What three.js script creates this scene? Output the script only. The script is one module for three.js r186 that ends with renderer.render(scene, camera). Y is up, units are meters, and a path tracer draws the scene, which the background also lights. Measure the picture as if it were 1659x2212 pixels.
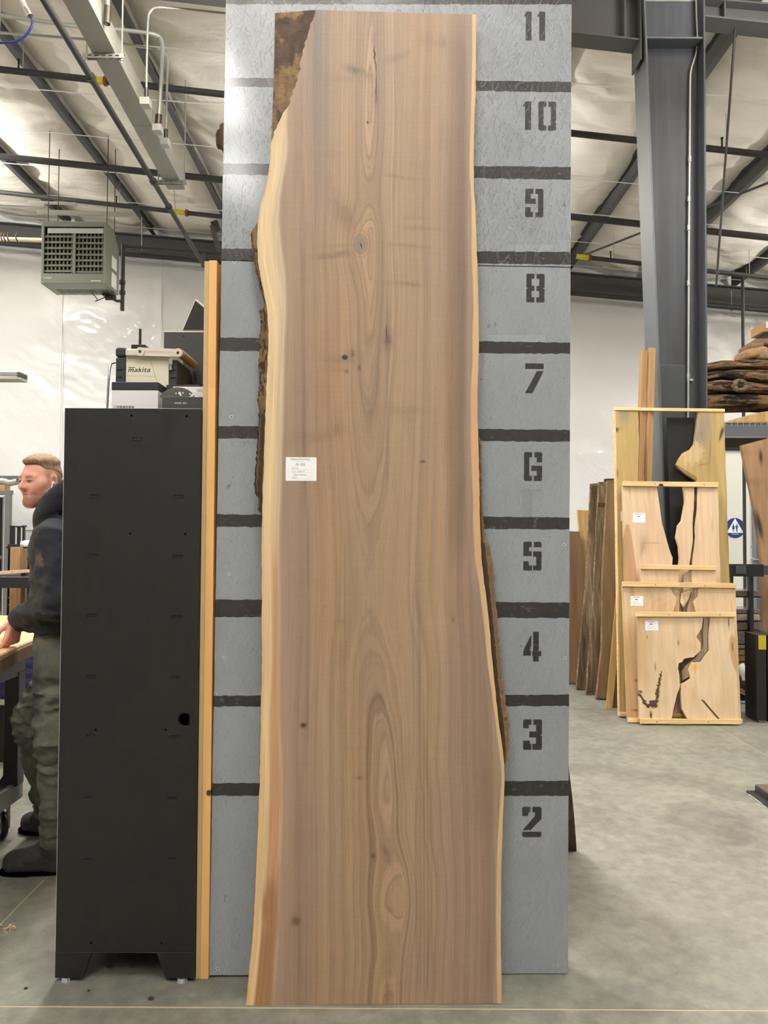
import * as THREE from 'three';
import { mergeGeometries, toCreasedNormals } from 'three/addons/utils/BufferGeometryUtils.js';
import { RoundedBoxGeometry } from 'three/addons/geometries/RoundedBoxGeometry.js';
import { RectAreaLightUniformsLib } from 'three/addons/lights/RectAreaLightUniformsLib.js';

// ---------------------------------------------------------------- camera, lamps, exposure
const W = 1659, HT = 2212, F = 1650, EYE = 1.5;
const scene = new THREE.Scene();
scene.background = new THREE.Color(0x000000);
const camera = new THREE.PerspectiveCamera(2 * Math.atan(HT / 2 / F) * 180 / Math.PI, W / HT, 0.05, 100);
camera.position.set(0, EYE, 0);
camera.rotation.set(0.0287, 0, 0.0055);
camera.updateMatrixWorld(true);
const renderer = new THREE.WebGLRenderer({ antialias: true });
renderer.toneMapping = THREE.LinearToneMapping;
renderer.toneMappingExposure = 1.22;
renderer.shadowMap.enabled = true;
RectAreaLightUniformsLib.init();
const LAMP = 62;                                   // radiance of a lamp's face
const UPLIGHT = 2.0;                               // share of the light that leaves through the top of a lamp
const LAMP_COLOR = new THREE.Color().setRGB(1.0, 0.985, 0.96);
const LAMPS = [                                    // x, z, strength: linear LED high bays hung in rows under the roof
  [-1.4, 2.3, 0.65], [-1.5, 4.1, 0.45], [3.5, 3.0, 0.4], [0.1, -0.05, 0.75],
  [-5.4, -0.4, 0.65], [4.6, -0.4, 0.65],
  [-7.0, -5.4, 1.1], [-1.25, -5.3, 2.1], [3.3, -5.0, 0.65], [7.2, -5.4, 1.0],
  [-6.9, -10.4, 1.5], [0.3, -10.4, 1.2], [7.4, -10.4, 1.1],
];

// ---------------------------------------------------------------- helpers
const R = Math.PI / 180;
const V = (x, y, z) => new THREE.Vector3(x, y, z);
let seedState = 12345;
const rnd = () => { seedState = (Math.imul(seedState, 1664525) + 1013904223) >>> 0; return seedState / 4294967296; };
const rr = (a, b) => a + (b - a) * rnd();
const clamp = (x, a = 0, b = 1) => x < a ? a : x > b ? b : x;
const mix = (a, b, t) => a + (b - a) * t;
const sstep = (a, b, x) => { const t = clamp((x - a) / (b - a)); return t * t * (3 - 2 * t); };
const gauss = (x, s) => Math.exp(-(x * x) / (2 * s * s));
const hash = (i, j, s) => { let h = Math.imul(i, 374761393) ^ Math.imul(j, 668265263) ^ Math.imul(s, 974634473); h = Math.imul(h ^ (h >>> 13), 1274126177); return ((h ^ (h >>> 16)) >>> 0) / 4294967296; };
function n2(x, y, s = 0) {
  const i = Math.floor(x), j = Math.floor(y); let u = x - i, v = y - j; u = u * u * (3 - 2 * u); v = v * v * (3 - 2 * v);
  const a = hash(i, j, s), b = hash(i + 1, j, s), c = hash(i, j + 1, s), d = hash(i + 1, j + 1, s);
  return a + (b - a) * u + (c - a) * v + (a - b - c + d) * u * v;
}
function n3(x, y, z, s = 0) { const k = Math.floor(z); let w = z - k; w = w * w * (3 - 2 * w); return mix(n2(x, y, s + k * 31), n2(x, y, s + (k + 1) * 31), w); }
const fbm = (x, y, s, o = 4) => { let a = 0, k = 0.5, t = 0; for (let i = 0; i < o; i++) { a += k * n2(x, y, s + i * 7); t += k; x *= 2.03; y *= 2.03; k *= 0.5; } return a / t; };
const lerpTable = (t, y) => { if (y <= t[0][0]) return t[0][1]; for (let i = 1; i < t.length; i++) if (y <= t[i][0]) return mix(t[i - 1][1], t[i][1], (y - t[i - 1][0]) / (t[i][0] - t[i - 1][0])); return t[t.length - 1][1]; };
const smoothTable = (t, y) => { if (y <= t[0][0]) return t[0][1]; for (let i = 1; i < t.length; i++) if (y <= t[i][0]) { const u = (y - t[i - 1][0]) / (t[i][0] - t[i - 1][0]), p0 = t[Math.max(0, i - 2)][1], p1 = t[i - 1][1], p2 = t[i][1], p3 = t[Math.min(t.length - 1, i + 1)][1]; return 0.5 * (2 * p1 + (p2 - p0) * u + (2 * p0 - 5 * p1 + 4 * p2 - p3) * u * u + (3 * p1 - p0 - 3 * p2 + p3) * u * u * u); } return t[t.length - 1][1]; };

// photograph point -> ray of the lens; the depth of everything is given in metres
function ray(px, py) { return V((px - 829.5) / F, -(py - 1106) / F, -1).applyQuaternion(camera.quaternion); }
function at(px, py, d) { const v = ray(px, py); return v.multiplyScalar(d / -v.z).add(camera.position); }
function onFloor(px, py, h = 0) { const v = ray(px, py); return v.multiplyScalar((h - EYE) / v.y).add(camera.position); }
// a flat sheet that stands on the floor and leans: origin, width axis, height axis, normal towards the viewer
class Sheet {
  constructor(a, b, lean = 0) {
    this.o = a.clone(); this.ex = b.clone().sub(a).normalize();
    const n0 = this.ex.clone().cross(V(0, 1, 0)).normalize(), up = n0.clone().cross(this.ex);
    this.n = n0.multiplyScalar(Math.cos(lean)).addScaledVector(up, Math.sin(lean)).normalize();
    this.ey = this.n.clone().cross(this.ex).normalize();
    this.m = new THREE.Matrix4().makeBasis(this.ex, this.ey, this.n).setPosition(this.o);
  }
  to(px, py) { const v = ray(px, py), t = this.o.clone().sub(camera.position).dot(this.n) / v.dot(this.n); const p = v.multiplyScalar(t).add(camera.position).sub(this.o); return [p.dot(this.ex), p.dot(this.ey)]; }
  pts(list) { return list.map(([x, y]) => this.to(x, y)); }
  pt(a, b, c = 0) { return V(a, b, c).applyMatrix4(this.m); }
}
function shapeOf(pts, holes = []) { const s = new THREE.Shape(pts.map((p) => new THREE.Vector2(p[0], p[1]))); for (const h of holes) s.holes.push(new THREE.Path(h.map((p) => new THREE.Vector2(p[0], p[1])))); return s; }
// outline (a, b) in metres -> plate of thickness t whose front is at c
function plate(pts, t, { c = 0, bevel = 0.0015, holes = [], uv = null, m = null } = {}) {
  const g = new THREE.ExtrudeGeometry(shapeOf(pts, holes), { depth: t - 2 * bevel, bevelEnabled: bevel > 0, bevelThickness: bevel, bevelSize: bevel, bevelOffset: -bevel, bevelSegments: 1, steps: 1, curveSegments: 6 });
  g.translate(0, 0, c - t + bevel);
  if (uv) { const p = g.attributes.position, u = g.attributes.uv; for (let i = 0; i < p.count; i++) u.setXY(i, (p.getX(i) - uv[0]) / (uv[2] - uv[0]), (p.getY(i) - uv[1]) / (uv[3] - uv[1])); }
  if (m) g.applyMatrix4(m);
  return g;
}
const wob = (pts, amp, step, s = 1) => { const out = []; for (let i = 0; i < pts.length; i++) { const a = pts[i], b = pts[(i + 1) % pts.length], L = Math.hypot(b[0] - a[0], b[1] - a[1]), n = Math.max(1, Math.round(L / step)); for (let k = 0; k < n; k++) { const t = k / n, x = mix(a[0], b[0], t), y = mix(a[1], b[1], t), f = k ? amp : amp * 0.4; out.push([x + (fbm(x * 2.1 / step * 0.5, y / step * 0.5, s) - 0.5) * 2 * f, y + (fbm(x / step * 0.5, y / step * 0.5, s + 9) - 0.5) * 2 * f]); } } return out; };
const box = (w, h, d, x = 0, y = 0, z = 0, r = 0) => { const g = r > 0 ? new RoundedBoxGeometry(w, h, d, 2, Math.min(r, w * 0.49, h * 0.49, d * 0.49)) : new THREE.BoxGeometry(w, h, d); g.translate(x, y, z); return g; };
const span = (x0, x1, y0, y1, z0, z1, r = 0) => box(Math.abs(x1 - x0), Math.abs(y1 - y0), Math.abs(z1 - z0), (x0 + x1) / 2, (y0 + y1) / 2, (z0 + z1) / 2, r);
function bar(a, b, w, h, r = 0) {                  // box beam from a to b
  const d = b.clone().sub(a), L = d.length(), g = r ? new RoundedBoxGeometry(w, h, L, 1, r) : new THREE.BoxGeometry(w, h, L);
  const m = new THREE.Matrix4().lookAt(b, a, V(0, 1, 0)); m.setPosition(a.clone().add(b).multiplyScalar(0.5)); g.applyMatrix4(m); return g;
}
function rod(a, b, r, r2 = r, n = 10) { const d = b.clone().sub(a), g = new THREE.CylinderGeometry(r2, r, d.length(), n); g.applyQuaternion(new THREE.Quaternion().setFromUnitVectors(V(0, 1, 0), d.clone().normalize())); g.translate((a.x + b.x) / 2, (a.y + b.y) / 2, (a.z + b.z) / 2); return g; }
const tube = (pts, r, seg = 40, n = 8, tension = 0.5) => new THREE.TubeGeometry(new THREE.CatmullRomCurve3(pts, false, 'catmullrom', tension), seg, r, n, false);
function join(list) { const l = list.map((g) => { const k = g.index ? g.toNonIndexed() : g; for (const n of Object.keys(k.attributes)) if (!['position', 'normal', 'uv', 'color'].includes(n)) k.deleteAttribute(n); if (!k.attributes.uv) k.setAttribute('uv', new THREE.BufferAttribute(new Float32Array(k.attributes.position.count * 2), 2)); return k; }); return l.length === 1 ? l[0] : mergeGeometries(l, false); }

// names, things, parts
const used = new Map(), base = new WeakMap();
const numbered = (n) => { const k = used.get(n) || 0; used.set(n, k + 1); return k ? n + '_' + String(k).padStart(3, '0') : n; };
function thing(name, label, category, pos = V(0, 0, 0), group) {
  const o = new THREE.Group(); o.name = numbered(name); o.position.copy(pos); o.userData = { label, category }; if (group) o.userData.group = group;
  base.set(o, pos.clone()); scene.add(o); return o;
}
function struct(name, pos = V(0, 0, 0)) { const o = new THREE.Group(); o.name = name; o.position.copy(pos); o.userData = { kind: 'structure' }; base.set(o, pos.clone()); scene.add(o); return o; }
function part(parent, name, geo, mat, label) {     // geometry is given in world coordinates
  const g = Array.isArray(geo) ? join(geo) : geo, b = base.get(parent);
  g.translate(-b.x, -b.y, -b.z);
  const o = new THREE.Mesh(g, mat); o.name = name; o.castShadow = o.receiveShadow = true; if (label) o.userData.label = label;
  base.set(o, b); parent.add(o); return o;
}
function single(name, label, category, geo, mat, group) { // a thing that is one mesh
  const g = Array.isArray(geo) ? join(geo) : geo; g.computeBoundingBox(); const b = g.boundingBox, p = V((b.min.x + b.max.x) / 2, b.min.y, (b.min.z + b.max.z) / 2);
  g.translate(-p.x, -p.y, -p.z); const o = new THREE.Mesh(g, mat); o.name = numbered(name); o.position.copy(p); o.userData = { label, category }; if (group) o.userData.group = group;
  o.castShadow = o.receiveShadow = true; base.set(o, p); scene.add(o); return o;
}
function centre(geo) { geo.computeBoundingBox(); const b = geo.boundingBox; return V((b.min.x + b.max.x) / 2, b.min.y, (b.min.z + b.max.z) / 2); }

// textures
const toS = (l) => l <= 0.0031308 ? l * 12.92 : 1.055 * Math.pow(l, 1 / 2.4) - 0.055;
function tex(w, h, fn, { srgb = true, wrap = false } = {}) { // fn(u, v, x, y) -> [r, g, b] 0..255
  const d = new Uint8Array(w * h * 4);
  for (let y = 0, k = 0; y < h; y++) for (let x = 0; x < w; x++, k += 4) { const c = fn((x + 0.5) / w, (y + 0.5) / h, x, y); d[k] = clamp(c[0], 0, 255); d[k + 1] = clamp(c[1], 0, 255); d[k + 2] = clamp(c[2], 0, 255); d[k + 3] = 255; }
  const t = new THREE.DataTexture(d, w, h, THREE.RGBAFormat); t.magFilter = THREE.LinearFilter; t.minFilter = THREE.LinearMipmapLinearFilter; t.generateMipmaps = true;
  if (srgb) t.colorSpace = THREE.SRGBColorSpace; if (wrap) t.wrapS = t.wrapT = THREE.RepeatWrapping; t.needsUpdate = true; return t;
}
const grey = (w, h, fn, o = {}) => tex(w, h, (u, v, x, y) => { const g = fn(u, v, x, y) * 255; return [g, g, g]; }, { srgb: false, ...o });
// tiling noise: period p cells
const tn = (u, v, p, q, s) => { const x = u * p, y = v * q, i = Math.floor(x), j = Math.floor(y); let a = x - i, b = y - j; a = a * a * (3 - 2 * a); b = b * b * (3 - 2 * b); const h = (m, n) => hash(((m % p) + p) % p, ((n % q) + q) % q, s); return mix(mix(h(i, j), h(i + 1, j), a), mix(h(i, j + 1), h(i + 1, j + 1), a), b); };
const tfbm = (u, v, p, q, s, o = 4) => { let a = 0, k = 0.5, t = 0; for (let i = 0; i < o; i++) { a += k * tn(u, v, p, q, s + i * 13); t += k; p *= 2; q *= 2; k *= 0.5; } return a / t; };
const rep = (t, x, y) => { const c = t.clone(); c.wrapS = c.wrapT = THREE.RepeatWrapping; c.repeat.set(x, y); c.needsUpdate = true; return c; };
const hexc = (r, g, b) => new THREE.Color().setRGB(r / 255, g / 255, b / 255, THREE.SRGBColorSpace);
const std = (c, o = {}) => new THREE.MeshStandardMaterial({ color: hexc(...c), roughness: 0.6, ...o });
const M = {
  steel: std([82, 80, 78], { roughness: 0.62 }), steelBlue: std([84, 88, 94], { roughness: 0.5 }), pipe: std([54, 52, 50], { roughness: 0.6 }),
  galv: std([172, 172, 164], { roughness: 0.42, metalness: 0.35 }), conduit: std([176, 176, 168], { roughness: 0.35, metalness: 0.4 }),
  black: std([26, 26, 26], { roughness: 0.5 }), blackSteel: std([32, 33, 34], { roughness: 0.42 }), white: std([236, 236, 232], { roughness: 0.5 }),
  strap: std([226, 224, 218], { roughness: 0.5 }), yellow: std([205, 190, 40], { roughness: 0.5 }), rust: std([130, 66, 44], { roughness: 0.8 }),
  chrome: std([205, 208, 210], { roughness: 0.18, metalness: 0.9 }), dark: std([14, 13, 12], { roughness: 0.8 }), screw: std([70, 66, 60], { roughness: 0.4, metalness: 0.7 }),
  paper: std([244, 245, 246], { roughness: 0.7 }),
};
// ---------------------------------------------------------------- the hall
const ZB = -14.1, ZF = 9, XL = -11.5, XR = 11.5;
const roofY = (x) => 6.62 - 0.083 * x;              // underside of the purlins
const PURLINS = []; for (let k = -6; k <= 8; k++) PURLINS.push(-1.21 + 1.524 * k);
// floor: cast concrete bays with saw-cut joints
{
  const N = 1024, S = 4.1;
  const map = tex(N, N, (u, v) => {
    const a = tfbm(u, v, 5, 5, 1, 5), b = tfbm(u, v, 13, 13, 5, 4), c = tfbm(u, v, 90, 90, 9, 3), d = tn(u, v, 420, 420, 3), e = tfbm(u, v, 3, 3, 21, 3);
    let k = 1 + (a - 0.5) * 0.2 + (b - 0.5) * 0.16 + (c - 0.5) * 0.26 + (d - 0.5) * 0.06;
    const sp = tn(u, v, 300, 300, 17); if (sp > 0.93) k *= 1.07; if (sp < 0.03) k *= 0.9;
    const st = sstep(0.62, 0.7, tfbm(u, v, 9, 9, 44, 3)) * 0.08; k *= 1 - st;
    const g = sstep(0.45, 0.65, e);
    return [k * mix(123, 119, g), k * mix(121, 119, g), k * mix(111, 108, g)];
  }, { wrap: true });
  const rough = grey(512, 512, (u, v) => 0.42 + 0.3 * tfbm(u, v, 8, 8, 30, 4), { wrap: true });
  const bump = grey(1024, 1024, (u, v) => tfbm(u, v, 60, 60, 70, 4) * 0.7 + tn(u, v, 500, 500, 77) * 0.3, { wrap: true });
  const mats = [0, 1, 2, 3].map((i) => {
    const f = (t) => { const c = t.clone(); c.wrapS = c.wrapT = THREE.RepeatWrapping; c.repeat.set(1 / S, 1 / S); c.offset.set(i * 0.37, i * 0.61); c.needsUpdate = true; return c; };
    return i ? null : new THREE.MeshStandardMaterial({ map: f(map), roughnessMap: f(rough), bumpMap: f(bump), bumpScale: 0.0012, roughness: 1, color: 0xffffff });
  });
  const fl = struct('floor');
  const gx = [XL - 0.2, -9.66, -5.56, -1.46, 2.63, 6.73, 10.83, XR + 0.2], gz = [ZF + 0.2, 5.75, 1.64, -2.46, -6.57, -10.68, ZB - 0.3], J = 0.004;
  const filler = std([170, 158, 126], { roughness: 0.9 });
  for (let i = 0; i < gx.length - 1; i++) for (let j = 0; j < gz.length - 1; j++) {
    const x0 = gx[i] + J, x1 = gx[i + 1] - J, z0 = gz[j] - J, z1 = gz[j + 1] + J, g = span(x0, x1, -0.15, 0, z1, z0);
    const p = g.attributes.position, u = g.attributes.uv; for (let k = 0; k < p.count; k++) u.setXY(k, p.getX(k) + i * 1.7, -p.getZ(k) + j * 2.3);
    part(fl, 'floor_slab', g, mats[0]);
  }
  for (const z of gz.slice(1, -1)) part(fl, 'joint_filler', span(XL, XR, -0.1, -0.0008, z - J, z + J), filler);
  for (const x of gx.slice(1, -1)) part(fl, 'joint_filler', span(x - J * 0.8, x + J * 0.8, -0.1, -0.001, ZB, ZF), filler);
}
// ceiling: white faced insulation draped over the purlins, metal deck above
{
  const c = struct('ceiling');
  const wr = tex(512, 512, (u, v) => { const a = tfbm(u, v, 6, 6, 3, 4), k = 1 + (a - 0.5) * 0.05; return [k * 240, k * 233, k * 220]; }, { wrap: true });
  const bmp = grey(1024, 1024, (u, v) => { const w = tfbm(u, v, 4, 12, 8, 4), f = tfbm(u + 0.03 * w, v + 0.06 * w, 3, 30, 18, 3); return 0.5 * w + 0.35 * f + 0.15 * tfbm(u, v, 40, 40, 5, 2); }, { wrap: true });
  const mat = new THREE.MeshStandardMaterial({ map: rep(wr, 0.6, 0.6), bumpMap: rep(bmp, 0.45, 0.45), bumpScale: 0.02, roughness: 0.5 });
  for (let k = 0; k < PURLINS.length - 1; k++) {
    const x0 = PURLINS[k], x1 = PURLINS[k + 1], nx = 14, z0 = ZB, z1 = ZF, nz = 190, pos = [], uv = [], idx = [];
    for (let j = 0; j <= nz; j++) for (let i = 0; i <= nx; i++) {
      const s = i / nx, x = mix(x0, x1, s), z = mix(z0, z1, j / nz);
      const zc = ((z + 30) % 1.25) / 1.25, strap = Math.pow(Math.abs(Math.cos(Math.PI * zc)), 8);
      const e = Math.pow(Math.abs(2 * s - 1), 3.2);
      let d = 0.05 + 0.17 * e + 0.02 * strap * (1 - e);
      const wq = fbm(x * 0.9, z * 0.9, 14, 2) * 2.2; d += (fbm(x * 1.1 + 3, z * 1.3, 4, 3) - 0.5) * 0.2 * (1 - 0.7 * e) + (0.5 - Math.abs(fbm(x * 0.9 + z * 0.5 + wq, z * 3.2 + x * 1.1 - wq, 9, 3) - 0.5) * 3) * 0.085 * (1 - 0.3 * e) * sstep(0.3, 0.5, n2(x * 1.3, z * 0.8, 24));
      pos.push(x, roofY(x) + d, z); uv.push(x, z);
    }
    const w = nx + 1; for (let j = 0; j < nz; j++) for (let i = 0; i < nx; i++) { const a = j * w + i; idx.push(a, a + 1, a + w, a + 1, a + w + 1, a + w); }
    const g = new THREE.BufferGeometry(); g.setAttribute('position', new THREE.Float32BufferAttribute(pos, 3)); g.setAttribute('uv', new THREE.Float32BufferAttribute(uv, 2)); g.setIndex(idx); g.computeVertexNormals();
    part(c, 'insulation_bay', g, mat);
  }
  const deck = plate([[XL - 0.3, roofY(XL - 0.3) + 0.34], [XR + 0.3, roofY(XR + 0.3) + 0.34], [XR + 0.3, roofY(XR + 0.3) + 0.44], [XL - 0.3, roofY(XL - 0.3) + 0.44]], ZF - ZB + 0.6, { c: ZF + 0.3, bevel: 0 });
  part(c, 'roof_deck', deck, M.galv);
}
// purlins: Z sections running to the end wall
for (const x of PURLINS) {
  if (x < -7.5 || x > 8.5) continue;
  const y = roofY(x), sgn = 1, out = [[-0.035, 0], [0.035, 0], [0.035, 0.018], [0.03, 0.018], [0.03, 0.006], [-0.028, 0.006], [-0.028, 0.2], [-0.1, 0.2], [-0.1, 0.194], [-0.035, 0.194]].map(([a, b]) => [x + a * sgn, y + b]);
  const say = { '-7': 'farthest left, beyond the heater', '-6': 'reaching the back beam left of the heater', '-4': 'passing above the heater', '-3': 'passing over the cable duct', 2: 'between the tall board and the column', 3: 'passing behind the top of the column', 5: 'right of the column, meeting the back beam near the drop pipe', 6: 'far right, cut by the frame edge', 8: 'farthest right, outside the frame' }[Math.round(x)];
  const g = plate(out, 22.85, { c: 8.9, bevel: 0 });
  single('roof_purlin', say ? 'dark roof purlin ' + say : 'dark roof purlin hidden behind the tall board', 'roof beam', g, M.steel, 'roof purlins');
}
// straps that hold the insulation up, tight under the purlins
for (let k = 0; k < 7; k++) { const z = -7.15 - 1.07 * k; single('insulation_strap', `thin white strap under the roof purlins, ${['nearest the rafter', 'second from the rafter', 'third from the rafter', 'middle one of seven', 'third from the back wall', 'second from the back wall', 'nearest the back wall'][k]}`, 'strap', plate([[-8, roofY(-8) - 0.004], [8, roofY(8) - 0.004], [8, roofY(8) - 0.001], [-8, roofY(-8) - 0.001]], 0.022, { c: z, bevel: 0 }), M.strap, 'white straps under the purlins'); }
// walls
{
  const wb = struct('wall_back');
  const nx = 400, ny = 240, x0 = XL, x1 = XR, y1 = 7.6, pos = [], uv = [], idx = [];
  for (let j = 0; j <= ny; j++) for (let i = 0; i <= nx; i++) {
    const x = mix(x0, x1, i / nx), y = y1 * j / ny;
    const seam = ((x + 5.95 + 50 * 1.83) % 1.83) - 0.915, sm = Math.exp(-Math.pow((Math.abs(seam) - 0.915) / 0.1, 2));
    const rx = x + 0.35 * y, ry = y * 0.8 + x * 0.55;
    const fl = sstep(0.4, 0.7, n2(x * 0.6 + 2, y * 0.7, 66)); let d = (fbm(x * 0.7, y * 0.9, 61, 3) - 0.5) * 0.16 + (fbm(rx * 0.6, ry * 3.0, 71, 3) - 0.5) * 0.06 * fl + sm * 0.02; { const al = x * 0.86 - y * 0.5, ac = x * 0.5 + y * 0.86, cr = Math.exp(-Math.pow((x + 5.3) / 1.4, 2) - Math.pow((y - 4.5) / 1.0, 2)) + 0.35 * Math.exp(-Math.pow((x + 5.6) / 2.2, 2) - Math.pow((y - 2.8) / 1.3, 2)) + 0.45 * Math.exp(-Math.pow((x - 4.2) / 1.0, 2) - Math.pow((y - 3.2) / 0.9, 2)), q = 1 - Math.abs(2 * fbm(al * 1.6, ac * 9 + 3 * fbm(al, ac, 5, 2), 81, 3) - 1); d += cr * (q * q * 0.026 + (n2(al * 9, ac * 16, 83) - 0.5) * 0.016); }
    pos.push(x, y, ZB + 0.07 + d * 0.8); uv.push(x, y);
  }
  const w = nx + 1; for (let j = 0; j < ny; j++) for (let i = 0; i < nx; i++) { const a = j * w + i; idx.push(a, a + 1, a + w + 1, a, a + w + 1, a + w); }
  const g = new THREE.BufferGeometry(); g.setAttribute('position', new THREE.Float32BufferAttribute(pos, 3)); g.setAttribute('uv', new THREE.Float32BufferAttribute(uv, 2)); g.setIndex(idx); g.computeVertexNormals();
  const bmp = grey(1024, 1024, (u, v) => { const w1 = tfbm(u, v, 3, 3, 8, 3), q = v + u + 0.16 * w1, rg = (n) => 1 - Math.abs(2 * n - 1); const a2 = rg(tfbm(u, q, 5, 17, 18, 2)), b2 = rg(tfbm(u + 0.06 * w1, q, 12, 36, 28, 3)), m = sstep(0.5, 0.72, tfbm(u, v, 3, 3, 38, 3)); return clamp(0.2 + 0.25 * w1 + (0.4 * a2 * a2 + 0.3 * b2 * b2) * (0.12 + 0.88 * m)); }, { wrap: true });
  const mat = new THREE.MeshPhysicalMaterial({ color: hexc(238, 238, 237), roughness: 0.4, bumpMap: rep(bmp, 0.42, 0.42), bumpScale: 0.012, clearcoat: 0.7, clearcoatRoughness: 0.1 });
  part(wb, 'plastic_sheet', g, mat);
  part(wb, 'wall_cladding', span(XL - 0.3, XR + 0.3, -0.1, 8, ZB - 0.35, ZB - 0.06), M.white);
  const seamMat = std([222, 222, 219], { roughness: 0.4 });
  for (const x of [-5.95, -4.12, 3.2, 5.03, 6.86]) part(wb, 'sheet_seam', span(x - 0.004, x + 0.004, 0, 6.25 - 0.083 * x, ZB + 0.12, ZB + 0.132), seamMat);
  const ws = std([222, 220, 214], { roughness: 0.6 });
  part(struct('wall_left'), 'wall_panel', span(XL - 0.25, XL, -0.1, 8.1, ZB - 0.3, ZF + 0.3), ws);
  part(struct('wall_right'), 'wall_panel', span(XR, XR + 0.25, -0.1, 6.4, ZB - 0.3, ZF + 0.3), ws);
  part(struct('wall_front'), 'wall_panel', span(XL - 0.3, XR + 0.3, -0.1, 8.1, ZF, ZF + 0.25), ws);
}
// end-wall beam and the pipe under it
{
  const zb = -13.75, mk = (y0, y1, z0, z1, xa = -9, xb = 9) => plate([[xa, y0 - 0.083 * xa], [xb, y0 - 0.083 * xb], [xb, y1 - 0.083 * xb], [xa, y1 - 0.083 * xa]], z1 - z0, { c: z1, bevel: 0 });
  const g = thing('end_wall_beam', 'deep dark steel beam along the top of the back wall', 'roof beam', V(0, 6.2, zb));
  part(g, 'web', mk(6.2, 6.53, zb - 0.02, zb), M.steel); part(g, 'flange', mk(6.2, 6.215, zb - 0.1, zb + 0.1), M.steel); part(g, 'flange', mk(6.51, 6.53, zb - 0.1, zb + 0.1), M.steel);
  single('wall_pipe', 'dark pipe running along the back wall just below its beam', 'pipe', rod(V(-9, 6.1 + 0.083 * 9, -13.55), V(9, 6.1 - 0.083 * 9, -13.55), 0.04), M.pipe);
}
// lamps
{
  const y0 = 6.0, glow = new THREE.MeshStandardMaterial({ color: 0xffffff, emissive: LAMP_COLOR, emissiveIntensity: 4 });
  for (const [x, z, s] of LAMPS) {
    const y = roofY(x) - 0.8, t = thing('high_bay_lamp', 'long white LED lamp hanging from the roof outside the picture', 'lamp', V(x, y, z), 'lamps under the roof');
    const w = 0.42, L = 1.3;
    part(t, 'housing', span(x - w / 2, x + w / 2, y, y + 0.08, z - L / 2, z + L / 2, 0.01), M.white);
    part(t, 'diffuser', span(x - w / 2 + 0.02, x + w / 2 - 0.02, y - 0.012, y, z - L / 2 + 0.02, z + L / 2 - 0.02), glow);
    for (const d of [-0.5, 0.5]) part(t, 'cable', rod(V(x, y + 0.08, z + d), V(x, y + 0.8, z + d), 0.004), M.pipe);
    const l = new THREE.RectAreaLight(LAMP_COLOR, LAMP * s, w - 0.04, L - 0.04); l.position.set(0, -0.02, 0); l.rotation.x = -Math.PI / 2; t.add(l);
    part(t, 'top_lens', span(x - w / 2 + 0.04, x + w / 2 - 0.04, y + 0.08, y + 0.088, z - L / 2 + 0.06, z + L / 2 - 0.06), glow);
    const u = new THREE.RectAreaLight(LAMP_COLOR, LAMP * s * UPLIGHT, w - 0.08, L - 0.12); u.position.set(0, 0.1, 0); u.rotation.x = Math.PI / 2; t.add(u);
  }
}
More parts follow.
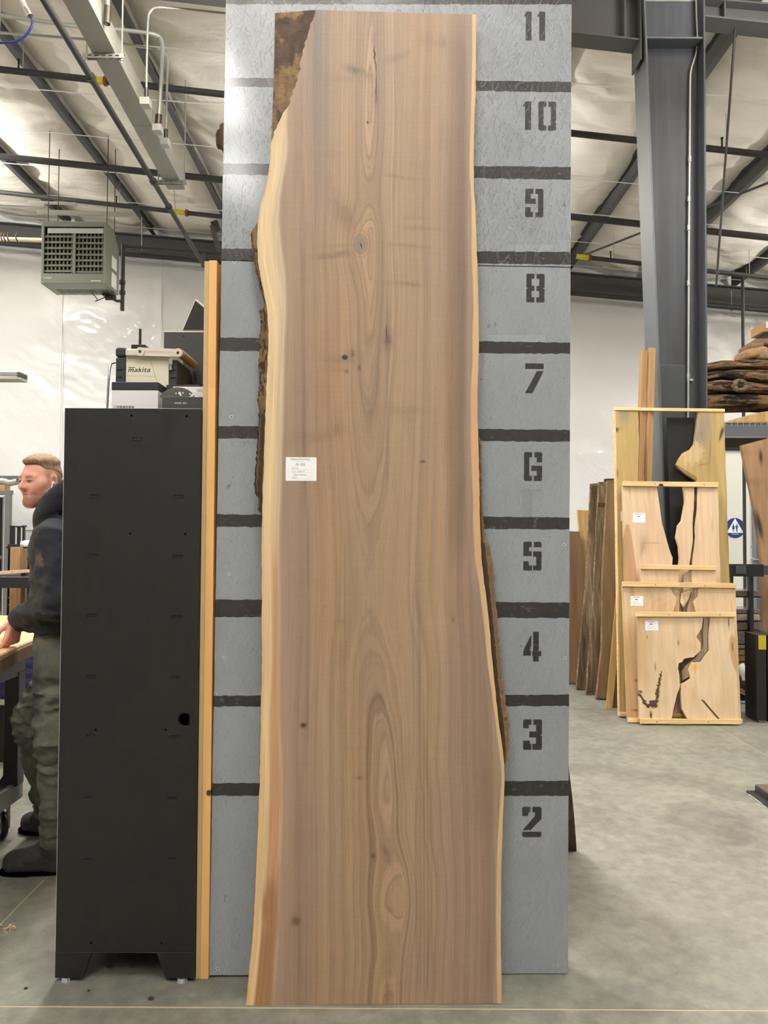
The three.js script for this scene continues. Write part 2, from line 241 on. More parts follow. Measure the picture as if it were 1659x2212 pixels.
// ---------------------------------------------------------------- the tall measuring board: two painted strand-board sheets
const board = new Sheet(V(-0.5815, 0.0065, -2.6206), V(0.6373, 0, -2.6542), 0);
const PPM = 840;                                     // texels per metre
{
  const CW = 1024, CH = 3072, cv = document.createElement('canvas'); cv.width = CW; cv.height = CH;
  const g = cv.getContext('2d'); g.fillStyle = '#000'; g.fillRect(0, 0, CW, CH);
  const P = (px, py) => { const [a, b] = board.to(px, py); return [a * PPM, CH - b * PPM]; };
  const poly = (l) => { g.beginPath(); l.forEach(([x, y], i) => i ? g.lineTo(x, y) : g.moveTo(x, y)); g.closePath(); g.fill(); };
  g.fillStyle = '#f00';
  const stripes = [[-14, 9, -12, 10], [168, 186, 177, 200], [353, 377, 361, 388], [537, 561, 545, 572], [729, 758, 740.5, 764.5], [920, 947, 929, 955], [1111, 1138, 1118, 1144], [1295, 1333, 1302, 1335], [1503, 1526, 1500.5, 1525], [1692, 1719, 1687, 1719]];
  for (const [a, b, c, d] of stripes) {
    const A = P(470, a), B = P(470, b), C = P(1234, c), D = P(1234, d), up = [], dn = [], n = 90;
    for (let i = 0; i <= n; i++) { const t = i / n * 1.08 - 0.04; up.push([mix(A[0], C[0], t), mix(A[1], C[1], t) + rr(-1.2, 1.2)]); dn.unshift([mix(B[0], D[0], t), mix(B[1], D[1], t) + rr(-1.4, 1.4)]); }
    poly(up.concat(dn));
  }
  const rc = (x0, y0, x1, y1) => [[x0, y0], [x1, y0], [x1, y1], [x0, y1]];
  const left = [rc(0, 0, 0.44, 0.18), rc(0, 0, 0.29, 1), rc(0, 0.82, 0.44, 1)], right = [rc(0.56, 0, 1, 0.18), rc(0.71, 0, 1, 1), rc(0.55, 0.82, 1, 1)];
  const GL = {
    0: [...left, ...right], 8: [...left, ...right, rc(0, 0.42, 0.44, 0.6), rc(0.56, 0.42, 1, 0.6)],
    9: [rc(0, 0, 0.44, 0.18), rc(0, 0, 0.3, 0.53), rc(0, 0.35, 0.58, 0.53), ...right, rc(0, 0.65, 0.3, 1), rc(0, 0.82, 0.44, 1)],
    7: [rc(0, 0, 1, 0.19), [[0.64, 0.25], [1, 0.25], [0.4, 1], [0, 1]]],
    6: [...left, rc(0.57, 0, 1, 0.18), rc(0.7, 0, 1, 0.35), rc(0.4, 0.47, 1, 0.65), rc(0.7, 0.47, 1, 1), rc(0.54, 0.82, 1, 1)],
    5: [rc(0, 0, 0.46, 0.19), rc(0, 0, 0.31, 0.5), rc(0, 0.33, 0.46, 0.5), rc(0.58, 0, 1, 0.19), rc(0.54, 0.34, 1, 0.52), rc(0.71, 0.34, 1, 1), rc(0.54, 0.82, 1, 1), rc(0, 0.68, 0.3, 1), rc(0, 0.82, 0.48, 1)],
    4: [[[0.45, 0.13], [0.4, 0.15], [0.03, 0.62], [0, 0.81], [0.43, 0.81], [0.43, 0.66], [0.37, 0.62], [0.45, 0.46]], rc(0.55, 0, 0.86, 1), rc(0.5, 0.65, 1, 0.82)],
    3: [rc(0, 0, 0.44, 0.18), rc(0, 0, 0.3, 0.29), rc(0.54, 0, 1, 0.18), rc(0.68, 0, 1, 1), rc(0.33, 0.4, 1, 0.59), rc(0.5, 0.8, 1, 1), rc(0, 0.7, 0.36, 1), rc(0, 0.8, 0.44, 1)],
    2: [rc(0, 0, 0.43, 0.18), rc(0, 0, 0.31, 0.3), rc(0.53, 0, 1, 0.18), rc(0.66, 0, 1, 0.41), [[0.66, 0.3], [1, 0.39], [0.43, 0.77], [0.03, 0.77]], rc(0, 0.82, 1, 1)],
    1: [rc(0.24, 0, 1, 1), [[0.34, 0], [0.5, 0.18], [0, 0.18], [0, 0.14]]],
  };
  const digits = [[1, 1132, 25, 1148, 88], [1, 1161, 25, 1177.5, 88], [1, 1130, 219, 1147, 281], [0, 1163, 219, 1201, 283], [9, 1134.5, 407.5, 1173.5, 470], [8, 1137, 591, 1176, 654], [7, 1134.5, 785, 1174, 850], [6, 1132, 976.5, 1171, 1039.5], [5, 1130.5, 1170, 1169.5, 1233], [4, 1130, 1364.5, 1169, 1429], [3, 1130, 1554, 1170.5, 1620], [2, 1128, 1743, 1169.5, 1808.5]];
  for (const [d, x0, y0, x1, y1] of digits) {
    const a = P(x0, y0), b = P(x1, y1), w = b[0] - a[0], h = b[1] - a[1];
    g.save(); if (d !== 1 && d !== 7 && d !== 4) { g.beginPath(); g.roundRect(a[0], a[1], w, h, w * 0.11); g.clip(); }
    for (const q of GL[d]) poly(q.map(([x, y]) => [a[0] + x * w, a[1] + y * h]));
    g.restore();
    if (d === 8 || d === 3) { g.fillStyle = '#000'; for (const x of d === 8 ? [0, 1] : [1]) poly([[a[0] + x * w, a[1] + 0.48 * h], [a[0] + (x ? 0.9 : 0.1) * w, a[1] + 0.51 * h], [a[0] + x * w, a[1] + 0.54 * h]]); g.fillStyle = '#f00'; }
  }
  // roller patches where numbers were painted over, screw heads
  const gg = (x0, y0, x1, y1, c) => { const a = P(x0, y0), b = P(x1, y1); g.globalCompositeOperation = 'lighter'; g.fillStyle = c; g.fillRect(a[0], a[1], b[0] - a[0], b[1] - a[1]); g.globalCompositeOperation = 'source-over'; };
  gg(1095, 527, 1195, 546, '#005000'); gg(1056, 723, 1178, 741, '#005000'); gg(1128, 1056, 1150, 1120, '#000060'); gg(1150, 1056, 1172, 1063, '#000060'); gg(1098, 1160, 1200, 1300, '#001800'); gg(1112, 1733, 1195, 1850, '#002200'); gg(1100, 1960, 1180, 2050, '#001200');
  const px = g.getImageData(0, 0, CW, CH).data;
  const screws = [[506, 566], [502, 744], [487, 1124], [479, 1317], [484, 1420], [472, 1705], [1221, 547], [1210, 1130], [1215, 1137], [1202, 1318], [1220, 1421], [1218, 1176], [1214, 1701], [470, 2092], [1207, 2085], [495, 1240], [466, 1500], [500, 900]].map(([x, y]) => P(x, y));
  // strands
  const SN = 1024, sv = document.createElement('canvas'); sv.width = sv.height = SN; const s = sv.getContext('2d'); s.fillStyle = '#808080'; s.fillRect(0, 0, SN, SN);
  for (let i = 0; i < 9000; i++) {
    const L = rr(26, 95), w = rr(3, 12), x = rr(0, SN), y = rr(0, SN), a = Math.PI / 2 + rr(-0.75, 0.75) + (rnd() < 0.18 ? rr(-1.2, 1.2) : 0), c = 128 + rr(-50, 50);
    for (const ox of [-SN, 0, SN]) for (const oy of [-SN, 0, SN]) { if (x + ox < -140 || x + ox > SN + 140 || y + oy < -140 || y + oy > SN + 140) continue; s.save(); s.translate(x + ox, y + oy); s.rotate(a); const q = s.createLinearGradient(0, -w / 2, 0, w / 2); q.addColorStop(0, `rgb(${c - 26},${c - 26},${c - 26})`); q.addColorStop(0.3, `rgb(${c},${c},${c})`); q.addColorStop(1, `rgb(${c + 14},${c + 14},${c + 14})`); s.fillStyle = q; s.beginPath(); s.moveTo(-L / 2, -w / 2); s.lineTo(L / 2 - rr(0, 14), -w / 2 * rr(0.4, 1)); s.lineTo(L / 2, w / 2); s.lineTo(-L / 2 + rr(0, 12), w / 2 * rr(0.5, 1)); s.fill(); s.restore(); }
  }
  const sd = s.getImageData(0, 0, SN, SN).data, strand = (x, y) => sd[((((y | 0) % SN) + SN) % SN * SN + (((x | 0) % SN) + SN) % SN) * 4] / 255;
  const scr = []; for (let i = 0; i < 260; i++) { const x = rr(640, 1024), y = rr(0, CH), L = rr(10, 70), a = -rr(0.6, 1.2); scr.push([x, y, Math.cos(a) * L, Math.sin(a) * L]); }
  g.fillStyle = '#000'; g.fillRect(0, 0, CW, CH); g.lineCap = 'round';
  for (const [x, y, dx, dy] of scr) { g.strokeStyle = `rgba(255,255,255,${rr(0.15, 0.8)})`; g.lineWidth = rr(0.6, 1.8); g.beginPath(); g.moveTo(x, y); g.lineTo(x + dx, y + dy); g.stroke(); }
  for (let i = 0; i < 900; i++) { g.strokeStyle = `rgba(255,255,255,${rr(0.2, 0.9)})`; g.lineWidth = rr(0.6, 2); const x = rr(0, CW), y = rr(0, CH), a = rr(-2, -1), L = rr(2, 16); g.beginPath(); g.moveTo(x, y); g.lineTo(x + Math.cos(a) * L, y + Math.sin(a) * L); g.stroke(); }
  const sp = g.getImageData(0, 0, CW, CH).data;
  const sheet = (name, b0, b1, rows, fine, lab) => {
    const top = CH - b1 * PPM;
    const look = (u, v) => { const x = u * CW, y = top + (1 - v) * rows; return [x, y, (Math.min(CH - 1, Math.max(0, y | 0)) * CW + Math.min(CW - 1, x | 0)) * 4]; };
    const col = tex(CW, rows, (u, v) => {
      const [x, y, i] = look(u, v), st = strand(x, y), q = fbm(x / 130, y / 130, 4, 3) - 0.5, f = n2(x / 2.4, y / 2.4, 6) - 0.5, ink = px[i] / 255, edge = ink > 0 && ink < 1 ? 0.5 : 0;
      const gd = Math.abs(st - strand(x + 2, y + 1)); let k = 1 + (st - 0.5) * (fine ? 0.07 : 0.16) - sstep(0.1, 0.3, gd) * (fine ? 0.08 : 0.24) + q * 0.07 + f * 0.045, r = 145, gr = 150, b = 156;
      if (px[i + 1] > 4) { const t = px[i + 1] / 255 * 0.16; k += t; } if (px[i + 2] > 4) k -= px[i + 2] / 255 * 0.17;
      const pit = n2(x / 5, y / 8, 15) * n2(x / 40, y / 40, 16); if (pit > 0.72) k *= 1 - (pit - 0.72) * 1.3;
      const s1 = sp[i] / 255; k *= 1 + s1 * 0.12;
      r *= k; gr *= k; b *= k;
      const wear = fbm(x / 22, y / 9, 33, 3), a = clamp(ink * 1.02 - sstep(0.72, 0.8, wear) * 0.35 - s1 * 0.33 - (st > 0.66 && !fine ? 0.22 : 0), 0, 1), kk = 1 + (st - 0.5) * 0.5 + f * 0.3;
      r = mix(r, 40 * kk, a); gr = mix(gr, 39 * kk, a); b = mix(b, 38 * kk, a);
      for (const c of screws) { const d = Math.hypot(x - c[0], y - c[1]); if (d < 4.5) { const e = d < 2.2 ? 0.45 : 1.28; r = r * e + (d >= 2.2 ? 14 : 0); gr = gr * e + (d >= 2.2 ? 14 : 0); b = b * e; } }
      return [r, gr, b];
    });
    const bmp = grey(CW, rows, (u, v) => { const [x, y, i] = look(u, v); let h = strand(x, y) * (fine ? 0.5 : 0.9) + n2(x / 5, y / 5, 8) * 0.12 + fbm(x / 60, y / 60, 3, 2) * 0.3 + px[i] / 255 * 0.03 - sp[i] / 255 * 0.18; for (const c of screws) if (Math.hypot(x - c[0], y - c[1]) < 3) h -= 0.25; return clamp(h * 0.7); });
    const rgh = grey(512, rows / 2, (u, v) => { const [x, y, i] = look(u, v); return clamp((px[i] ? 0.46 : 0.5) + (fbm(x / 50, y / 50, 40, 3) - 0.5) * 0.2); });
    const mat = new THREE.MeshPhysicalMaterial({ map: col, bumpMap: bmp, bumpScale: fine ? 0.0009 : 0.0026, roughnessMap: rgh, roughness: 1, clearcoat: 0.55, clearcoatRoughness: 0.12 });
    const e = 0.0015, g2 = plate(wob([[0, b0 + e], [1.2192, b0 + e], [1.2192, b1 - e], [0, b1 - e]], 0.0012, 0.05, 3), 0.019, { bevel: 0.001, uv: [0, b0, 1.2192, b1], m: board.m });
    return part(ob, name, g2, mat, lab);
  };
  const p0 = board.pt(0.61, 0, 0), ob = thing('measuring_board', 'tall grey painted strand board with black foot marks numbered 2 to 11', 'board', V(p0.x, 0, p0.z));
  sheet('board_sheet', 0, 2.4384, 2048, true, 'lower full sheet with numbers 2 to 8');
  sheet('board_sheet', 2.4384, 3.6576, 1024, false, 'upper half sheet with numbers 9 to 11');
  const pine = std([196, 160, 112], { roughness: 0.8 });
  for (const a of [0.05, 0.61, 1.17]) part(ob, 'back_stud', plate([[a - 0.019, 0.02], [a + 0.019, 0.02], [a + 0.019, 3.62], [a - 0.019, 3.62]], 0.089, { c: -0.0195, bevel: 0, m: board.m }), pine);
}

// ---------------------------------------------------------------- the walnut slab leaning on the board
const slabLean = (() => { const a = onFloor(530, 2172), b = onFloor(1084, 2169); return [a, b, Math.atan2(2.63 - 0.056 + (a.z + b.z) / 2, 3.26)]; })();
const slab = new Sheet(...slabLean);
const SLAB_L = [[12, 680], [22, 680], [50, 671], [90, 660], [130, 650], [160, 644], [185, 636], [210, 628], [235, 618], [255, 606], [275, 597], [300, 586], [340, 582.5], [372, 580], [400, 575], [425, 568], [445, 562], [475, 557], [500, 555.5], [540, 556], [570, 558], [600, 563], [630, 569], [660, 575], [690, 578], [720, 579.5], [750, 579], [800, 577], [850, 574.5], [900, 573], [950, 571.5], [1000, 570], [1050, 567.5], [1100, 566], [1180, 565], [1300, 565], [1400, 565], [1500, 564], [1600, 562], [1700, 560], [1790, 557], [1880, 553], [1940, 550], [1980, 548], [2030, 545], [2080, 540], [2130, 535], [2176, 530]];
const SLAB_R = [[12, 1030], [30, 1030], [60, 1030], [110, 1029], [190, 1028], [240, 1026.5], [280, 1025], [330, 1024], [380, 1024], [425, 1025], [432, 1026.5], [470, 1028], [500, 1029.5], [560, 1031], [620, 1033], [690, 1034.5], [750, 1034.5], [800, 1033.5], [860, 1032], [920, 1032.5], [980, 1034.5], [1040, 1036], [1120, 1037], [1200, 1040], [1240, 1044], [1280, 1049], [1320, 1054], [1370, 1059], [1420, 1063], [1480, 1069], [1530, 1074], [1580, 1080], [1620, 1086], [1655, 1089.5], [1690, 1090], [1740, 1088], [1790, 1086], [1850, 1084], [1950, 1082.5], [2030, 1082], [2100, 1083], [2176, 1084]];
const slabTopY = (x) => mix(17.5, 30.5, (x - 592) / 438), slabBotY = (x) => mix(2173, 2169, (x - 530) / 554);
// colour of the sawn face; x, y are the slab's own figure coordinates (1 unit is about 1.55 mm)
const woodKnots = [[778, 528, 23, 32, 1.0], [745, 774, 10, 11, 0.55], [834, 738, 9, 30, 0.5], [795, 266, 4, 5, 0.3]];
const XC = [[12, 802], [250, 798], [420, 794], [530, 786], [640, 797], [700, 796], [800, 793], [1000, 795], [1250, 794], [1400, 800], [1500, 812], [1600, 830], [1700, 838], [1800, 842], [1880, 862], [1960, 868], [2040, 860], [2172, 846]];
const DD = [[12, 26], [200, 6], [300, 16], [420, 46], [470, 30], [500, 8], [570, 6], [640, 26], [700, 38], [790, 50], [900, 70], [1000, 92], [1100, 118], [1200, 136], [1290, 142], [1360, 128], [1430, 96], [1500, 74], [1560, 52], [1620, 34], [1680, 22], [1730, 20], [1800, 40], [1850, 36], [1900, 22], [1950, 12], [1990, 30], [2060, 44], [2120, 30], [2176, 14]];
const STREAKS = [[640, 9, -0.07, 20, 420], [655, 5, -0.10, 380, 1110], [690, 16, -0.03, 20, 600], [664, 3.5, -0.1, 1100, 1600], [700, 22, -0.035, 700, 1500], [985, 22, -0.09, 60, 1200], [1002, 8, -0.06, 100, 900], [962, 12, -0.06, 250, 1000], [940, 20, 0.02, 200, 1400], [900, 3, -0.05, 1250, 2172], [892, 2, -0.1, 1250, 1650], [906, 2.5, -0.12, 1300, 2172], [914, 2.2, -0.13, 1500, 2172], [922, 2, -0.12, 1600, 2150], [930, 2, -0.09, 1650, 2100], [896, 2, -0.1, 1700, 2172], [690, 3, 0.05, 1100, 1500], [835, 3, -0.1, 600, 1050], [728, 3, -0.07, 560, 770], [650, 4, -0.06, 1650, 2172], [672, 3, -0.05, 1700, 2172], [1040, 24, -0.06, 1250, 1800], [1060, 26, -0.06, 1650, 2172], [735, 1.8, -0.06, 1100, 1600], [745, 1.8, -0.06, 1150, 1650]];
const SMEARS = [ // x, y, rx, ry, turn, amount, tint (r, g, b)
  [765, 152, 14, 7, 0.25, 0.55, 112, 98, 88], [783, 160, 22, 5, 0.3, 0.3, 130, 112, 98], [740, 172, 34, 6, 0.0, 0.18, 132, 116, 104], [845, 128, 16, 7, -0.3, 0.28, 140, 116, 98], [868, 118, 18, 6, -0.4, 0.2, 142, 118, 100], [920, 85, 16, 14, 0, 0.16, 128, 108, 92], [955, 92, 8, 12, 0, 0.2, 122, 98, 86],
  [806, 82, 5, 16, 0, 0.25, 140, 96, 104], [812, 215, 4, 18, 0, 0.35, 118, 92, 90], [811, 200, 3, 8, 0, 0.3, 118, 92, 90],
  [745, 470, 16, 24, -0.5, 0.33, 138, 108, 86], [725, 440, 14, 20, -0.4, 0.22, 144, 116, 92], [700, 390, 10, 22, -0.25, 0.16, 146, 118, 94], [720, 335, 20, 6, 0, 0.13, 136, 108, 86], [860, 382, 30, 3, 0.1, 0.2, 132, 106, 86], [915, 375, 12, 40, 0, 0.07, 140, 112, 92],
  [735, 548, 44, 4, -0.12, 0.28, 128, 100, 80], [715, 557, 34, 3, -0.1, 0.25, 126, 98, 78], [735, 532, 36, 3, -0.06, 0.14, 130, 102, 82], [880, 530, 36, 3, 0.08, 0.22, 134, 104, 84], [905, 492, 30, 4, 0.05, 0.2, 132, 104, 84], [895, 470, 26, 3, 0, 0.14, 134, 106, 86], [870, 612, 32, 5, 0.05, 0.16, 134, 106, 84], [890, 615, 12, 3, 0.2, 0.25, 120, 96, 78], [930, 545, 30, 3, 0.1, 0.1, 138, 108, 88],
  [727, 778, 22, 10, 0, 0.2, 126, 104, 86], [765, 776, 14, 14, 0, 0.16, 130, 106, 88], [760, 766, 4, 9, 0, 0.35, 104, 82, 68], [775, 795, 3, 5, 0, 0.3, 96, 74, 60], [748, 803, 3, 3, 0, 0.4, 92, 70, 56], [735, 800, 18, 4, -0.1, 0.12, 124, 100, 80], [836, 735, 7, 16, 0, 0.45, 112, 92, 84], [834, 712, 5, 26, 0, 0.22, 122, 98, 86],
  [690, 945, 40, 10, -0.2, 0.16, 122, 98, 76], [727, 925, 10, 14, 0, 0.16, 118, 94, 74], [645, 938, 16, 10, 0, 0.1, 118, 96, 78], [880, 885, 44, 8, 0.05, 0.1, 124, 98, 78], [882, 905, 8, 20, 0, 0.1, 122, 100, 82], [912, 997, 4, 2.5, 0, 0.6, 96, 62, 40],
  [740, 1345, 14, 8, 0, 0.1, 120, 92, 70], [738, 1410, 9, 26, 0, 0.1, 122, 94, 72], [978, 1338, 3, 6, 0, 0.3, 104, 80, 66], [940, 1345, 40, 4, -0.08, -0.1, 190, 158, 124], [655, 1567, 5, 4, 0, 0.65, 84, 62, 46], [640, 1990, 6, 7, 0, 0.45, 92, 72, 52], [635, 1985, 5, 12, 0.4, 0.2, 96, 76, 56],
  [880, 1640, 14, 40, 0.3, 0.14, 150, 130, 108], [905, 1690, 14, 34, -0.3, 0.14, 150, 130, 108], [745, 2148, 20, 6, 0, 0.18, 168, 142, 116], [925, 2150, 14, 8, 0.5, 0.2, 166, 142, 116], [805, 1849, 4, 5, 0, 0.35, 96, 72, 54], [840, 1965, 4, 5, 0, 0.2, 100, 76, 56], [776, 1680, 6, 3, 0, 0.3, 92, 68, 50], [835, 2146, 6, 26, 0, 0.22, 104, 78, 58], [833, 1845, 5, 18, -0.4, 0.25, 100, 76, 58],
];
function wood(x, y) {
  const xl = smoothTable(SLAB_L, y), xr = smoothTable(SLAB_R, y);
  const wx = (fbm(x / 60, y / 420, 2, 3) - 0.5) * 9, fx = (n2(x / 14, y / 160, 5) - 0.5) * 3;
  const xc = smoothTable(XC, y); let dx = x - mix(802, xc, Math.exp(-Math.abs(x - xc) / 75));
  let bend = 0, inK = 0, kr = 0;
  for (const [kx, ky, a, b, s] of woodKnots) { const ex = (x - kx) / a, ey = (y - ky) / b, q = Math.sqrt(ex * ex + ey * ey * 0.55); if (q < 5) { bend += (x > kx ? -1 : 1) * a * s * 0.75 * Math.exp(-q * q / 3.2) * Math.min(1, Math.abs(ex)); } const q2 = Math.hypot(ex, ey); if (q2 < 1.25 && s > 0.4) { inK = Math.max(inK, sstep(1.25, 0.9, q2)); kr = q2; } }
  const lean = (y > 1280 && x > 850) ? sstep(1280, 1500, y) * (1 - sstep(1620, 1750, y)) * -(y - 1560) * 0.12 * gauss(x - 915, 45) : 0;
  dx += bend + wx * 0.8 + fx - lean;
  const dd = smoothTable(DD, y) * 0.42 + (fbm(x / 20, y / 60, 12, 2) - 0.5) * 5, r0 = Math.sqrt(dx * dx * (dx > 0 ? 1.08 : 0.95) + dd * dd), r = r0 < 70 ? r0 * 2.5 : 175 + (r0 - 70) * 1.05;
  // growth rings: dark latewood lines follow the level curves of r
  const sd = dx > 0 && r0 > 52 ? 50 : 0, w1 = n2(r / 9.5, 3.3 + y / 2600, 41 + sd), w2 = n2(r / 3.1, 8.7 + y / 1500, 42 + sd), w3 = n2(r / 24, 1.2, 43);
  const nearC = Math.exp(-r0 / 60);
  let ring = (Math.pow(w1, 2.2) - 0.28) * (0.075 + 0.22 * nearC) + (w2 - 0.5) * 0.06 + (w3 - 0.5) * 0.05;
  const line = 1 - Math.abs(((r + wx * 0.6 + (n2(r / 30, y / 900, 88) - 0.5) * 18) / 17) % 1 - 0.5) * 2; ring += sstep(0.6, 1, line) * 0.15 * nearC * (0.35 + 0.65 * n2(r / 17, y / 500, 46));
  // pores and fine grain along the length
  const fine = (n2((x + wx) * 0.75, y / 95, 51) - 0.5) * 0.055 + (n2((x + wx) * 1.5, y / 30, 52) - 0.5) * 0.04 + (n2(x * 1.9, y / 3.2, 53) - 0.5) * 0.03;
  const pore = n2((x + wx) * 1.3, y / 11, 54); const pk = pore > 0.83 ? (pore - 0.83) * 0.55 : 0;
  const chat = (n2(x / 50, y / 2.6, 56) - 0.5) * 0.018;
  let k = 1 - ring + fine - pk + chat;
  const band = (fbm(x / 34, y / 1500, 61, 3) - 0.5), warm = fbm(x / 70, y / 420, 62, 3) - 0.5;
  for (const [sx, w, a, y0, y1] of STREAKS) { const e = (x + wx * 0.7 - sx) / w; if (Math.abs(e) < 3) k += a * Math.exp(-e * e) * sstep(y0 - 40, y0 + 60, y) * (1 - sstep(y1 - 60, y1 + 40, y)) * (0.7 + 0.6 * n2(sx, y / 120, 3)); }
  k *= 1 + band * 0.12;
  let c = [160 + warm * 10, 132 - warm * 1, 106 - warm * 12];
  // violet grey casts beside the sapwood
  const gl = gauss(x - 640, 34) * 0.6, gr2 = sstep(940, 1000, x) * 0.55, gv = clamp(Math.max(gl, gr2) * (0.6 + 0.8 * n2(x / 30, y / 500, 71)));
  c = [mix(c[0], 146, gv), mix(c[1], 120, gv), mix(c[2], 104, gv)];
  const blue = gauss(x - 690, 14) * (1 - sstep(220, 460, y)) * 0.8; c = [mix(c[0], 132, blue), mix(c[1], 123, blue), mix(c[2], 113, blue)];
  // sapwood on the left, split from the heartwood by a pale line
  const bl = smoothTable([[12, 640], [200, 624], [260, 618], [330, 618], [400, 607], [470, 601], [540, 606], [600, 615], [680, 617], [760, 614], [860, 611], [1000, 607], [1100, 604], [1200, 603], [1350, 603], [1500, 604], [1620, 606], [1720, 609], [1800, 607], [1900, 604], [2000, 601], [2100, 594], [2176, 588]], y) + (n2(x / 40, y / 130, 73) - 0.5) * 2.5;
  if (x < bl + 32) {
    const e = bl - x, t = clamp((x - xl) / Math.max(4, bl - xl));
    const low = sstep(1080, 1260, y), lower = sstep(1830, 1990, y + (n2(x / 7, y / 40, 74) - 0.5) * 140);
    const n1 = n2((x - xl) / 9, y / 260, 75), n4 = n2((x - xl) / 3.2, y / 120, 76), tong = n2((x - xl) / 13, y / 420, 77);
    let s = [mix(218, 206, n1), mix(192, 180, n1), mix(150, 140, n1)];
    const gy = sstep(0.45, 0.95, t + (n1 - 0.5) * 0.5) * (1 - low); s = [mix(s[0], 196, gy), mix(s[1], 174, gy), mix(s[2], 147, gy)];
    const br = low * sstep(0.25, 0.6, t + (tong - 0.5) * 0.9); s = [mix(s[0], 188, br), mix(s[1], 142, br), mix(s[2], 106, br)];
    const edge = low * (1 - sstep(0.0, 0.3, t)); s = [mix(s[0], 214, edge), mix(s[1], 172, edge), mix(s[2], 118, edge)];
    const lw = lower * sstep(0.1, 0.35, t + (tong - 0.5) * 0.5); s = [mix(s[0], 158, lw), mix(s[1], 116, lw), mix(s[2], 82, lw)];
    const a = sstep(-3, 2.5, e), kk = 1 + (n4 - 0.5) * 0.1 + fine * 0.7; c = [mix(c[0] * k, s[0] * kk, a), mix(c[1] * k, s[1] * kk, a), mix(c[2] * k, s[2] * kk, a)]; k = 1;
    const pale = gauss(e, 3.2) * 0.5 * (0.6 + 0.6 * n2(1, y / 90, 78)), pb = gauss(e + 10, 9) * (0.3 + 0.3 * low); c = [mix(c[0], 206, pale), mix(c[1], 182, pale), mix(c[2], 156, pale)]; c = [mix(c[0], 166, pb), mix(c[1], 144, pb), mix(c[2], 124, pb)];
  }
  // sapwood on the right
  const wr = smoothTable([[12, 10], [300, 9], [420, 10], [560, 12], [750, 15], [850, 17], [1000, 17], [1150, 15], [1300, 13], [1420, 11], [1600, 8], [1720, 9], [1850, 11], [2000, 10], [2176, 11]], y) + (n2(3, y / 60, 79) - 0.5) * 3;
  const er = x - (xr - wr);
  if (er > -16) {
    const hot = sstep(815, 835, y) * (1 - sstep(1200, 1330, y)), n1 = n2((x - xr) / 4, y / 90, 80);
    const s = [mix(mix(210, 198, n1), 202, hot), mix(mix(178, 164, n1), 160, hot), mix(mix(134, 120, n1), 120, hot)];
    const gr3 = gauss(er + 6, 4.5) * 0.55; c = [mix(c[0], 158, gr3), mix(c[1], 140, gr3), mix(c[2], 126, gr3)];
    const a = sstep(-1.8, 1.8, er); c = [mix(c[0] * k, s[0], a), mix(c[1] * k, s[1], a), mix(c[2] * k, s[2], a)]; k = 1;
  }
  c = [c[0] * k, c[1] * k, c[2] * k];
  for (const [sx, sy, rx, ry, tu, am, r0, g0, b0] of SMEARS) { const ux = x - sx, uy = y - sy; if (Math.abs(ux) > 3 * (rx + ry) || Math.abs(uy) > 3 * (rx + ry)) continue; const cx = (ux * Math.cos(tu) + uy * Math.sin(tu)) / (rx * 1.15), cy = (-ux * Math.sin(tu) + uy * Math.cos(tu)) / (ry * 1.15), q = Math.exp(-(cx * cx + cy * cy) * 0.8) * Math.min(1, Math.abs(am) * 1.6) * (0.55 + 0.75 * n2(x / 5, y / 9, 91)); const dk = am > 0 ? 0.88 : 1; c = [mix(c[0], r0 * dk, q), mix(c[1], g0 * dk, q), mix(c[2], b0 * dk, q)]; }
  if (inK > 0) { const [kx, ky, a, b] = woodKnots.find(([kx, ky, a, b, s]) => s > 0.4 && Math.hypot((x - kx) / a, (y - ky) / b) < 1.25) || woodKnots[0]; const ph = kr * 7 + 0.4 * n2(x / 6, y / 6, 92), rg = 0.5 + 0.5 * Math.sin(ph * 3.1), core = a > 20 ? sstep(0.85, 0.4, kr + (n2(x / 6, y / 6, 94) - 0.5) * 0.25) : a > 9.5 ? sstep(1.2, 0.4, kr) * 0.35 : 0; const k0 = [mix(172, 146, rg), mix(139, 114, rg), mix(110, 88, rg)], m0 = a > 20 ? inK * 0.55 : 0; c = [mix(c[0], k0[0], m0), mix(c[1], k0[1], m0), mix(c[2], k0[2], m0)]; c = [mix(c[0], 126, core * 0.75), mix(c[1], 112, core * 0.75), mix(c[2], 102, core * 0.75)]; }
  // checks and holes
  const crack = (x0, y0, x1, y1, w) => { const t = clamp((y - y0) / (y1 - y0)); if (y < y0 - 1 || y > y1 + 1) return; const d = Math.abs(x - mix(x0, x1, t) - (n2(y / 5, 2, 95) - 0.5) * 2.5), ww = w * Math.sin(Math.PI * clamp(t, 0.06, 0.94)); if (d < ww) { const q = 1 - d / ww; c = c.map((v) => v * mix(1, 0.28, Math.min(1, q * 1.8))); } };
  crack(806, 100, 809, 136, 2.6); crack(809, 128, 814, 160, 1.4); crack(812, 150, 812, 222, 1.0); crack(775, 524, 782, 538, 1.8); crack(835, 700, 833, 740, 0.9);
  const hole = (hx, hy, a, b) => { const q = Math.hypot((x - hx) / a, (y - hy) / b); if (q < 1.5) { const s = sstep(1.5, 0.7, q); c = [mix(c[0], 46, s), mix(c[1], 36, s), mix(c[2], 30, s)]; } };
  hole(744, 773, 5.5, 4.5); hole(793, 265, 1.8, 2.6);
  return c;
}
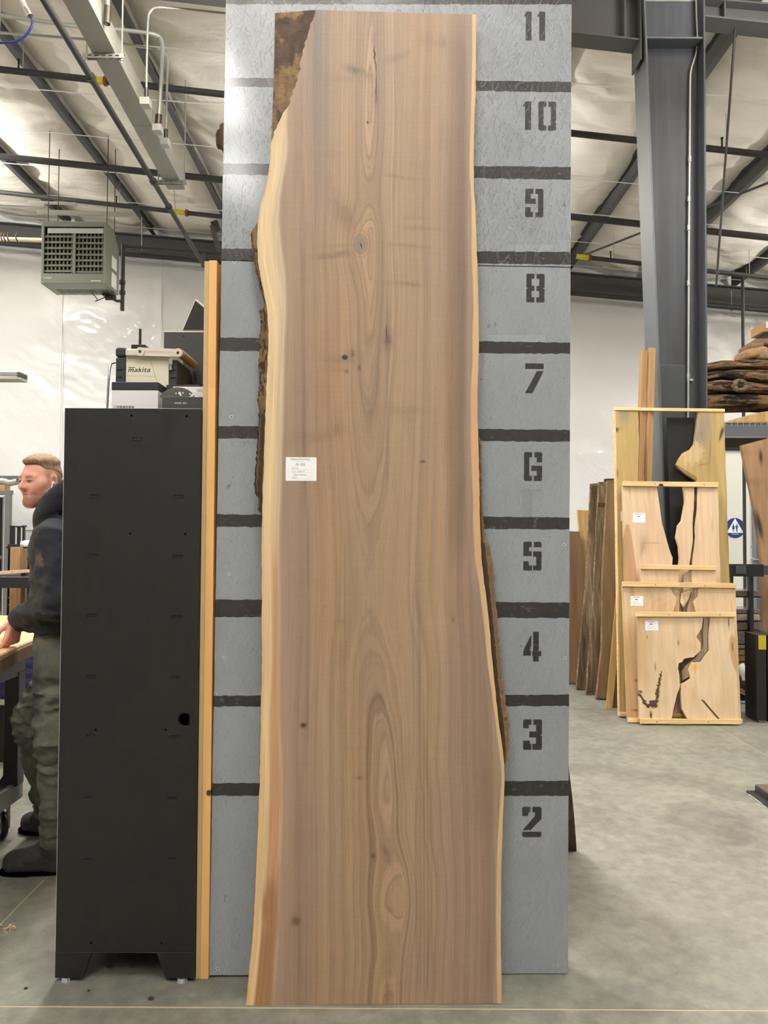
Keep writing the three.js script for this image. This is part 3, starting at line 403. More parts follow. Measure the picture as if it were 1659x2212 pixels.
{
  const pts = [], y0 = 12, y1 = 2176;
  const lpx = [], rpx = [];
  for (let y = 20; y <= 2168; y += 8) { lpx.push([smoothTable(SLAB_L, y) + (y > 300 ? (fbm(1, y / 14, 3, 2) - 0.5) * 2.2 : (hash(y, 1, 5) - 0.5) * 5), y]); rpx.push([smoothTable(SLAB_R, y) + (fbm(4, y / 14, 7, 2) - 0.5) * 1.4, y]); }
  const topL = smoothTable(SLAB_L, 20), face = [[530, slabBotY(530)], [1084, slabBotY(1084)], ...rpx.slice(2).reverse(), [1030, slabTopY(1030)], [topL, slabTopY(topL)], ...lpx.slice(1)];
  const f2 = slab.pts(face), as = f2.map((p) => p[0]), bs = f2.map((p) => p[1]);
  const a0 = Math.min(...as) - 0.002, a1 = Math.max(...as) + 0.002, b0 = Math.min(...bs) - 0.002, b1 = Math.max(...bs) + 0.002, TW = 1024, TH = 2048;
  // figure coordinates of the texture: rows run up the slab
  const rowX = (b, y) => { const l = slab.pt(0, b).project(camera), r = slab.pt(1, b).project(camera); return [(l.x + 1) / 2 * W, (r.x - l.x) / 2 * W]; };
  const rows = []; for (let j = 0; j < TH; j++) { const b = mix(b0, b1, (j + 0.5) / TH), q = slab.pt(0.45, b).project(camera), [x0, kx] = rowX(b); rows.push([x0, kx, (1 - q.y) / 2 * HT]); }
  const map = tex(TW, TH, (u, v, x, y) => { const [x0, kx, py] = rows[y]; return wood(x0 + kx * mix(a0, a1, u), py); });
  const bmp = grey(512, 2048, (u, v) => 0.5 + (n2(u * 900, v * 180, 3) - 0.5) * 0.5 + (n2(u * 30, v * 900, 5) - 0.5) * 0.3);
  const mat = new THREE.MeshStandardMaterial({ map, bumpMap: bmp, bumpScale: 0.0004, roughness: 0.52 });
  const o = slab.pt(0.45, 0), t = thing('walnut_slab', 'tall live edge walnut slab leaning on the numbered grey board', 'wood slab', V(o.x, 0, o.z));
  part(t, 'sawn_face', plate(f2, 0.05, { bevel: 0.002, uv: [a0, b0, a1, b1], m: slab.m }), mat, 'brown sawn wood with pale sapwood edges');
  // the waney corner at the top left, where the plank runs out into the bare round of the trunk
  const wl = [[592, 18], [591.5, 60], [591, 110], [589, 170], [587, 230], [585, 280], [583.5, 306]], wr = []; for (let y = 306; y >= 18; y -= 12) wr.push([smoothTable(SLAB_L, Math.max(20, y)) + 4, y]);
  const wp = slab.pts([...wl, ...wr]), ax = wp.map((p) => p[0]), wx0 = Math.min(...ax), wx1 = Math.max(...ax), by = wp.map((p) => p[1]), wy0 = Math.min(...by), wy1 = Math.max(...by);
  const wmap = tex(256, 512, (u, v) => { const n = fbm(u * 5, v * 9, 5, 4), s = fbm(u * 9, v * 14, 15, 3), m = n2(u * 12, v * 140, 7), dk = sstep(0.5, 0.68, n + 0.25 * gauss(v - 0.78, 0.14)) ; const k = 1 + (s - 0.5) * 0.5 + (m - 0.5) * 0.16; return [mix(128, 82, dk) * k, mix(102, 65, dk) * k, mix(70, 52, dk) * k]; });
  const wg = plate(wp, 0.042, { c: -0.006, bevel: 0.001, uv: [wx0, wy0, wx1, wy1] });
  { const p = wg.attributes.position; for (let i = 0; i < p.count; i++) if (p.getZ(i) > -0.02) p.setZ(i, p.getZ(i) - 0.016 * sstep(wx1, wx0, p.getX(i))); wg.applyMatrix4(slab.m); wg.computeVertexNormals(); }
  part(t, 'waney_corner', wg, new THREE.MeshStandardMaterial({ map: wmap, bumpMap: wmap, bumpScale: 0.002, roughness: 0.75 }), 'dark brown bare corner left of the sawn face');
  // strips of bark that still cling to both edges
  const barkMap = tex(256, 1024, (u, v) => { const a = fbm(u * 6, v * 26, 21, 4), b = fbm(u * 14, v * 70, 22, 3), d = sstep(0.5, 0.36, b), k = 0.72 + a * 0.62; return [mix(112, 62, d) * k, mix(88, 45, d) * k, mix(60, 30, d) * k]; });
  const barkBump = grey(256, 1024, (u, v) => clamp(fbm(u * 8, v * 34, 31, 4) * 0.8 + n2(u * 40, v * 160, 33) * 0.25));
  const barkMat = new THREE.MeshStandardMaterial({ map: barkMap, bumpMap: barkBump, bumpScale: 0.0014, roughness: 0.9 });
  const bark = (side, outer, seed) => {
    const ya = outer[0][0], yb = outer[outer.length - 1][0], n = Math.round((yb - ya) / 4), m = 10, pos = [], uv = [], idx = [];
    for (let j = 0; j <= n; j++) {
      const y = mix(ya, yb, j / n), xi = smoothTable(side < 0 ? SLAB_L : SLAB_R, y) + side * -3, xo = lerpTable(outer, y) + (fbm(2, y / 7, seed, 3) - 0.5) * 5 - (hash(j, 3, seed) > 0.9 ? side * 2 : 0);
      const [ai, b] = slab.to(xi, y), ao = side < 0 ? Math.min(ai - 0.001, slab.to(xo, y)[0]) : Math.max(ai + 0.001, slab.to(xo, y)[0]);
      for (let i = 0; i <= m; i++) { const s = i / m, an = s * Math.PI * 0.5, rad = 1 + (fbm(s * 3, y / 12, seed + 4, 3) - 0.5) * 0.5 * Math.sin(Math.PI * s), q = slab.pt(mix(ai, ao, Math.min(1.04, Math.sin(an) * mix(1, rad, 0.35))), b, -0.006 - (1 - Math.cos(an)) * 0.036 + (fbm(s * 4, y / 10, seed + 8, 3) - 0.5) * 0.012 * Math.sin(Math.PI * Math.min(1, s + 0.1))); pos.push(q.x, q.y, q.z); uv.push(s * 0.5 + (seed % 3) * 0.3, y / 900); }
      const q = slab.pt(ai, b, -0.046); pos.push(q.x, q.y, q.z); uv.push(0.6, y / 900);
    }
    const w = m + 2; for (let j = 0; j < n; j++) for (let i = 0; i < w; i++) { const a = j * w + i, a2 = j * w + (i + 1) % w, b = a + w, b2 = a2 + w; if (side > 0) idx.push(a, b, a2, a2, b, b2); else idx.push(a, a2, b, a2, b2, b); }
    const g = new THREE.BufferGeometry(); g.setAttribute('position', new THREE.Float32BufferAttribute(pos, 3)); g.setAttribute('uv', new THREE.Float32BufferAttribute(uv, 2)); g.setIndex(idx); const gc = toCreasedNormals(g, 0.8);
    part(t, 'bark', gc, barkMat, side < 0 ? 'ragged brown bark on the left edge' : 'ragged brown bark on the right edge');
  };
  bark(-1, [[462, 560], [478, 551], [486, 545], [497, 538], [520, 540], [540, 541], [560, 546], [580, 549], [610, 556], [628, 562], [645, 567], [655, 568], [664, 557], [690, 559], [700, 559], [731, 556], [771, 554], [800, 556], [819, 557], [851, 553], [899, 555], [947, 551], [995, 549], [1040, 546], [1066, 546], [1072, 554], [1100, 554], [1110, 559], [1124, 566]], 3);
  bark(1, [[938, 1034], [945, 1043], [975, 1044], [1000, 1043], [1040, 1045], [1100, 1047], [1140, 1050], [1168, 1053], [1176, 1062], [1200, 1066], [1240, 1071], [1280, 1073], [1310, 1076], [1345, 1079], [1380, 1083], [1420, 1087], [1450, 1089], [1480, 1092], [1500, 1094], [1530, 1099], [1560, 1104], [1590, 1106], [1620, 1104], [1645, 1101], [1660, 1095], [1674, 1091]], 7);
  // the paper label
  const lab = (w, h, big) => { const c = document.createElement('canvas'); c.width = w; c.height = h; const g = c.getContext('2d'); g.fillStyle = '#f4f5f5'; g.fillRect(0, 0, w, h); g.fillStyle = '#8d8d8f'; g.textAlign = 'center'; g.font = `bold ${h * 0.1}px sans-serif`; g.fillText('URBAN INDUSTRIAL', w * 0.48, h * 0.13, w * 0.66); g.fillStyle = '#d5d5d6'; g.fillRect(w * 0.36, h * 0.18, w * 0.25, h * 0.02); g.fillStyle = '#9a9a9c'; for (let i = 0; i < 26; i++) if (hash(i, 2, 8) > 0.3 && i !== 8 && i !== 20) g.fillRect(w * (0.325 + i * 0.0118), h * 0.25, w * 0.008, h * 0.115); g.strokeStyle = '#c4c4c6'; g.lineWidth = h * 0.009; g.textAlign = 'left'; [['#1753', 0.52, 0.19], ['127L-29W-2T', 0.655, 0.17], ['Black Walnut', 0.785, 0.24], ['W2A', 0.915, 0.2]].forEach(([s, y, x]) => { g.beginPath(); g.moveTo(w * x, h * y); g.lineTo(w * 0.92, h * y); g.stroke(); g.fillStyle = '#8f8f92'; g.font = `italic ${h * 0.1}px sans-serif`; if (big) g.fillText(s, w * x, h * (y - 0.012), w * 0.5); g.fillStyle = '#d0d0d2'; g.fillRect(w * 0.05, h * (y - 0.03), w * 0.07, h * 0.015); }); const d = g.getImageData(0, 0, w, h).data; return tex(w, h, (u, v, x, y) => { const i = ((h - 1 - y) * w + x) * 4; return [d[i], d[i + 1], d[i + 2]]; }); };
  globalThis.labelTexture = lab(512, 388, true);
  const q = slab.pts([[617.5, 987.5], [684, 988.5], [684, 1039], [617.5, 1038.5]]), [l0, l1, r0, r1] = [q[0][0], q[3][1], q[1][0], q[0][1]];
  const rounded = []; const rad = 0.0025; for (const [cx, cy, a] of [[r0 - rad, l1 + rad, -90], [r0 - rad, r1 - rad, 0], [l0 + rad, r1 - rad, 90], [l0 + rad, l1 + rad, 180]]) for (let i = 0; i <= 4; i++) rounded.push([cx + rad * Math.cos((a + i * 22.5) * R), cy + rad * Math.sin((a + i * 22.5) * R)]);
  part(t, 'paper_label', plate(rounded, 0.0004, { c: 0.0005, bevel: 0, uv: [l0, l1, r0, r1], m: slab.m }), new THREE.MeshStandardMaterial({ map: labelTexture, roughness: 0.65 }), 'white printed paper label with handwriting');
}
// ---------------------------------------------------------------- steel frame: rafter and tapered column
{
  const zn = -6.78, zf = -6.98, zm = -6.88, fl = (p, q, yTop) => [p, q];
  const seg = (name, label, A, B, xa, xb, stiff) => {
    const s = (B.y - A.y) / (B.x - A.x), yb = (x) => A.y + s * (x - A.x);
    const g = thing(name, label, 'steel beam', V((xa + xb) / 2, yb((xa + xb) / 2), zm));
    part(g, 'web', plate([[xa, yb(xa)], [xb, yb(xb)], [xb, roofY(xb) - 0.01], [xa, roofY(xa) - 0.01]], 0.012, { c: zm + 0.006, bevel: 0 }), M.steel);
    part(g, 'flange', plate([[xa, yb(xa) - 0.008], [xb, yb(xb) - 0.008], [xb, yb(xb) + 0.008], [xa, yb(xa) + 0.008]], 0.2, { c: zn, bevel: 0 }), M.steel);
    part(g, 'flange', plate([[xa, roofY(xa) - 0.02], [xb, roofY(xb) - 0.02], [xb, roofY(xb) - 0.004], [xa, roofY(xa) - 0.004]], 0.2, { c: zn, bevel: 0 }), M.steel);
    for (const x of stiff) part(g, 'stiffener', span(x - 0.006, x + 0.006, yb(x), roofY(x) - 0.02, zn - 0.01, zf + 0.01), M.steel);
    return g;
  };
  const l0 = at(480, 14, 6.98), l1 = at(1369, 115, 6.98), r0 = at(1523, 67, 6.98), r1 = at(1645, 80, 6.98);
  seg('rafter', 'deep dark steel rafter crossing the top of the picture left of the column', l0, l1, -9, l1.x + 0.0, [l1.x - 0.14]);
  seg('rafter', 'dark steel rafter in the top right corner, right of the column', r0, r1, at(1522.5, 500, 6.72).x + 0.017, 9, [at(1563, 20, 6.82).x, at(1659, 20, 6.82).x + 0.8]);
  // column
  const zc = -6.88, a0 = -6.72, a1 = -7.04, topY = roofY(2.5) - 0.01;
  const xT = at(1400, 137, 6.72), xB = at(1424, 747, 6.72), k = (xB.x - xT.x) / (xB.y - xT.y), xl = (y) => xT.x + k * (y - xT.y), xr = at(1522.5, 500, 6.72).x;
  const c = thing('steel_column', 'tall tapered blue grey steel column of the roof frame', 'steel column', V((xl(0) + xr) / 2, 0, zc));
  const weldY = at(1450, 787, 6.87).y;
  const worn = tex(256, 512, (u, v) => { const n = fbm(u * 5, v * 14, 3, 4), st = fbm(u * 16, v * 3, 6, 3), kk = 1 + (n - 0.5) * 0.3 + (st - 0.5) * 0.22; return [68 * kk, 70 * kk, 76 * kk]; });
  const cm = new THREE.MeshStandardMaterial({ map: worn, roughness: 0.62 });
  const uvb = [xl(0) - 0.1, 0, xr + 0.1, topY];
  part(c, 'web', plate([[xl(weldY), weldY], [xr, weldY], [xr, topY], [xl(topY), topY]], 0.012, { c: zc + 0.006, bevel: 0, uv: uvb }), cm);
  part(c, 'web', plate([[xl(0), 0.02], [xr, 0.02], [xr, weldY - 0.004], [xl(weldY), weldY - 0.004]], 0.022, { c: zc + 0.012, bevel: 0.003, uv: uvb }), std([64, 69, 70], { roughness: 0.55 }), 'thicker lower web plate');
  part(c, 'flange', plate([[xl(0) - 0.016, 0.02], [xl(0), 0.02], [xl(topY), topY], [xl(topY) - 0.016, topY]], a0 - a1, { c: a0, bevel: 0.001 }), std([88, 92, 97], { roughness: 0.55 }));
  part(c, 'flange', span(xr, xr + 0.016, 0.02, topY, a1, a0, 0.001), cm);
  const ky = at(1450, 95, 6.82).y; part(c, 'stiffener', span(xl(ky) + 0.002, xr - 0.002, ky - 0.008, ky + 0.008, zc + 0.006, a0 - 0.01), M.steelBlue);
  part(c, 'end_plate', plate([[xl(topY) - 0.032, at(1372, 137, 6.82).y], [xl(topY) - 0.018, at(1372, 137, 6.82).y], [xl(topY) - 0.018, topY], [xl(topY) - 0.032, topY]], 0.24, { c: -6.76, bevel: 0 }), M.steel);
  part(c, 'base_plate', span(xl(0) - 0.06, xr + 0.06, 0, 0.02, a1 - 0.03, a0 + 0.03), M.steel);
  // conduit on the column
  const P = [[1503, -60], [1505, 40], [1507, 88], [1503, 118], [1494, 146], [1491, 168], [1490, 300], [1488.5, 500], [1487.5, 700], [1486.5, 880], [1485, 1060], [1484, 1300]].map(([x, y]) => at(x, y, 6.84));
  const cd = thing('conduit', 'thin silver conduit clipped to the web of the steel column', 'conduit', P[11].clone());
  part(cd, 'tube', tube(P, 0.0105, 90, 8, 0.3), M.conduit);
  for (const i of [[1490, 344], [1488.6, 430], [1488, 492], [1487.5, 612], [1487, 812]]) { const p = at(i[0], i[1], 6.84); part(cd, 'coupling', rod(p.clone().add(V(0, -0.025, 0)), p.clone().add(V(0, 0.025, 0)), 0.0155), M.conduit); }
  part(cd, 'clip', span(at(1486, 812, 6.85).x - 0.005, at(1486, 812, 6.85).x + 0.045, at(0, 812, 6.85).y - 0.012, at(0, 812, 6.85).y + 0.008, -6.87, -6.84), M.conduit);
}
// ---------------------------------------------------------------- pipes under the roof
function ext(p, q, a, b) { const d = q.clone().sub(p); return [p.clone().addScaledVector(d, -a), q.clone().addScaledVector(d, b)]; }
{
  const mk = (label, p, q, r, tags, heads) => {
    const [a, b] = ext(p, q, 0.08, 0.12), t = thing('sprinkler_pipe', label, 'pipe', a.clone().add(b).multiplyScalar(0.5));
    part(t, 'pipe', rod(a, b, r, r, 12), M.pipe);
    for (const [x0, x1, z] of tags || []) { const f = (x) => p.clone().lerp(q, (x - 0) / 1659), u = f(x0), v = f(x1); part(t, 'yellow_band', rod(u, v, r * 1.12, r * 1.12, 12), M.yellow); const w = f(x1 + 5); part(t, 'coupling', rod(v, w, r * 1.5, r * 1.5, 12), M.rust); }
    for (const x of heads || []) { const w = p.clone().lerp(q, x / 1659); part(t, 'sprinkler_head', [rod(w, w.clone().add(V(0, 0.13, 0)), 0.011), rod(w.clone().add(V(0, 0.13, 0)), w.clone().add(V(0, 0.14, 0)), 0.018)], M.screw); part(t, 'hanger', rod(w.clone().add(V(0.05, 0, 0)), w.clone().add(V(0.05, 0.42, 0)), 0.005), M.galv); }
  };
  mk('nearest of three dark pipes crossing under the roof', at(0, 150, 8.5), at(1659, 335, 8.5), 0.036, [[200, 226]], [1560, 40]);
  mk('middle of three dark pipes crossing under the roof', at(0, 338, 10.7), at(1659, 513, 10.7), 0.046, [], [700]);
  mk('farthest of three dark pipes crossing under the roof, with yellow bands', at(0, 415, 12.05), at(1659, 600, 12.05), 0.036, [[372, 402], [1245, 1272]], [1320, 252, 1612]);
  // black gas pipe
  const a = at(95, 0, 5.6), b = at(440, 572, 11.2), [a2] = ext(a, b, 0.5, 0), bu = b.clone().add(V(0, 0.22, 0));
  const g = thing('gas_pipe', 'long black gas pipe running diagonally beside the cable duct', 'pipe', b.clone());
  part(g, 'pipe', rod(a2, b, 0.03), M.pipe); part(g, 'riser', rod(b.clone().add(V(0, -0.03, 0)), bu, 0.026), M.pipe); part(g, 'elbow', new THREE.SphereGeometry(0.042, 12, 8).translate(b.x, b.y, b.z), M.pipe);
  for (const t of [0.17, 0.52, 0.64]) { const p = a.clone().lerp(b, t), q = a.clone().lerp(b, t + 0.008); part(g, 'coupling', rod(p, q, 0.042), M.pipe); }
  const hp = [at(266, 531, 11.2), at(480, 549, 11.2)], [h0, h1] = [hp[0], ext(hp[0], hp[1], 0, 0.6)[1]];
  const g2 = thing('gas_pipe', 'black gas pipe dropping beside the hanging heater from a level run', 'pipe', at(264, 671, 11.2));
  part(g2, 'level_run', rod(h0, h1, 0.026), M.pipe); part(g2, 'drop', rod(at(266, 528, 11.2), at(264, 671, 11.2), 0.03), M.pipe);
  for (const y of [610, 632]) part(g2, 'coupling', rod(at(264, y - 4, 11.2), at(264, y + 4, 11.2), 0.045), M.pipe);
  part(g2, 'branch', tube([at(264, 650, 11.2), at(252, 650, 11.1), at(242, 644, 11.0), at(238, 640, 10.9)], 0.02, 16), M.pipe);
  part(g2, 'hanger', rod(at(306, 540, 11.2), at(306, 470, 11.2), 0.006), M.galv);
  // brace rods and drops on the right
  single('brace_rod', 'thin steel brace rod slanting under the roof behind the column', 'rod', rod(at(1262, 551, 12.7), at(1690, 383, 9.7), 0.017), M.steel);
  single('hanging_cable', 'thin dark cable hanging from the rafter right of the column', 'cable', rod(at(1588, 62, 6.9), at(1547, 618, 7.4), 0.011), M.pipe);
  const dp = at(1604, 600, 11.2); single('drop_pipe', 'dark upright pipe behind the bark slabs on the rack', 'pipe', rod(V(dp.x, 0, dp.z), dp, 0.024), M.pipe);
  single('pull_wire', 'thin grey wire with a handle hanging from the back beam right of the column', 'wire', [rod(at(1580, 628, 13.62), at(1580, 672, 13.62), 0.007), rod(at(1580, 662, 13.62), at(1580, 673, 13.62), 0.014)], M.galv);
  const kb = thing('knee_brace', 'small dark steel brace at the back beam, left of the tall board', 'steel brace', at(474, 548, 12.9));
  part(kb, 'strut', bar(at(459, 486, 12.7), at(474, 548, 12.9), 0.07, 0.07), M.steel); part(kb, 'clip', bar(at(462, 478, 12.75), at(470, 500, 12.75), 0.05, 0.12), M.steel);
}
// ---------------------------------------------------------------- square cable duct with its conduits
{
  const e = at(381, 410, 9.2), s = at(190, 51, 6.16); e.y = s.y = (e.y + s.y) / 2 + 0.1; const [s2] = ext(s, e, 1.2, 0);
  const d = thing('cable_duct', 'long square grey cable duct hanging below the roof', 'cable duct', V(e.x, e.y - 0.1, e.z));
  const duct = std([158, 158, 150], { roughness: 0.42 }), dir = e.clone().sub(s).normalize();
  const cuts = [0, 0.42, 0.78, 1.0].map((t) => s2.clone().lerp(e, t));
  for (let i = 0; i < 3; i++) part(d, 'duct_section', bar(cuts[i].clone().addScaledVector(dir, i ? 0.002 : 0), cuts[i + 1].clone().addScaledVector(dir, -0.002), 0.205, 0.2, 0.004), duct);
  const dz = (z) => s.clone().lerp(e, (z - s.z) / (e.z - s.z));
  for (const z of [-6.56, -8.95]) {
    const p = dz(z), y = p.y - 0.125, h = thing('strut_hanger', z > -7 ? 'slotted steel strut with rods carrying the near part of the cable duct' : 'slotted steel strut with rods carrying the far end of the cable duct', 'hanger', V(p.x, y, z));
    const slots = [-0.12, -0.06, 0, 0.06, 0.12].map((x) => [[p.x + x - 0.016, y - 0.006], [p.x + x + 0.016, y - 0.006], [p.x + x + 0.016, y + 0.006], [p.x + x - 0.016, y + 0.006]]);
    part(h, 'strut', [plate([[p.x - 0.18, y - 0.02], [p.x + 0.18, y - 0.02], [p.x + 0.18, y + 0.02], [p.x - 0.18, y + 0.02]], 0.003, { c: z + 0.02, bevel: 0, holes: slots }), span(p.x - 0.18, p.x + 0.18, y + 0.019, y + 0.022, z - 0.02, z + 0.02), span(p.x - 0.18, p.x + 0.18, y - 0.02, y + 0.02, z - 0.02, z - 0.017)], M.galv);
    for (const x of [-0.155, 0.155]) { part(h, 'threaded_rod', rod(V(p.x + x, y - 0.06, z), V(p.x + x, roofY(p.x) + 0.1, z), 0.007), M.galv); part(h, 'nut', rod(V(p.x + x, y - 0.034, z), V(p.x + x, y - 0.02, z), 0.014, 0.014, 6), M.galv); }
  }
  const cond = (label, list, r, z0) => {
    const pts = list.map(([x, y, z]) => at(x, y, z)), c = thing('conduit', label, 'conduit', pts[pts.length - 1].clone());
    part(c, 'tube', tube(pts, r, 110, 8, 0.25), M.conduit);
    const b = pts[pts.length - 1], u = pts[pts.length - 2].clone().sub(b).normalize(); part(c, 'connector', rod(b, b.clone().addScaledVector(u, 0.11), r * 1.8), M.screw); part(c, 'box', span(b.x - 0.05, b.x + 0.04, b.y - 0.07, b.y + 0.0, b.z - 0.05, b.z + 0.05, 0.004), M.galv); part(c, 'hanger', rod(pts[1], V(pts[1].x, roofY(pts[1].x) + 0.1, pts[1].z), 0.004), M.galv);
  };
  cond('silver conduit bending from the cable duct to the right towards the board', [[620, 38, 7.25], [500, 30, 7.2], [400, 20, 7.15], [345, 16, 7.1], [330, 19, 7.1], [321, 32, 7.1], [319, 60, 7.1], [317, 140, 7.1], [316, 215, 7.1]], 0.011);
  cond('thick silver conduit crossing above the cable duct and bending down', [[-120, 14, 7.3], [0, 33, 7.35], [155, 55, 7.45], [260, 64, 7.55], [325, 72, 7.6], [346, 80, 7.65], [351, 100, 7.65], [348, 180, 7.65], [342, 272, 7.65]], 0.02);
  cond('slim silver conduit crossing above the cable duct, nearest its far end', [[-120, 52, 7.6], [0, 70, 7.65], [175, 84, 7.8], [270, 96, 7.9], [340, 107, 7.95], [356, 114, 7.95], [362, 130, 7.95], [360, 210, 7.95], [358, 302, 7.95]], 0.0125);
  const bx = thing('duct_riser', 'thick grey riser pipe standing on the near part of the cable duct', 'pipe', at(232, 50, 6.2));
  part(bx, 'pipe', rod(at(231, 52, 6.2), at(236, -60, 6.2), 0.018), M.conduit); part(bx, 'connector', rod(at(231, 52, 6.2), at(233, 14, 6.2), 0.028), M.screw);
  single('hanger_rod', 'thin vertical hanger rod near the far end of the cable duct', 'rod', rod(at(379, 456, 10.9), at(376, 411, 10.9), 0.007), M.galv);
  // air hose
  const hs = thing('air_hose', 'blue air hose looping from a pale pipe at the top left corner', 'hose', at(64, 30, 6));
  part(hs, 'hose', tube([at(64, 33, 6), at(70, 45, 6), at(66, 62, 6), at(54, 78, 6), at(36, 89, 6), at(14, 92, 6), at(-20, 90, 6), at(-60, 70, 6)], 0.0095, 60), std([44, 50, 128], { roughness: 0.4 }));
  part(hs, 'pipe', rod(at(38, -20, 6), at(58, 22, 6), 0.02), M.white, 'pale pipe end'); part(hs, 'fitting', rod(at(56, 18, 6), at(65, 35, 6), 0.025), M.galv);
}
// ---------------------------------------------------------------- hanging unit heater
{
  const z = 10.4, a = at(88, 612, z), b = at(230, 479, z), x0 = a.x, x1 = b.x, y0 = a.y, y1 = b.y, D = 0.5, zf = -z, zb = -z - D, w = x1 - x0, h = y1 - y0;
  const green = std([128, 131, 116], { roughness: 0.4 }), t = thing('unit_heater', 'greenish grey gas heater with louvres hanging under the roof', 'heater', V((x0 + x1) / 2, y0, (zf + zb) / 2));
  const X = (px) => mix(x0, x1, (px - 88) / 142), Y = (py) => mix(y1, y0, (py - 479) / 133);
  const ox0 = X(94), ox1 = X(224), oy0 = Y(590), oy1 = Y(490);
  // shell: sides with cut rear corners, a front with the outlet opening
  part(t, 'front_panel', plate([[x0, y0], [x1, y0], [x1, y1], [x0, y1]], 0.02, { c: zf, bevel: 0.004, holes: [[[ox0, oy0], [ox1, oy0], [ox1, oy1], [ox0, oy1]]] }), green);
  const side = (x) => { const g = plate([[0, y0], [D, y0], [D, y1 - 0.22], [D - 0.22, y1], [0, y1]], 0.015, { c: 0, bevel: 0 }); g.rotateY(Math.PI / 2); g.translate(x, 0, zf - 0.02); return g; };
  part(t, 'side_panel', side(x0 + 0.017), green); part(t, 'side_panel', side(x1 - 0.002), green);
  part(t, 'top_panel', span(x0 + 0.02, x1 - 0.02, y1 - 0.015, y1 - 0.002, zf - 0.02, zb + 0.2), green); part(t, 'rear_panel', span(x0 + 0.02, x1 - 0.02, y0, y1 - 0.24, zb - 0.005, zb), green);
  const sl = []; for (let i = 0; i < 22; i++) { const sx = mix(x0 + 0.1, x1 - 0.1, i / 21); sl.push([[sx, 0.25], [sx + 0.016, 0.25], [sx + 0.016, 0.43], [sx, 0.43]]); }
  const bt = plate([[x0 + 0.02, 0], [x1 - 0.02, 0], [x1 - 0.02, D], [x0 + 0.02, D]], 0.012, { bevel: 0, holes: sl }); bt.rotateX(-Math.PI / 2); bt.translate(0, y0 + 0.013, zf - 0.01); part(t, 'bottom_panel', bt, green, 'slotted bottom panel');
  part(t, 'burner_box', span(ox0 - 0.03, ox1 + 0.03, y0 + 0.05, oy1 + 0.02, zf - 0.09, zb + 0.05), M.dark);
  part(t, 'deflector', span(ox0 + 0.04, ox1 - 0.005, Y(504), Y(493), zf - 0.012, zf - 0.004), std([196, 198, 196], { roughness: 0.4 }), 'pale top deflector');
  part(t, 'mullion', span(X(157), X(163), oy0, Y(504), zf - 0.02, zf + 0.004), green);
  const lg = std([120, 121, 106], { roughness: 0.45 });
  for (const [c0, c1, off] of [[95, 156.5, 0], [163.5, 224, 1.5]]) {
    for (let i = 0; i < 7; i++) { const y = Y(510.5 + i * 12.4 + off); const g = box(X(c1) - X(c0), 0.038, 0.006); g.rotateX(-0.5); g.translate((X(c0) + X(c1)) / 2, y, zf - 0.015); part(t, 'louvre', g, lg); }
    for (let i = 0; i < 7; i++) { const x = X(mix(c0 + 5, c1 - 4, i / 6)); part(t, 'fin', span(x - 0.011, x + 0.011, oy0, Y(504), zf - 0.06, zf - 0.03), lg); }
  }
  part(t, 'badge', span(X(95), X(112), Y(602), Y(599), zf, zf + 0.003), std([190, 196, 206])); part(t, 'badge', span(X(198), X(220), Y(607.5), Y(605), zf, zf + 0.003), std([214, 210, 170]), 'yellow and white sticker');
  part(t, 'sticker', [span(x1 + 0.0, x1 + 0.003, Y(565), Y(538), zf - 0.42, zf - 0.22), span(x1, x1 + 0.003, Y(606), Y(574), zf - 0.42, zf - 0.22)], M.white, 'pale instruction labels');
  part(t, 'valve', [rod(V(x1 - 0.16, y0 - 0.05, zb + 0.05), V(x1 - 0.02, y0 - 0.05, zb + 0.05), 0.04), span(x1 - 0.2, x1 - 0.12, y0 - 0.03, y0, zb + 0.01, zb + 0.09)], M.pipe);
  part(t, 'wire', tube([V(x0 + 0.55, y0, zb + 0.1), V(x0 + 0.62, y0 - 0.09, zb + 0.08), V(x1 - 0.3, y0 - 0.12, zb + 0.08), V(x1 - 0.16, y0 - 0.05, zb + 0.06)], 0.006, 24, 6), M.pipe);
  const st = (n, label, p, q, s = 0.045) => single('strut_bar', label, 'strut', bar(p, q, s, s), M.galv);
  st(0, 'longest galvanised strut bar crossing above the heater', at(81, 458, 10.6), at(285, 464, 10.6), 0.055);
  st(0, 'galvanised strut bar left of the heater running out of the picture', at(-60, 437, 11), at(97, 444.5, 11)); st(0, 'galvanised strut bar above and behind the heater', at(60, 436.5, 11.4), at(165, 440.5, 11.4), 0.035);
  for (const [x, y, d] of [[104, 478, 10.5], [125, 490, 10.9], [231, 478, 10.5], [247, 494, 10.9]]) { const p = at(x, y, d); part(t, 'hanger_rod', rod(V(p.x, y1 - 0.02, p.z), V(p.x, roofY(p.x) + 0.1, p.z), 0.006), M.screw); }
  const vp = thing('vent_pipe', 'cream pipe with brown wire loops left of the heater', 'pipe', at(0, 517, 11.6));
  part(vp, 'pipe', rod(at(-80, 514, 11.6), at(96, 519, 11.6), 0.033), std([222, 214, 186]));
  for (const x of [6, 12, 20, 38]) part(vp, 'wire_loop', tube([at(x - 2, 503, 11.5), at(x - 4, 512, 11.45), at(x - 1, 520, 11.5), at(x + 2, 526, 11.55)], 0.01, 14, 6), std([96, 66, 48]));
}
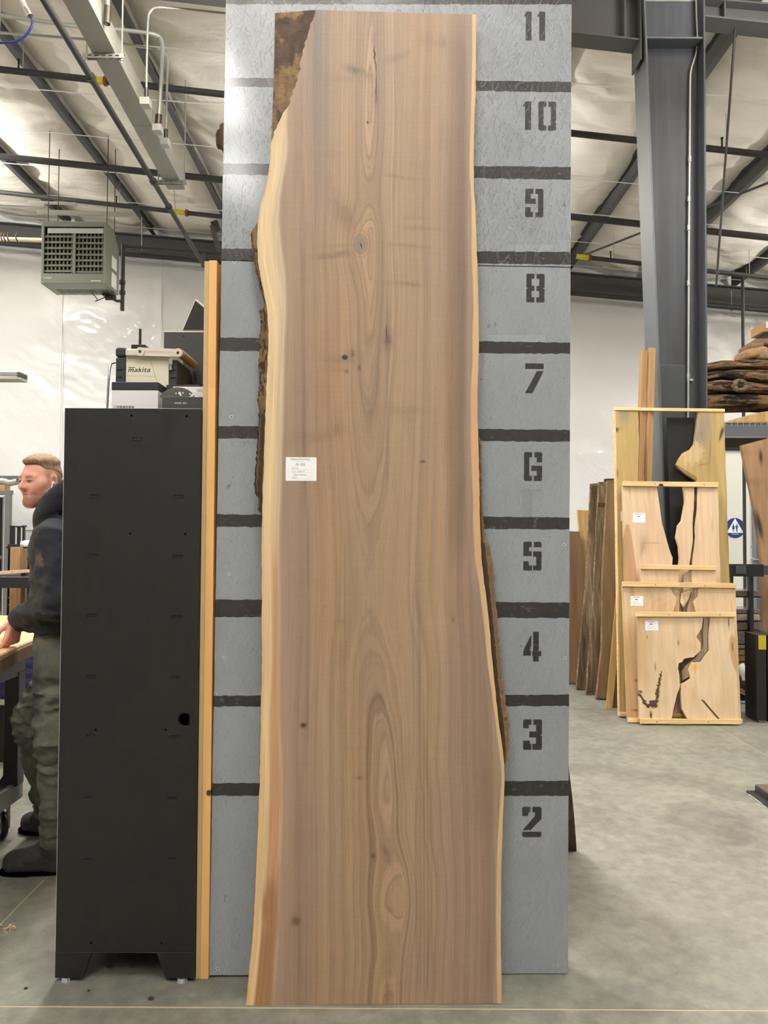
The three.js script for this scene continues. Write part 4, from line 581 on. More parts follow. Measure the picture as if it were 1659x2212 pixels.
// ---------------------------------------------------------------- timber looks, 1 unit of uv = 1 metre
function timber(c0, c1, { w = 256, h = 512, seed = 1, scale = 1, fx = 30, fy = 1.2, figure = 0.5, fine = 0.16, extra = null, rough = 0.65, size = [1, 2], bump = 0.0006 } = {}) {
  const t = tex(w, h, (u, v) => {
    const x = u * size[0] * scale, y = v * size[1] * scale, wv = (fbm(x * 3, y * 0.9, seed, 3) - 0.5) * 0.35;
    const a = fbm((x + wv * figure * 0.3) * fx, y * fy, seed + 3, 3), b = n2((x + wv * 0.1) * fx * 6, y * fy * 4, seed + 9);
    const k = clamp(a * 1.5 - 0.25), f = 1 + (b - 0.5) * fine;
    let c = [mix(c0[0], c1[0], k) * f, mix(c0[1], c1[1], k) * f, mix(c0[2], c1[2], k) * f];
    return extra ? extra(c, u, v, x, y) : c;
  }, { wrap: true });
  t.repeat.set(1 / size[0], 1 / size[1]);
  return new THREE.MeshStandardMaterial({ map: t, roughness: rough });
}
const T = {
  pine: timber([230, 200, 150], [212, 176, 122], { seed: 5, fx: 22 }), maple: timber([222, 194, 160], [204, 172, 136], { seed: 8, fx: 12 }),
  tan: timber([182, 146, 102], [154, 118, 78], { seed: 12, fx: 24 }), brown: timber([138, 108, 74], [104, 78, 50], { seed: 17, fx: 20 }),
  barkDark: timber([96, 74, 50], [38, 26, 16], { seed: 23, fx: 9, fy: 6, fine: 0.5, rough: 0.95 }), barkGrey: timber([142, 122, 94], [70, 54, 36], { seed: 27, fx: 14, fy: 2.2, fine: 0.5, rough: 0.92 }),
  yellow: timber([196, 164, 106], [174, 138, 82], { seed: 31, fx: 16 }),
};
// ---------------------------------------------------------------- black laminated cabinet end, left of the board
const CZ = -2.594, cl = at(119, 2095, 2.594).x, cr = at(418.5, 2095, 2.594).x, cTop = at(290, 882.5, 2.594).y;
{
  const t = thing('cabinet', 'tall narrow black laminated cabinet left of the grey board', 'cabinet', V((cl + cr) / 2, 0, CZ - 0.27));
  const lam = tex(512, 1024, (u, v) => { const a = sstep(0.5, 0.62, fbm(u * 4, v * 9, 3, 4)), s = fbm(u * 14, v * 30, 9, 3), d = n2(u * 300, v * 700, 4), k = 1 + (s - 0.5) * 0.14 + a * 0.16 + (d - 0.5) * 0.08; return [25 * k, 24.5 * k, 23.5 * k]; });
  const lr = grey(256, 512, (u, v) => clamp(0.46 - 0.12 * sstep(0.5, 0.62, fbm(u * 4, v * 9, 3, 4)) + 0.1 * fbm(u * 20, v * 40, 5, 2)));
  const mat = new THREE.MeshStandardMaterial({ map: lam, roughnessMap: lr, roughness: 1 });
  const A = (px, py) => { const p = at(px, py, 2.594); return [p.x, p.y]; };
  const pl = A(250, 2057)[1], ft = 0.012;
  const circ = (px, py, r, n = 14) => { const [x, y] = A(px, py); return Array.from({ length: n }, (_, i) => [x + r * Math.cos(i / n * 2 * Math.PI), y + r * Math.sin(i / n * 2 * Math.PI)]); };
  const holes = [circ(399, 1555, 0.0225, 24)]; for (const [x, y] of [[284, 898], [403, 899.5], [281, 1153], [400, 1153.5], [206.5, 1577], [358, 1577], [197, 2037.5], [348.5, 2037.5]]) holes.push(circ(x, y, 0.0038, 10));
  const slots = [[286, 945, 308, 952.5], [195, 1068.5, 214, 1076.5], [375, 1069.5, 396, 1077.5], [191.5, 1197, 211, 1203.5], [374, 1199.5, 395, 1206.5], [188, 1327, 209.5, 1333.5], [371, 1330, 392.5, 1336.5], [186, 1459, 207, 1466], [369, 1461, 389, 1467], [186, 1587, 205, 1593], [366, 1589, 386, 1595], [183, 1722, 203, 1727], [363, 1723, 383, 1728], [180, 1854, 199, 1859], [360, 1853, 380, 1858]];
  for (const [x0, y0, x1, y1] of slots) { const a = A(x0, y0), b = A(x1, y1); holes.push([[a[0], b[1]], [b[0], b[1]], [b[0], a[1]], a]); }
  part(t, 'side_panel', plate([[cl, pl + 0.0015], [cr, pl + 0.0015], [cr, cTop], [cl, cTop]], 0.019, { c: CZ, bevel: 0.0006, holes, uv: [cl, 0, cr, cTop] }), mat, 'near side with slots and a round hole');
  const edge = std([196, 190, 176], { roughness: 0.6 }); part(t, 'edge_band', [span(cl, cr, cTop, cTop + 0.0012, CZ - 0.019, CZ - 0.0005), span(cl - 0.0012, cl, pl, cTop + 0.0012, CZ - 0.019, CZ - 0.0005)], edge, 'pale worn edge');
  for (const [x0, y0, x1, y1] of slots) { const a = A(x0, y0), b = A(x1, y1), g = span(a[0] + 0.001, b[0] - 0.001, b[1] + 0.0015, a[1] - 0.0015, CZ - 0.006, CZ - 0.001); g.translate(0, 0, 0); part(t, 'slot_cover', g, mat); }
  const [f1, f2] = [A(198, 2057)[0], A(338, 2057)[0]], [g1, g2] = [A(179, 2094)[0], A(358, 2098)[0]];
  part(t, 'plinth', plate([[cl, ft], [g1, ft], [f1, pl - 0.0015], [f2, pl - 0.0015], [g2, ft], [cr, ft], [cr, pl], [f2, pl], [f1, pl], [cl, pl]].filter((p, i) => i !== 7 && i !== 8), 0.019, { c: CZ, bevel: 0.0006, uv: [cl, 0, cr, cTop] }), mat, 'arched foot strip');
  const raw = std([88, 70, 44], { roughness: 0.9 });
  const zb = CZ - 0.55;
  part(t, 'side_panel', plate([[cl, ft], [cr, ft], [cr, cTop], [cl, cTop]], 0.019, { c: zb + 0.019, bevel: 0 }), raw, 'far side');
  part(t, 'top_panel', span(cl + 0.001, cr - 0.001, cTop - 0.02, cTop - 0.0005, zb + 0.0195, CZ - 0.0195), M.black); part(t, 'bottom_panel', span(cl + 0.001, cr - 0.001, pl, pl + 0.019, zb + 0.0195, CZ - 0.0195), raw);
  part(t, 'back_panel', span(cl + 0.001, cl + 0.012, pl + 0.02, cTop - 0.021, zb + 0.0195, CZ - 0.0195), M.black); part(t, 'front_edge', span(cr - 0.03, cr - 0.003, pl + 0.02, cTop - 0.021, zb + 0.0195, CZ - 0.0195), std([70, 56, 36], { roughness: 0.7 }));
  for (const [x, z] of [[cl + 0.035, CZ - 0.012], [cr - 0.04, CZ - 0.012], [cl + 0.035, zb + 0.012], [cr - 0.04, zb + 0.012]]) part(t, 'glide', rod(V(x, 0, z), V(x, ft, z), 0.02, 0.015, 14), M.chrome);
  // sheet goods standing on edge between cabinet and board
  const chipT = timber([206, 182, 138], [176, 148, 104], { seed: 41, fx: 160, fy: 160, fine: 0.3, size: [0.5, 0.5], scale: 1 });
  const sx0 = at(423.5, 2095, 2.62).x, sx1 = at(434, 2095, 2.62).x, sx2 = at(452.2, 2095, 2.62).x - 0.001, sTop = at(460, 564, 2.62).y;
  const s1 = single('particle_board', 'raw particle board sheet standing on edge beside the black cabinet', 'board', span(sx0, sx1 - 0.0006, 0, sTop - 0.002, -3.8, -2.615, 0.001), chipT);
  const orange = timber([240, 190, 124], [226, 170, 104], { seed: 45, fx: 14, fine: 0.06, rough: 0.5, size: [0.5, 2], extra: (c, u, v) => { const d = Math.hypot((u * 0.5 - 0.02) / 0.008, (v * 2 - 0.62) / 0.01); if (d < 1.3) return c.map((q) => q * mix(0.3, 1, sstep(0.7, 1.3, d))); return c; } });
  const pg = span(sx1, sx2, 0, sTop, -3.8, -2.612, 0.0015), pu = pg.attributes.uv, pp = pg.attributes.position; for (let i = 0; i < pu.count; i++) pu.setXY(i, pp.getX(i) - sx1 + (pp.getZ(i) + 2.6) * 0.1, pp.getY(i));
  const s2 = single('door_blank', 'orange veneered door blank standing on edge against the grey board', 'board', pg, orange);
  // debris in front
  single('bark_chip', 'small dark bark chip on the floor left of the cabinet', 'wood chip', new THREE.DodecahedronGeometry(0.006).scale(1.2, 0.5, 0.8).translate(onFloor(56, 2136).x, 0.003, onFloor(56, 2136).z), T.barkDark);
  single('bark_chip', 'small dark bark chip on the floor joint before the cabinet', 'wood chip', new THREE.DodecahedronGeometry(0.005).scale(1, 0.5, 0.9).translate(onFloor(192, 2141).x, 0.0025, onFloor(192, 2141).z), T.barkDark);
  for (const [x, y, l] of [[236, 2090, 'dark crumb of bark under the arch of the cabinet, nearer its left foot'], [285, 2089, 'dark crumb of bark under the arch of the cabinet, nearer its right foot'], [326, 2159, 'tiny dark wood crumb on the floor between cabinet and slab']]) single('bark_chip', l, 'wood chip', new THREE.DodecahedronGeometry(0.008).scale(1.3, 0.6, 1).translate(onFloor(x, y).x, 0.0045, onFloor(x, y).z), T.barkDark);
  const sw = onFloor(8, 2010); single('sawdust', 'small heap of pale wood shavings at the left edge of the floor', 'sawdust', [0, 1, 2, 3, 4, 5, 6].map((i) => { const g = new THREE.TorusGeometry(0.012 + 0.003 * (i % 3), 0.0022, 5, 12, 3.2); g.rotateX(1.2 + i * 0.3); g.rotateY(i * 1.3); g.translate(sw.x + (hash(i, 1, 3) - 0.5) * 0.06, 0.008, sw.z + (hash(i, 2, 3) - 0.5) * 0.05); return g; }), T.maple).userData.kind = 'stuff';
}
// ---------------------------------------------------------------- things on top of the cabinet
const print = (w, h, draw) => { const c = document.createElement('canvas'); c.width = w; c.height = h; const g = c.getContext('2d'); draw(g, w, h); const d = g.getImageData(0, 0, w, h).data; return tex(w, h, (u, v, x, y) => { const i = ((h - 1 - y) * w + x) * 4; return [d[i], d[i + 1], d[i + 2]]; }); };
const faceUV = (g, x0, y0, x1, y1) => { const p = g.attributes.position, u = g.attributes.uv; for (let i = 0; i < p.count; i++) u.setXY(i, (p.getX(i) - x0) / (x1 - x0), (p.getY(i) - y0) / (y1 - y0)); return g; };
{
  const tb = cTop + 0.0006, B = (px, py, z) => at(px, py, z);
  { // white carton with a dark lid
    const z = 2.72, x0 = B(241, 860, z).x, x1 = B(341.4, 860, z).x, y1 = B(290, 825, z).y, ym = B(290, 843, z).y, D = 0.13;
    const t = thing('carton', 'white carton with a black lid on top of the cabinet', 'box', V((x0 + x1) / 2, tb, -z - D / 2));
    part(t, 'carton_body', span(x0, x1, tb, ym, -z - D, -z, 0.002), std([222, 222, 226], { roughness: 0.55 }));
    part(t, 'carton_lid', span(x0 - 0.001, x1 + 0.001, ym, y1, -z - D - 0.001, -z + 0.001, 0.003), std([40, 40, 50], { roughness: 0.5 }));
    const ip = print(512, 96, (g, w, h) => { g.fillStyle = '#dedee2'; g.fillRect(0, 0, w, h); g.fillStyle = '#2a2c40'; g.strokeStyle = '#2a2c40'; g.lineWidth = 7; g.beginPath(); g.moveTo(36, 14); g.lineTo(66, 82); g.lineTo(6, 82); g.closePath(); g.stroke(); g.fillRect(33, 36, 6, 26); for (let i = 0; i < 6; i++) { const x = 108 + i * 70; g.beginPath(); g.arc(x, 50, 30, 0, 7); g.fill(); g.fillStyle = '#dedee2'; if (i % 3 === 0) { g.beginPath(); g.arc(x, 50, 15, 0, 7); g.fill(); } else if (i % 3 === 1) g.fillRect(x - 16, 42, 32, 14); else g.fillRect(x - 7, 30, 14, 36); g.fillStyle = '#2a2c40'; } });
    const a = B(244.5, 883.5, z), b = B(292, 874.5, z); part(t, 'symbol_print', faceUV(span(a.x, b.x, a.y, b.y, -z, -z + 0.0004), a.x, a.y, b.x, b.y), new THREE.MeshStandardMaterial({ map: ip, roughness: 0.6 }), 'row of small warning symbols');
  }
  { // cream tool box with carrying handle
    const z = 2.86, y1 = B(300, 753, z).y, x0 = B(270, 800, z).x, x1 = B(366, 800, z).x, D = 0.2, cream = std([226, 220, 198], { roughness: 0.5 }), grip = std([218, 208, 198], { roughness: 0.45 }), rub = std([48, 50, 52], { roughness: 0.65 });
    const t = thing('cooler_box', 'cream and black power tool cooler box with swing handle on the cabinet', 'tool box', V((x0 + x1) / 2, tb, -z - D / 2));
    const lg = print(512, 256, (g, w, h) => { g.fillStyle = '#e2dcc6'; g.fillRect(0, 0, w, h); g.fillStyle = '#26282c'; g.save(); g.transform(1, 0, -0.16, 1, 30, 0); g.font = 'bold 132px sans-serif'; g.fillText('makita', 24, 172, 440); g.fillRect(24, 66, 130, 16); g.restore(); });
    part(t, 'body', span(x0, x1, tb, y1, -z - D, -z, 0.006), cream);
    const a = B(272.5, 812, z), b = B(330, 787, z); part(t, 'logo', faceUV(span(a.x, b.x, a.y, b.y, -z, -z + 0.0006), a.x, a.y, b.x, b.y), new THREE.MeshStandardMaterial({ map: lg, roughness: 0.5 }), 'black lettering on the front');
    const bl = B(250.5, 800, z).x, br = B(272, 800, z).x; part(t, 'bumper', [span(bl, br, tb, B(0, 771, z).y, -z - D + 0.01, -z + 0.006, 0.006), span(bl - 0.002, br + 0.004, B(0, 771, z).y, B(0, 749, z).y, -z - D, -z + 0.01, 0.012)], rub);
    const cl2 = B(364.5, 800, z).x, cr2 = B(384, 800, z).x; part(t, 'bumper', span(cl2, cr2, tb, B(0, 775, z).y, -z - D + 0.01, -z + 0.004, 0.005), rub);
    for (const y of [796, 812, 828]) { part(t, 'bumper_rib', span(bl + 0.008, bl + 0.024, B(0, y + 2, z).y, B(0, y, z).y, -z + 0.004, -z + 0.009, 0.001), rub); part(t, 'bumper_rib', span(cl2 + 0.008, cr2 - 0.006, B(0, y + 2, z).y, B(0, y, z).y, -z + 0.002, -z + 0.007, 0.001), rub); }
    const h0 = B(306.7, 762.4, z), h1 = B(388, 765, z), zf = -z + 0.018;
    const disc = (p, r) => rod(V(p.x, p.y, zf - 0.016), V(p.x, p.y, zf + 0.006), r, r, 24);
    const hd = part(t, 'handle', [disc(h0, 0.0165), disc(h1, 0.0165), bar(V(h0.x, h0.y + 0.0095, zf), V(h1.x, h1.y + 0.0085, zf), 0.006, 0.012), bar(V(h0.x, h0.y - 0.0095, zf), V(h1.x, h1.y - 0.0085, zf), 0.006, 0.012), bar(V(h0.x, h0.y, zf - 0.006), V(h1.x, h1.y, zf - 0.006), 0.016, 0.004), span(B(286, 0, z).x, h0.x, h0.y - 0.014, h0.y + 0.009, -z, zf, 0.003)], grip, 'pale swing handle arm');
    for (const p of [h0, h1]) part(hd, 'screw', rod(V(p.x, p.y, zf + 0.006), V(p.x, p.y, zf + 0.008), 0.005, 0.005, 12), M.screw);
    part(t, 'handle_grip', rod(V(h1.x + 0.004, h1.y, zf - 0.004), V(h1.x + 0.012, h1.y - 0.002, -z - D + 0.03), 0.016, 0.016, 16), std([150, 132, 104], { roughness: 0.6 }), 'brown shaded grip bar');
    part(t, 'latch', [span(B(377, 0, z).x, B(385.5, 0, z).x, B(0, 788, z).y, B(0, 774, z).y, -z + 0.004, -z + 0.016, 0.002), rod(V(B(381.5, 0, z).x, B(0, 799, z).y, -z + 0.01), V(B(381, 0, z).x, B(0, 787, z).y, -z + 0.01), 0.005)], M.chrome, 'chrome latch');
    part(t, 'strap', span(B(384, 0, z).x, B(391.5, 0, z).x, tb + 0.02, B(0, 799, z).y, -z - 0.02, -z + 0.002), cream);
    part(t, 'tube_handle', tube([V(bl + 0.006, B(0, 774, z).y, -z - 0.06), V(B(246, 0, z).x, B(0, 776, z).y, -z - 0.05), V(B(242.5, 0, z).x, B(0, 786, z).y, -z - 0.04), V(B(241.5, 0, z).x, B(0, 820, z).y, -z - 0.03), V(B(240.5, 0, z).x, tb + 0.004, -z - 0.02)], 0.0045, 40), M.chrome, 'bent chrome tube');
    part(t, 'seam_line', bar(B(325, 777, z).setZ(-z + 0.0002), B(340.5, 829, z).setZ(-z + 0.0002), 0.0012, 0.0006), M.screw);
  }
  { // rod on a base
    const z = 3.1, b = B(320, 756, z), t = thing('clamp_stand', 'short black rod on a flat base behind the cream cooler box', 'stand', V(b.x, tb, -z));
    part(t, 'base_plate', span(B(303, 0, z).x, B(333, 0, z).x, B(0, 757, z).y - 0.004, B(0, 749, z).y, -z - 0.06, -z + 0.05, 0.002), M.black); part(t, 'rod', rod(V(B(313.5, 0, z).x, B(0, 750, z).y, -z), V(B(313.5, 0, z).x, B(0, 709, z).y, -z), 0.0055), M.black); part(t, 'column', span(B(306, 0, z).x, B(326, 0, z).x, tb, B(0, 757, z).y - 0.004, -z - 0.03, -z + 0.02), M.black);
  }
  { // boxes
    const z = 2.66, x0 = B(350, 870, z).x, x1 = B(441.5, 870, z).x - 0.001, y1 = B(400, 857, z).y, D = 0.13, slate = std([58, 60, 60], { roughness: 0.55 });
    const t = thing('sandpaper_box', 'dark grey box of sanding discs at the right end of the cabinet top', 'box', V((x0 + x1) / 2, tb, -z - D / 2));
    part(t, 'box_body', span(x0, x1, tb, y1, -z - D, -z, 0.002), slate);
    const pt = print(512, 64, (g, w, h) => { g.fillStyle = '#3a3c3c'; g.fillRect(0, 0, w, h); g.fillStyle = '#e8e8e6'; g.font = '44px monospace'; g.fillText('SERIOUS GRIT', 6, 47, 500); });
    const a = B(376.5, 874.2, z), b = B(419.5, 867.5, z); part(t, 'lettering', faceUV(span(a.x, b.x, a.y, b.y, -z, -z + 0.0004), a.x, a.y, b.x, b.y), new THREE.MeshStandardMaterial({ map: pt, roughness: 0.6 }), 'small white letters');
    const cx = B(391.5, 0, z).x, cy = B(0, 874, z).y, r = cy - B(0, 874 - 31, z).y, R0 = Math.abs(r) * 1.35, dz = -z - 0.02;
    const arc = []; for (let i = 0; i <= 20; i++) { const an = Math.PI * (0.115 + 0.77 * i / 20); arc.push([cx + R0 * 1.0 * Math.cos(an), y1 + 0.001 + (R0 * Math.sin(an) - R0 * Math.sin(Math.PI * 0.115)) * 0.82]); }
    const cxx = arc.map((p) => [p[0], p[1]]), ell = (ex, ey, ra, rb) => Array.from({ length: 12 }, (_, i) => [ex + ra * Math.cos(i * Math.PI / 6), ey + rb * Math.sin(i * Math.PI / 6)]);
    const hs = [[377, 847.5, 1.6], [385, 847, 3], [392, 846.5, 1.6], [387, 851, 2.2], [407, 848.5, 1.6], [412.5, 851, 3], [419, 853.5, 1.5], [409, 854, 1.8]].map(([x, y, q]) => { const p = B(x, y, z); return [p.x, p.y, q * z / F]; });
    const top = thing('sanding_disc', 'round dark sanding disc with white spots behind the sanding box front', 'sanding disc', V(cx, y1, dz));
    part(top, 'disc', plate(cxx, 0.004, { c: dz, bevel: 0.0005 }), std([84, 82, 78], { roughness: 0.7 }));
    for (const [x, y, q] of hs) part(top, 'spot', rod(V(x, y, dz - 0.001), V(x, y, dz + 0.0006), q, q, 12), M.white);
    t.children[0].position; // the disc rests in the open top
    const z2 = 2.805, u0 = B(370.5, 0, z2).x, u1 = B(441, 0, z2).x, w1 = B(0, 829, z2).y, bc = thing('carton', 'black carton with white barcode labels behind the sanding discs', 'box', V((u0 + u1) / 2, tb, -z2 - 0.03));
    part(bc, 'carton_body', span(u0, u1, tb, w1, -z2 - 0.045, -z2, 0.002), std([44, 44, 46]));
    const bp = print(512, 256, (g, w, h) => { g.fillStyle = '#f2f2f4'; g.fillRect(0, 0, w, h); g.fillStyle = '#8a8a90'; for (let i = 0; i < 18; i++) if (hash(i, 7, 1) > 0.35) g.fillRect(380 + i * 6, 60, 4, 70); for (let i = 0; i < 6; i++) g.fillRect(300, 150 + i * 14, 120 + 60 * hash(i, 4, 2), 4); g.fillRect(250, 0, 3, h); });
    const c0 = B(374, 858, z2), c1 = B(441, 835.5, z2); part(bc, 'barcode_label', faceUV(span(c0.x, c1.x - 0.002, c0.y, c1.y, -z2, -z2 + 0.0005), c0.x, c0.y, c1.x, c1.y), new THREE.MeshStandardMaterial({ map: bp, roughness: 0.6 }), 'white barcode label');
    const z3 = 3.06, v0 = B(364.5, 0, z3).x, q1 = B(0, 715, z3).y, dp = thing('shelf_panel', 'dark grey laminated panel standing at the back of the cabinet top', 'panel', V(v0 + 0.1, tb, -z3 - 0.009));
    const hp = B(397.5, 726.6, z3), hole = Array.from({ length: 12 }, (_, i) => [hp.x + 0.0035 * Math.cos(i * Math.PI / 6), hp.y + 0.0035 * Math.sin(i * Math.PI / 6)]);
    part(dp, 'panel', plate([[v0, tb], [v0 + 0.2, tb], [v0 + 0.2, q1], [v0, q1]], 0.018, { c: -z3, bevel: 0.0005, holes: [hole] }), std([56, 57, 58], { roughness: 0.5 })); part(dp, 'edge_band', span(v0, v0 + 0.2, q1, q1 + 0.0025, -z3 - 0.018, -z3), M.white, 'pale edge');
    const z4 = 3.1, tri = [[395.8, 712.5], [422.5, 649.5], [470, 690], [470, 712.5]].map(([x, y]) => { const p = B(x, y, z4); return [p.x, p.y]; }), ol = [[393.5, 712.5], [421.8, 646], [424.5, 645.5], [475, 689], [475, 712.5]].map(([x, y]) => { const p = B(x, y, z4); return [p.x, p.y]; });
    const tp = thing('tilted_panel', 'black panel with a white edge tilted on top of the grey panel', 'panel', V(tri[1][0], tri[0][1], -z4)); part(tp, 'panel', plate(tri, 0.004, { c: -z4 + 0.003, bevel: 0 }), std([34, 33, 31], { roughness: 0.7 })); part(tp, 'edge', plate(ol, 0.018, { c: -z4 - 0.0012, bevel: 0.0005 }), std([228, 224, 208]), 'cream edge');
  }
}
// ---------------------------------------------------------------- rough slabs behind the grey board
{
  const A = onFloor(1010, 1858), B = onFloor(1246, 1839), s = new Sheet(A, B, -0.36), o = s.pt(0.2, 0);
  const t = thing('bark_slab', 'dark rough slab whose foot shows right of the grey board', 'wood slab', V(o.x, 0, o.z)), w = s.to(1246, 1839)[0];
  part(t, 'plank', plate(wob([[0, 0], [w, 0], ...[[1241, 1770], [1234, 1700], [1226, 1630], [1205, 1450], [1180, 1250], [1040, 1250]].map(([x, y]) => s.to(x, y))], 0.004, 0.05, 4), 0.045, { bevel: 0.002, m: s.m }), T.barkDark);
  const C = onFloor(505, 1915), D = onFloor(690, 1912), q = new Sheet(C, D, -0.165), e = q.pt(0.2, 0);
  const k = thing('bark_slab', 'tall slab hidden behind the board, its bark knob showing at the top left', 'wood slab', V(e.x, 0, e.z));
  const pt = (px, py) => q.to(px, py), h = pt(500, 215)[1];
  part(k, 'plank', plate([[0.02, 0], [0.38, 0], [0.38, h], [pt(497, 240)[0], h], [pt(490, 400)[0], pt(490, 400)[1]], [0.03, 0.6]], 0.045, { bevel: 0.002, m: q.m }), T.barkGrey);
  const g = plate(wob([[500, 325], [478, 323], [474, 315], [467, 314], [465.5, 290], [469, 281], [474, 277], [473, 270], [480, 265], [500, 262]].map(([x, y]) => pt(x, y)), 0.003, 0.012, 9), 0.05, { c: 0.004, bevel: 0.004, m: q.m });
  part(k, 'bark_knob', g, T.barkGrey, 'knob of grey brown bark');
}
// ---------------------------------------------------------------- cart with a slab, left
{
  const t = thing('cart', 'black steel cart with grey rails and caster wheels at the left edge', 'cart', V(-2.15, 0, -3.2));
  const x0 = -2.55, x1 = -1.8, z0 = -3.8, z1 = -2.5, ps = 0.07;
  for (const [x, z] of [[x1, z0 + 0.04], [x1, z1], [x0, z0 + 0.04], [x0, z1]]) { part(t, 'post', span(x - ps / 2, x + ps / 2, 0.27, 0.82, z - ps / 2, z + ps / 2, 0.004), M.blackSteel); part(t, 'post_foot', bar(V(x - 0.05, 0.27, z), V(x - 0.01, 0.34, z), 0.05, 0.03), M.blackSteel); }
  const rail = std([58, 64, 68], { roughness: 0.45 });
  part(t, 'top_rail', span(x1 - 0.03, x1 + 0.03, 0.8, 0.905, z0, z1, 0.004), rail); part(t, 'top_rail', span(x0 - 0.03, x0 + 0.03, 0.8, 0.905, z0, z1, 0.004), rail); part(t, 'top_rail', span(x0, x1, 0.82, 0.9, z0 + 0.01, z0 + 0.06), rail);
  part(t, 'deck_rail', span(x1 - 0.005, x1 + 0.02, 0.19, 0.28, z0 - 0.02, z1, 0.003), std([112, 112, 112], { roughness: 0.45 })); part(t, 'deck_rail', span(x0 - 0.02, x0 + 0.005, 0.19, 0.28, z0 - 0.02, z1, 0.003), rail); part(t, 'deck', span(x0, x1 - 0.006, 0.25, 0.28, z0, z1), M.blackSteel);
  for (const [x, z, a] of [[x1 - 0.06, z0 + 0.02, 0.7], [x1 - 0.06, z1, 0.2], [x0 + 0.06, z0 + 0.1, 0.4], [x0 + 0.06, z1, 0.1]]) {
    const mk = (r0, w) => { const g = new THREE.CylinderGeometry(r0, r0, w, 24); g.rotateZ(Math.PI / 2); g.rotateY(a); g.translate(x, 0.068, z); return g; };
    const ty = new THREE.TorusGeometry(0.052, 0.016, 10, 28); ty.rotateY(Math.PI / 2 + a); ty.translate(x, 0.068, z);
    const wh = part(t, 'caster_wheel', ty, M.black); part(wh, 'rim', mk(0.045, 0.018), std([150, 150, 156], { roughness: 0.4 })); part(wh, 'hub', mk(0.016, 0.034), M.galv);
    const fk = box(0.012, 0.14, 0.034); fk.translate(0.026, 0.12, 0); fk.rotateY(a); fk.translate(x, 0, z); part(t, 'fork', [fk, span(x - 0.03, x + 0.03, 0.18, 0.19, z - 0.03, z + 0.03)], M.galv);
  }
  // slab lying on the cart
  const top = 0.985, ol = [[-1.46, -2.35], [-1.60, -3.19], [-1.655, -3.5], [-1.71, -3.85], [-1.735, -3.98], [-1.83, -4.14], [-2.05, -4.42], [-2.3, -4.72], [-2.75, -4.8], [-2.75, -2.35]].map(([x, z]) => [x, -z]);
  const g = plate(wob(ol, 0.012, 0.08, 5), 0.08, { bevel: 0.006 }); g.rotateX(-Math.PI / 2); g.translate(0, top, 0);
  const s = thing('live_edge_slab', 'pale live edge slab lying on the black cart under the hand', 'wood slab', V(-2.1, top - 0.08, -3.4));
  part(s, 'plank', g, timber([228, 196, 150], [196, 154, 108], { seed: 61, fx: 8, fy: 5 }));
  const eg = plate(wob(ol, 0.012, 0.08, 5).map(([x, y]) => [x + 0.004, y]), 0.058, { bevel: 0.004 }); eg.rotateX(-Math.PI / 2); eg.translate(0, top - 0.016, 0); part(s, 'bark_edge', eg, T.brown, 'brown bark edge');
  // padded blanket on a low stand behind
  const q = grey(256, 256, (u, v) => { const a = Math.abs(((u * 6 + v * 6) % 1) - 0.5), b = Math.abs(((u * 6 - v * 6 + 12) % 1) - 0.5); return Math.min(1, Math.pow(Math.min(a, b) * 2, 0.5)); }, { wrap: true });
  const bm = new THREE.MeshStandardMaterial({ color: hexc(62, 62, 112), roughness: 0.9, bumpMap: rep(q, 1, 1), bumpScale: 0.012 });
  const bl = thing('moving_blanket', 'quilted blue moving blanket draped over a low stand behind the cart', 'blanket', V(-2.4, 0.42, -4.7));
  part(bl, 'cloth', [span(-3.2, -1.97, 0.42, 0.82, -5.1, -4.95, 0.03), span(-3.2, -1.96, 0.76, 0.82, -5.1, -5.7, 0.03), span(-2.02, -1.955, 0.45, 0.82, -5.7, -4.95, 0.03)], bm);
  const st = thing('work_stand', 'low stand with a pale top under the blue blanket', 'stand', V(-2.6, 0, -5.3)); part(st, 'top', span(-3.2, -2.05, 0.38, 0.42, -5.75, -4.97, 0.004), M.white); for (const [x, z] of [[-2.5, -5.05], [-3.1, -5.05], [-2.5, -5.65], [-3.1, -5.65]]) part(st, 'leg', span(x - 0.03, x + 0.03, 0, 0.38, z - 0.03, z + 0.03), M.black);
}
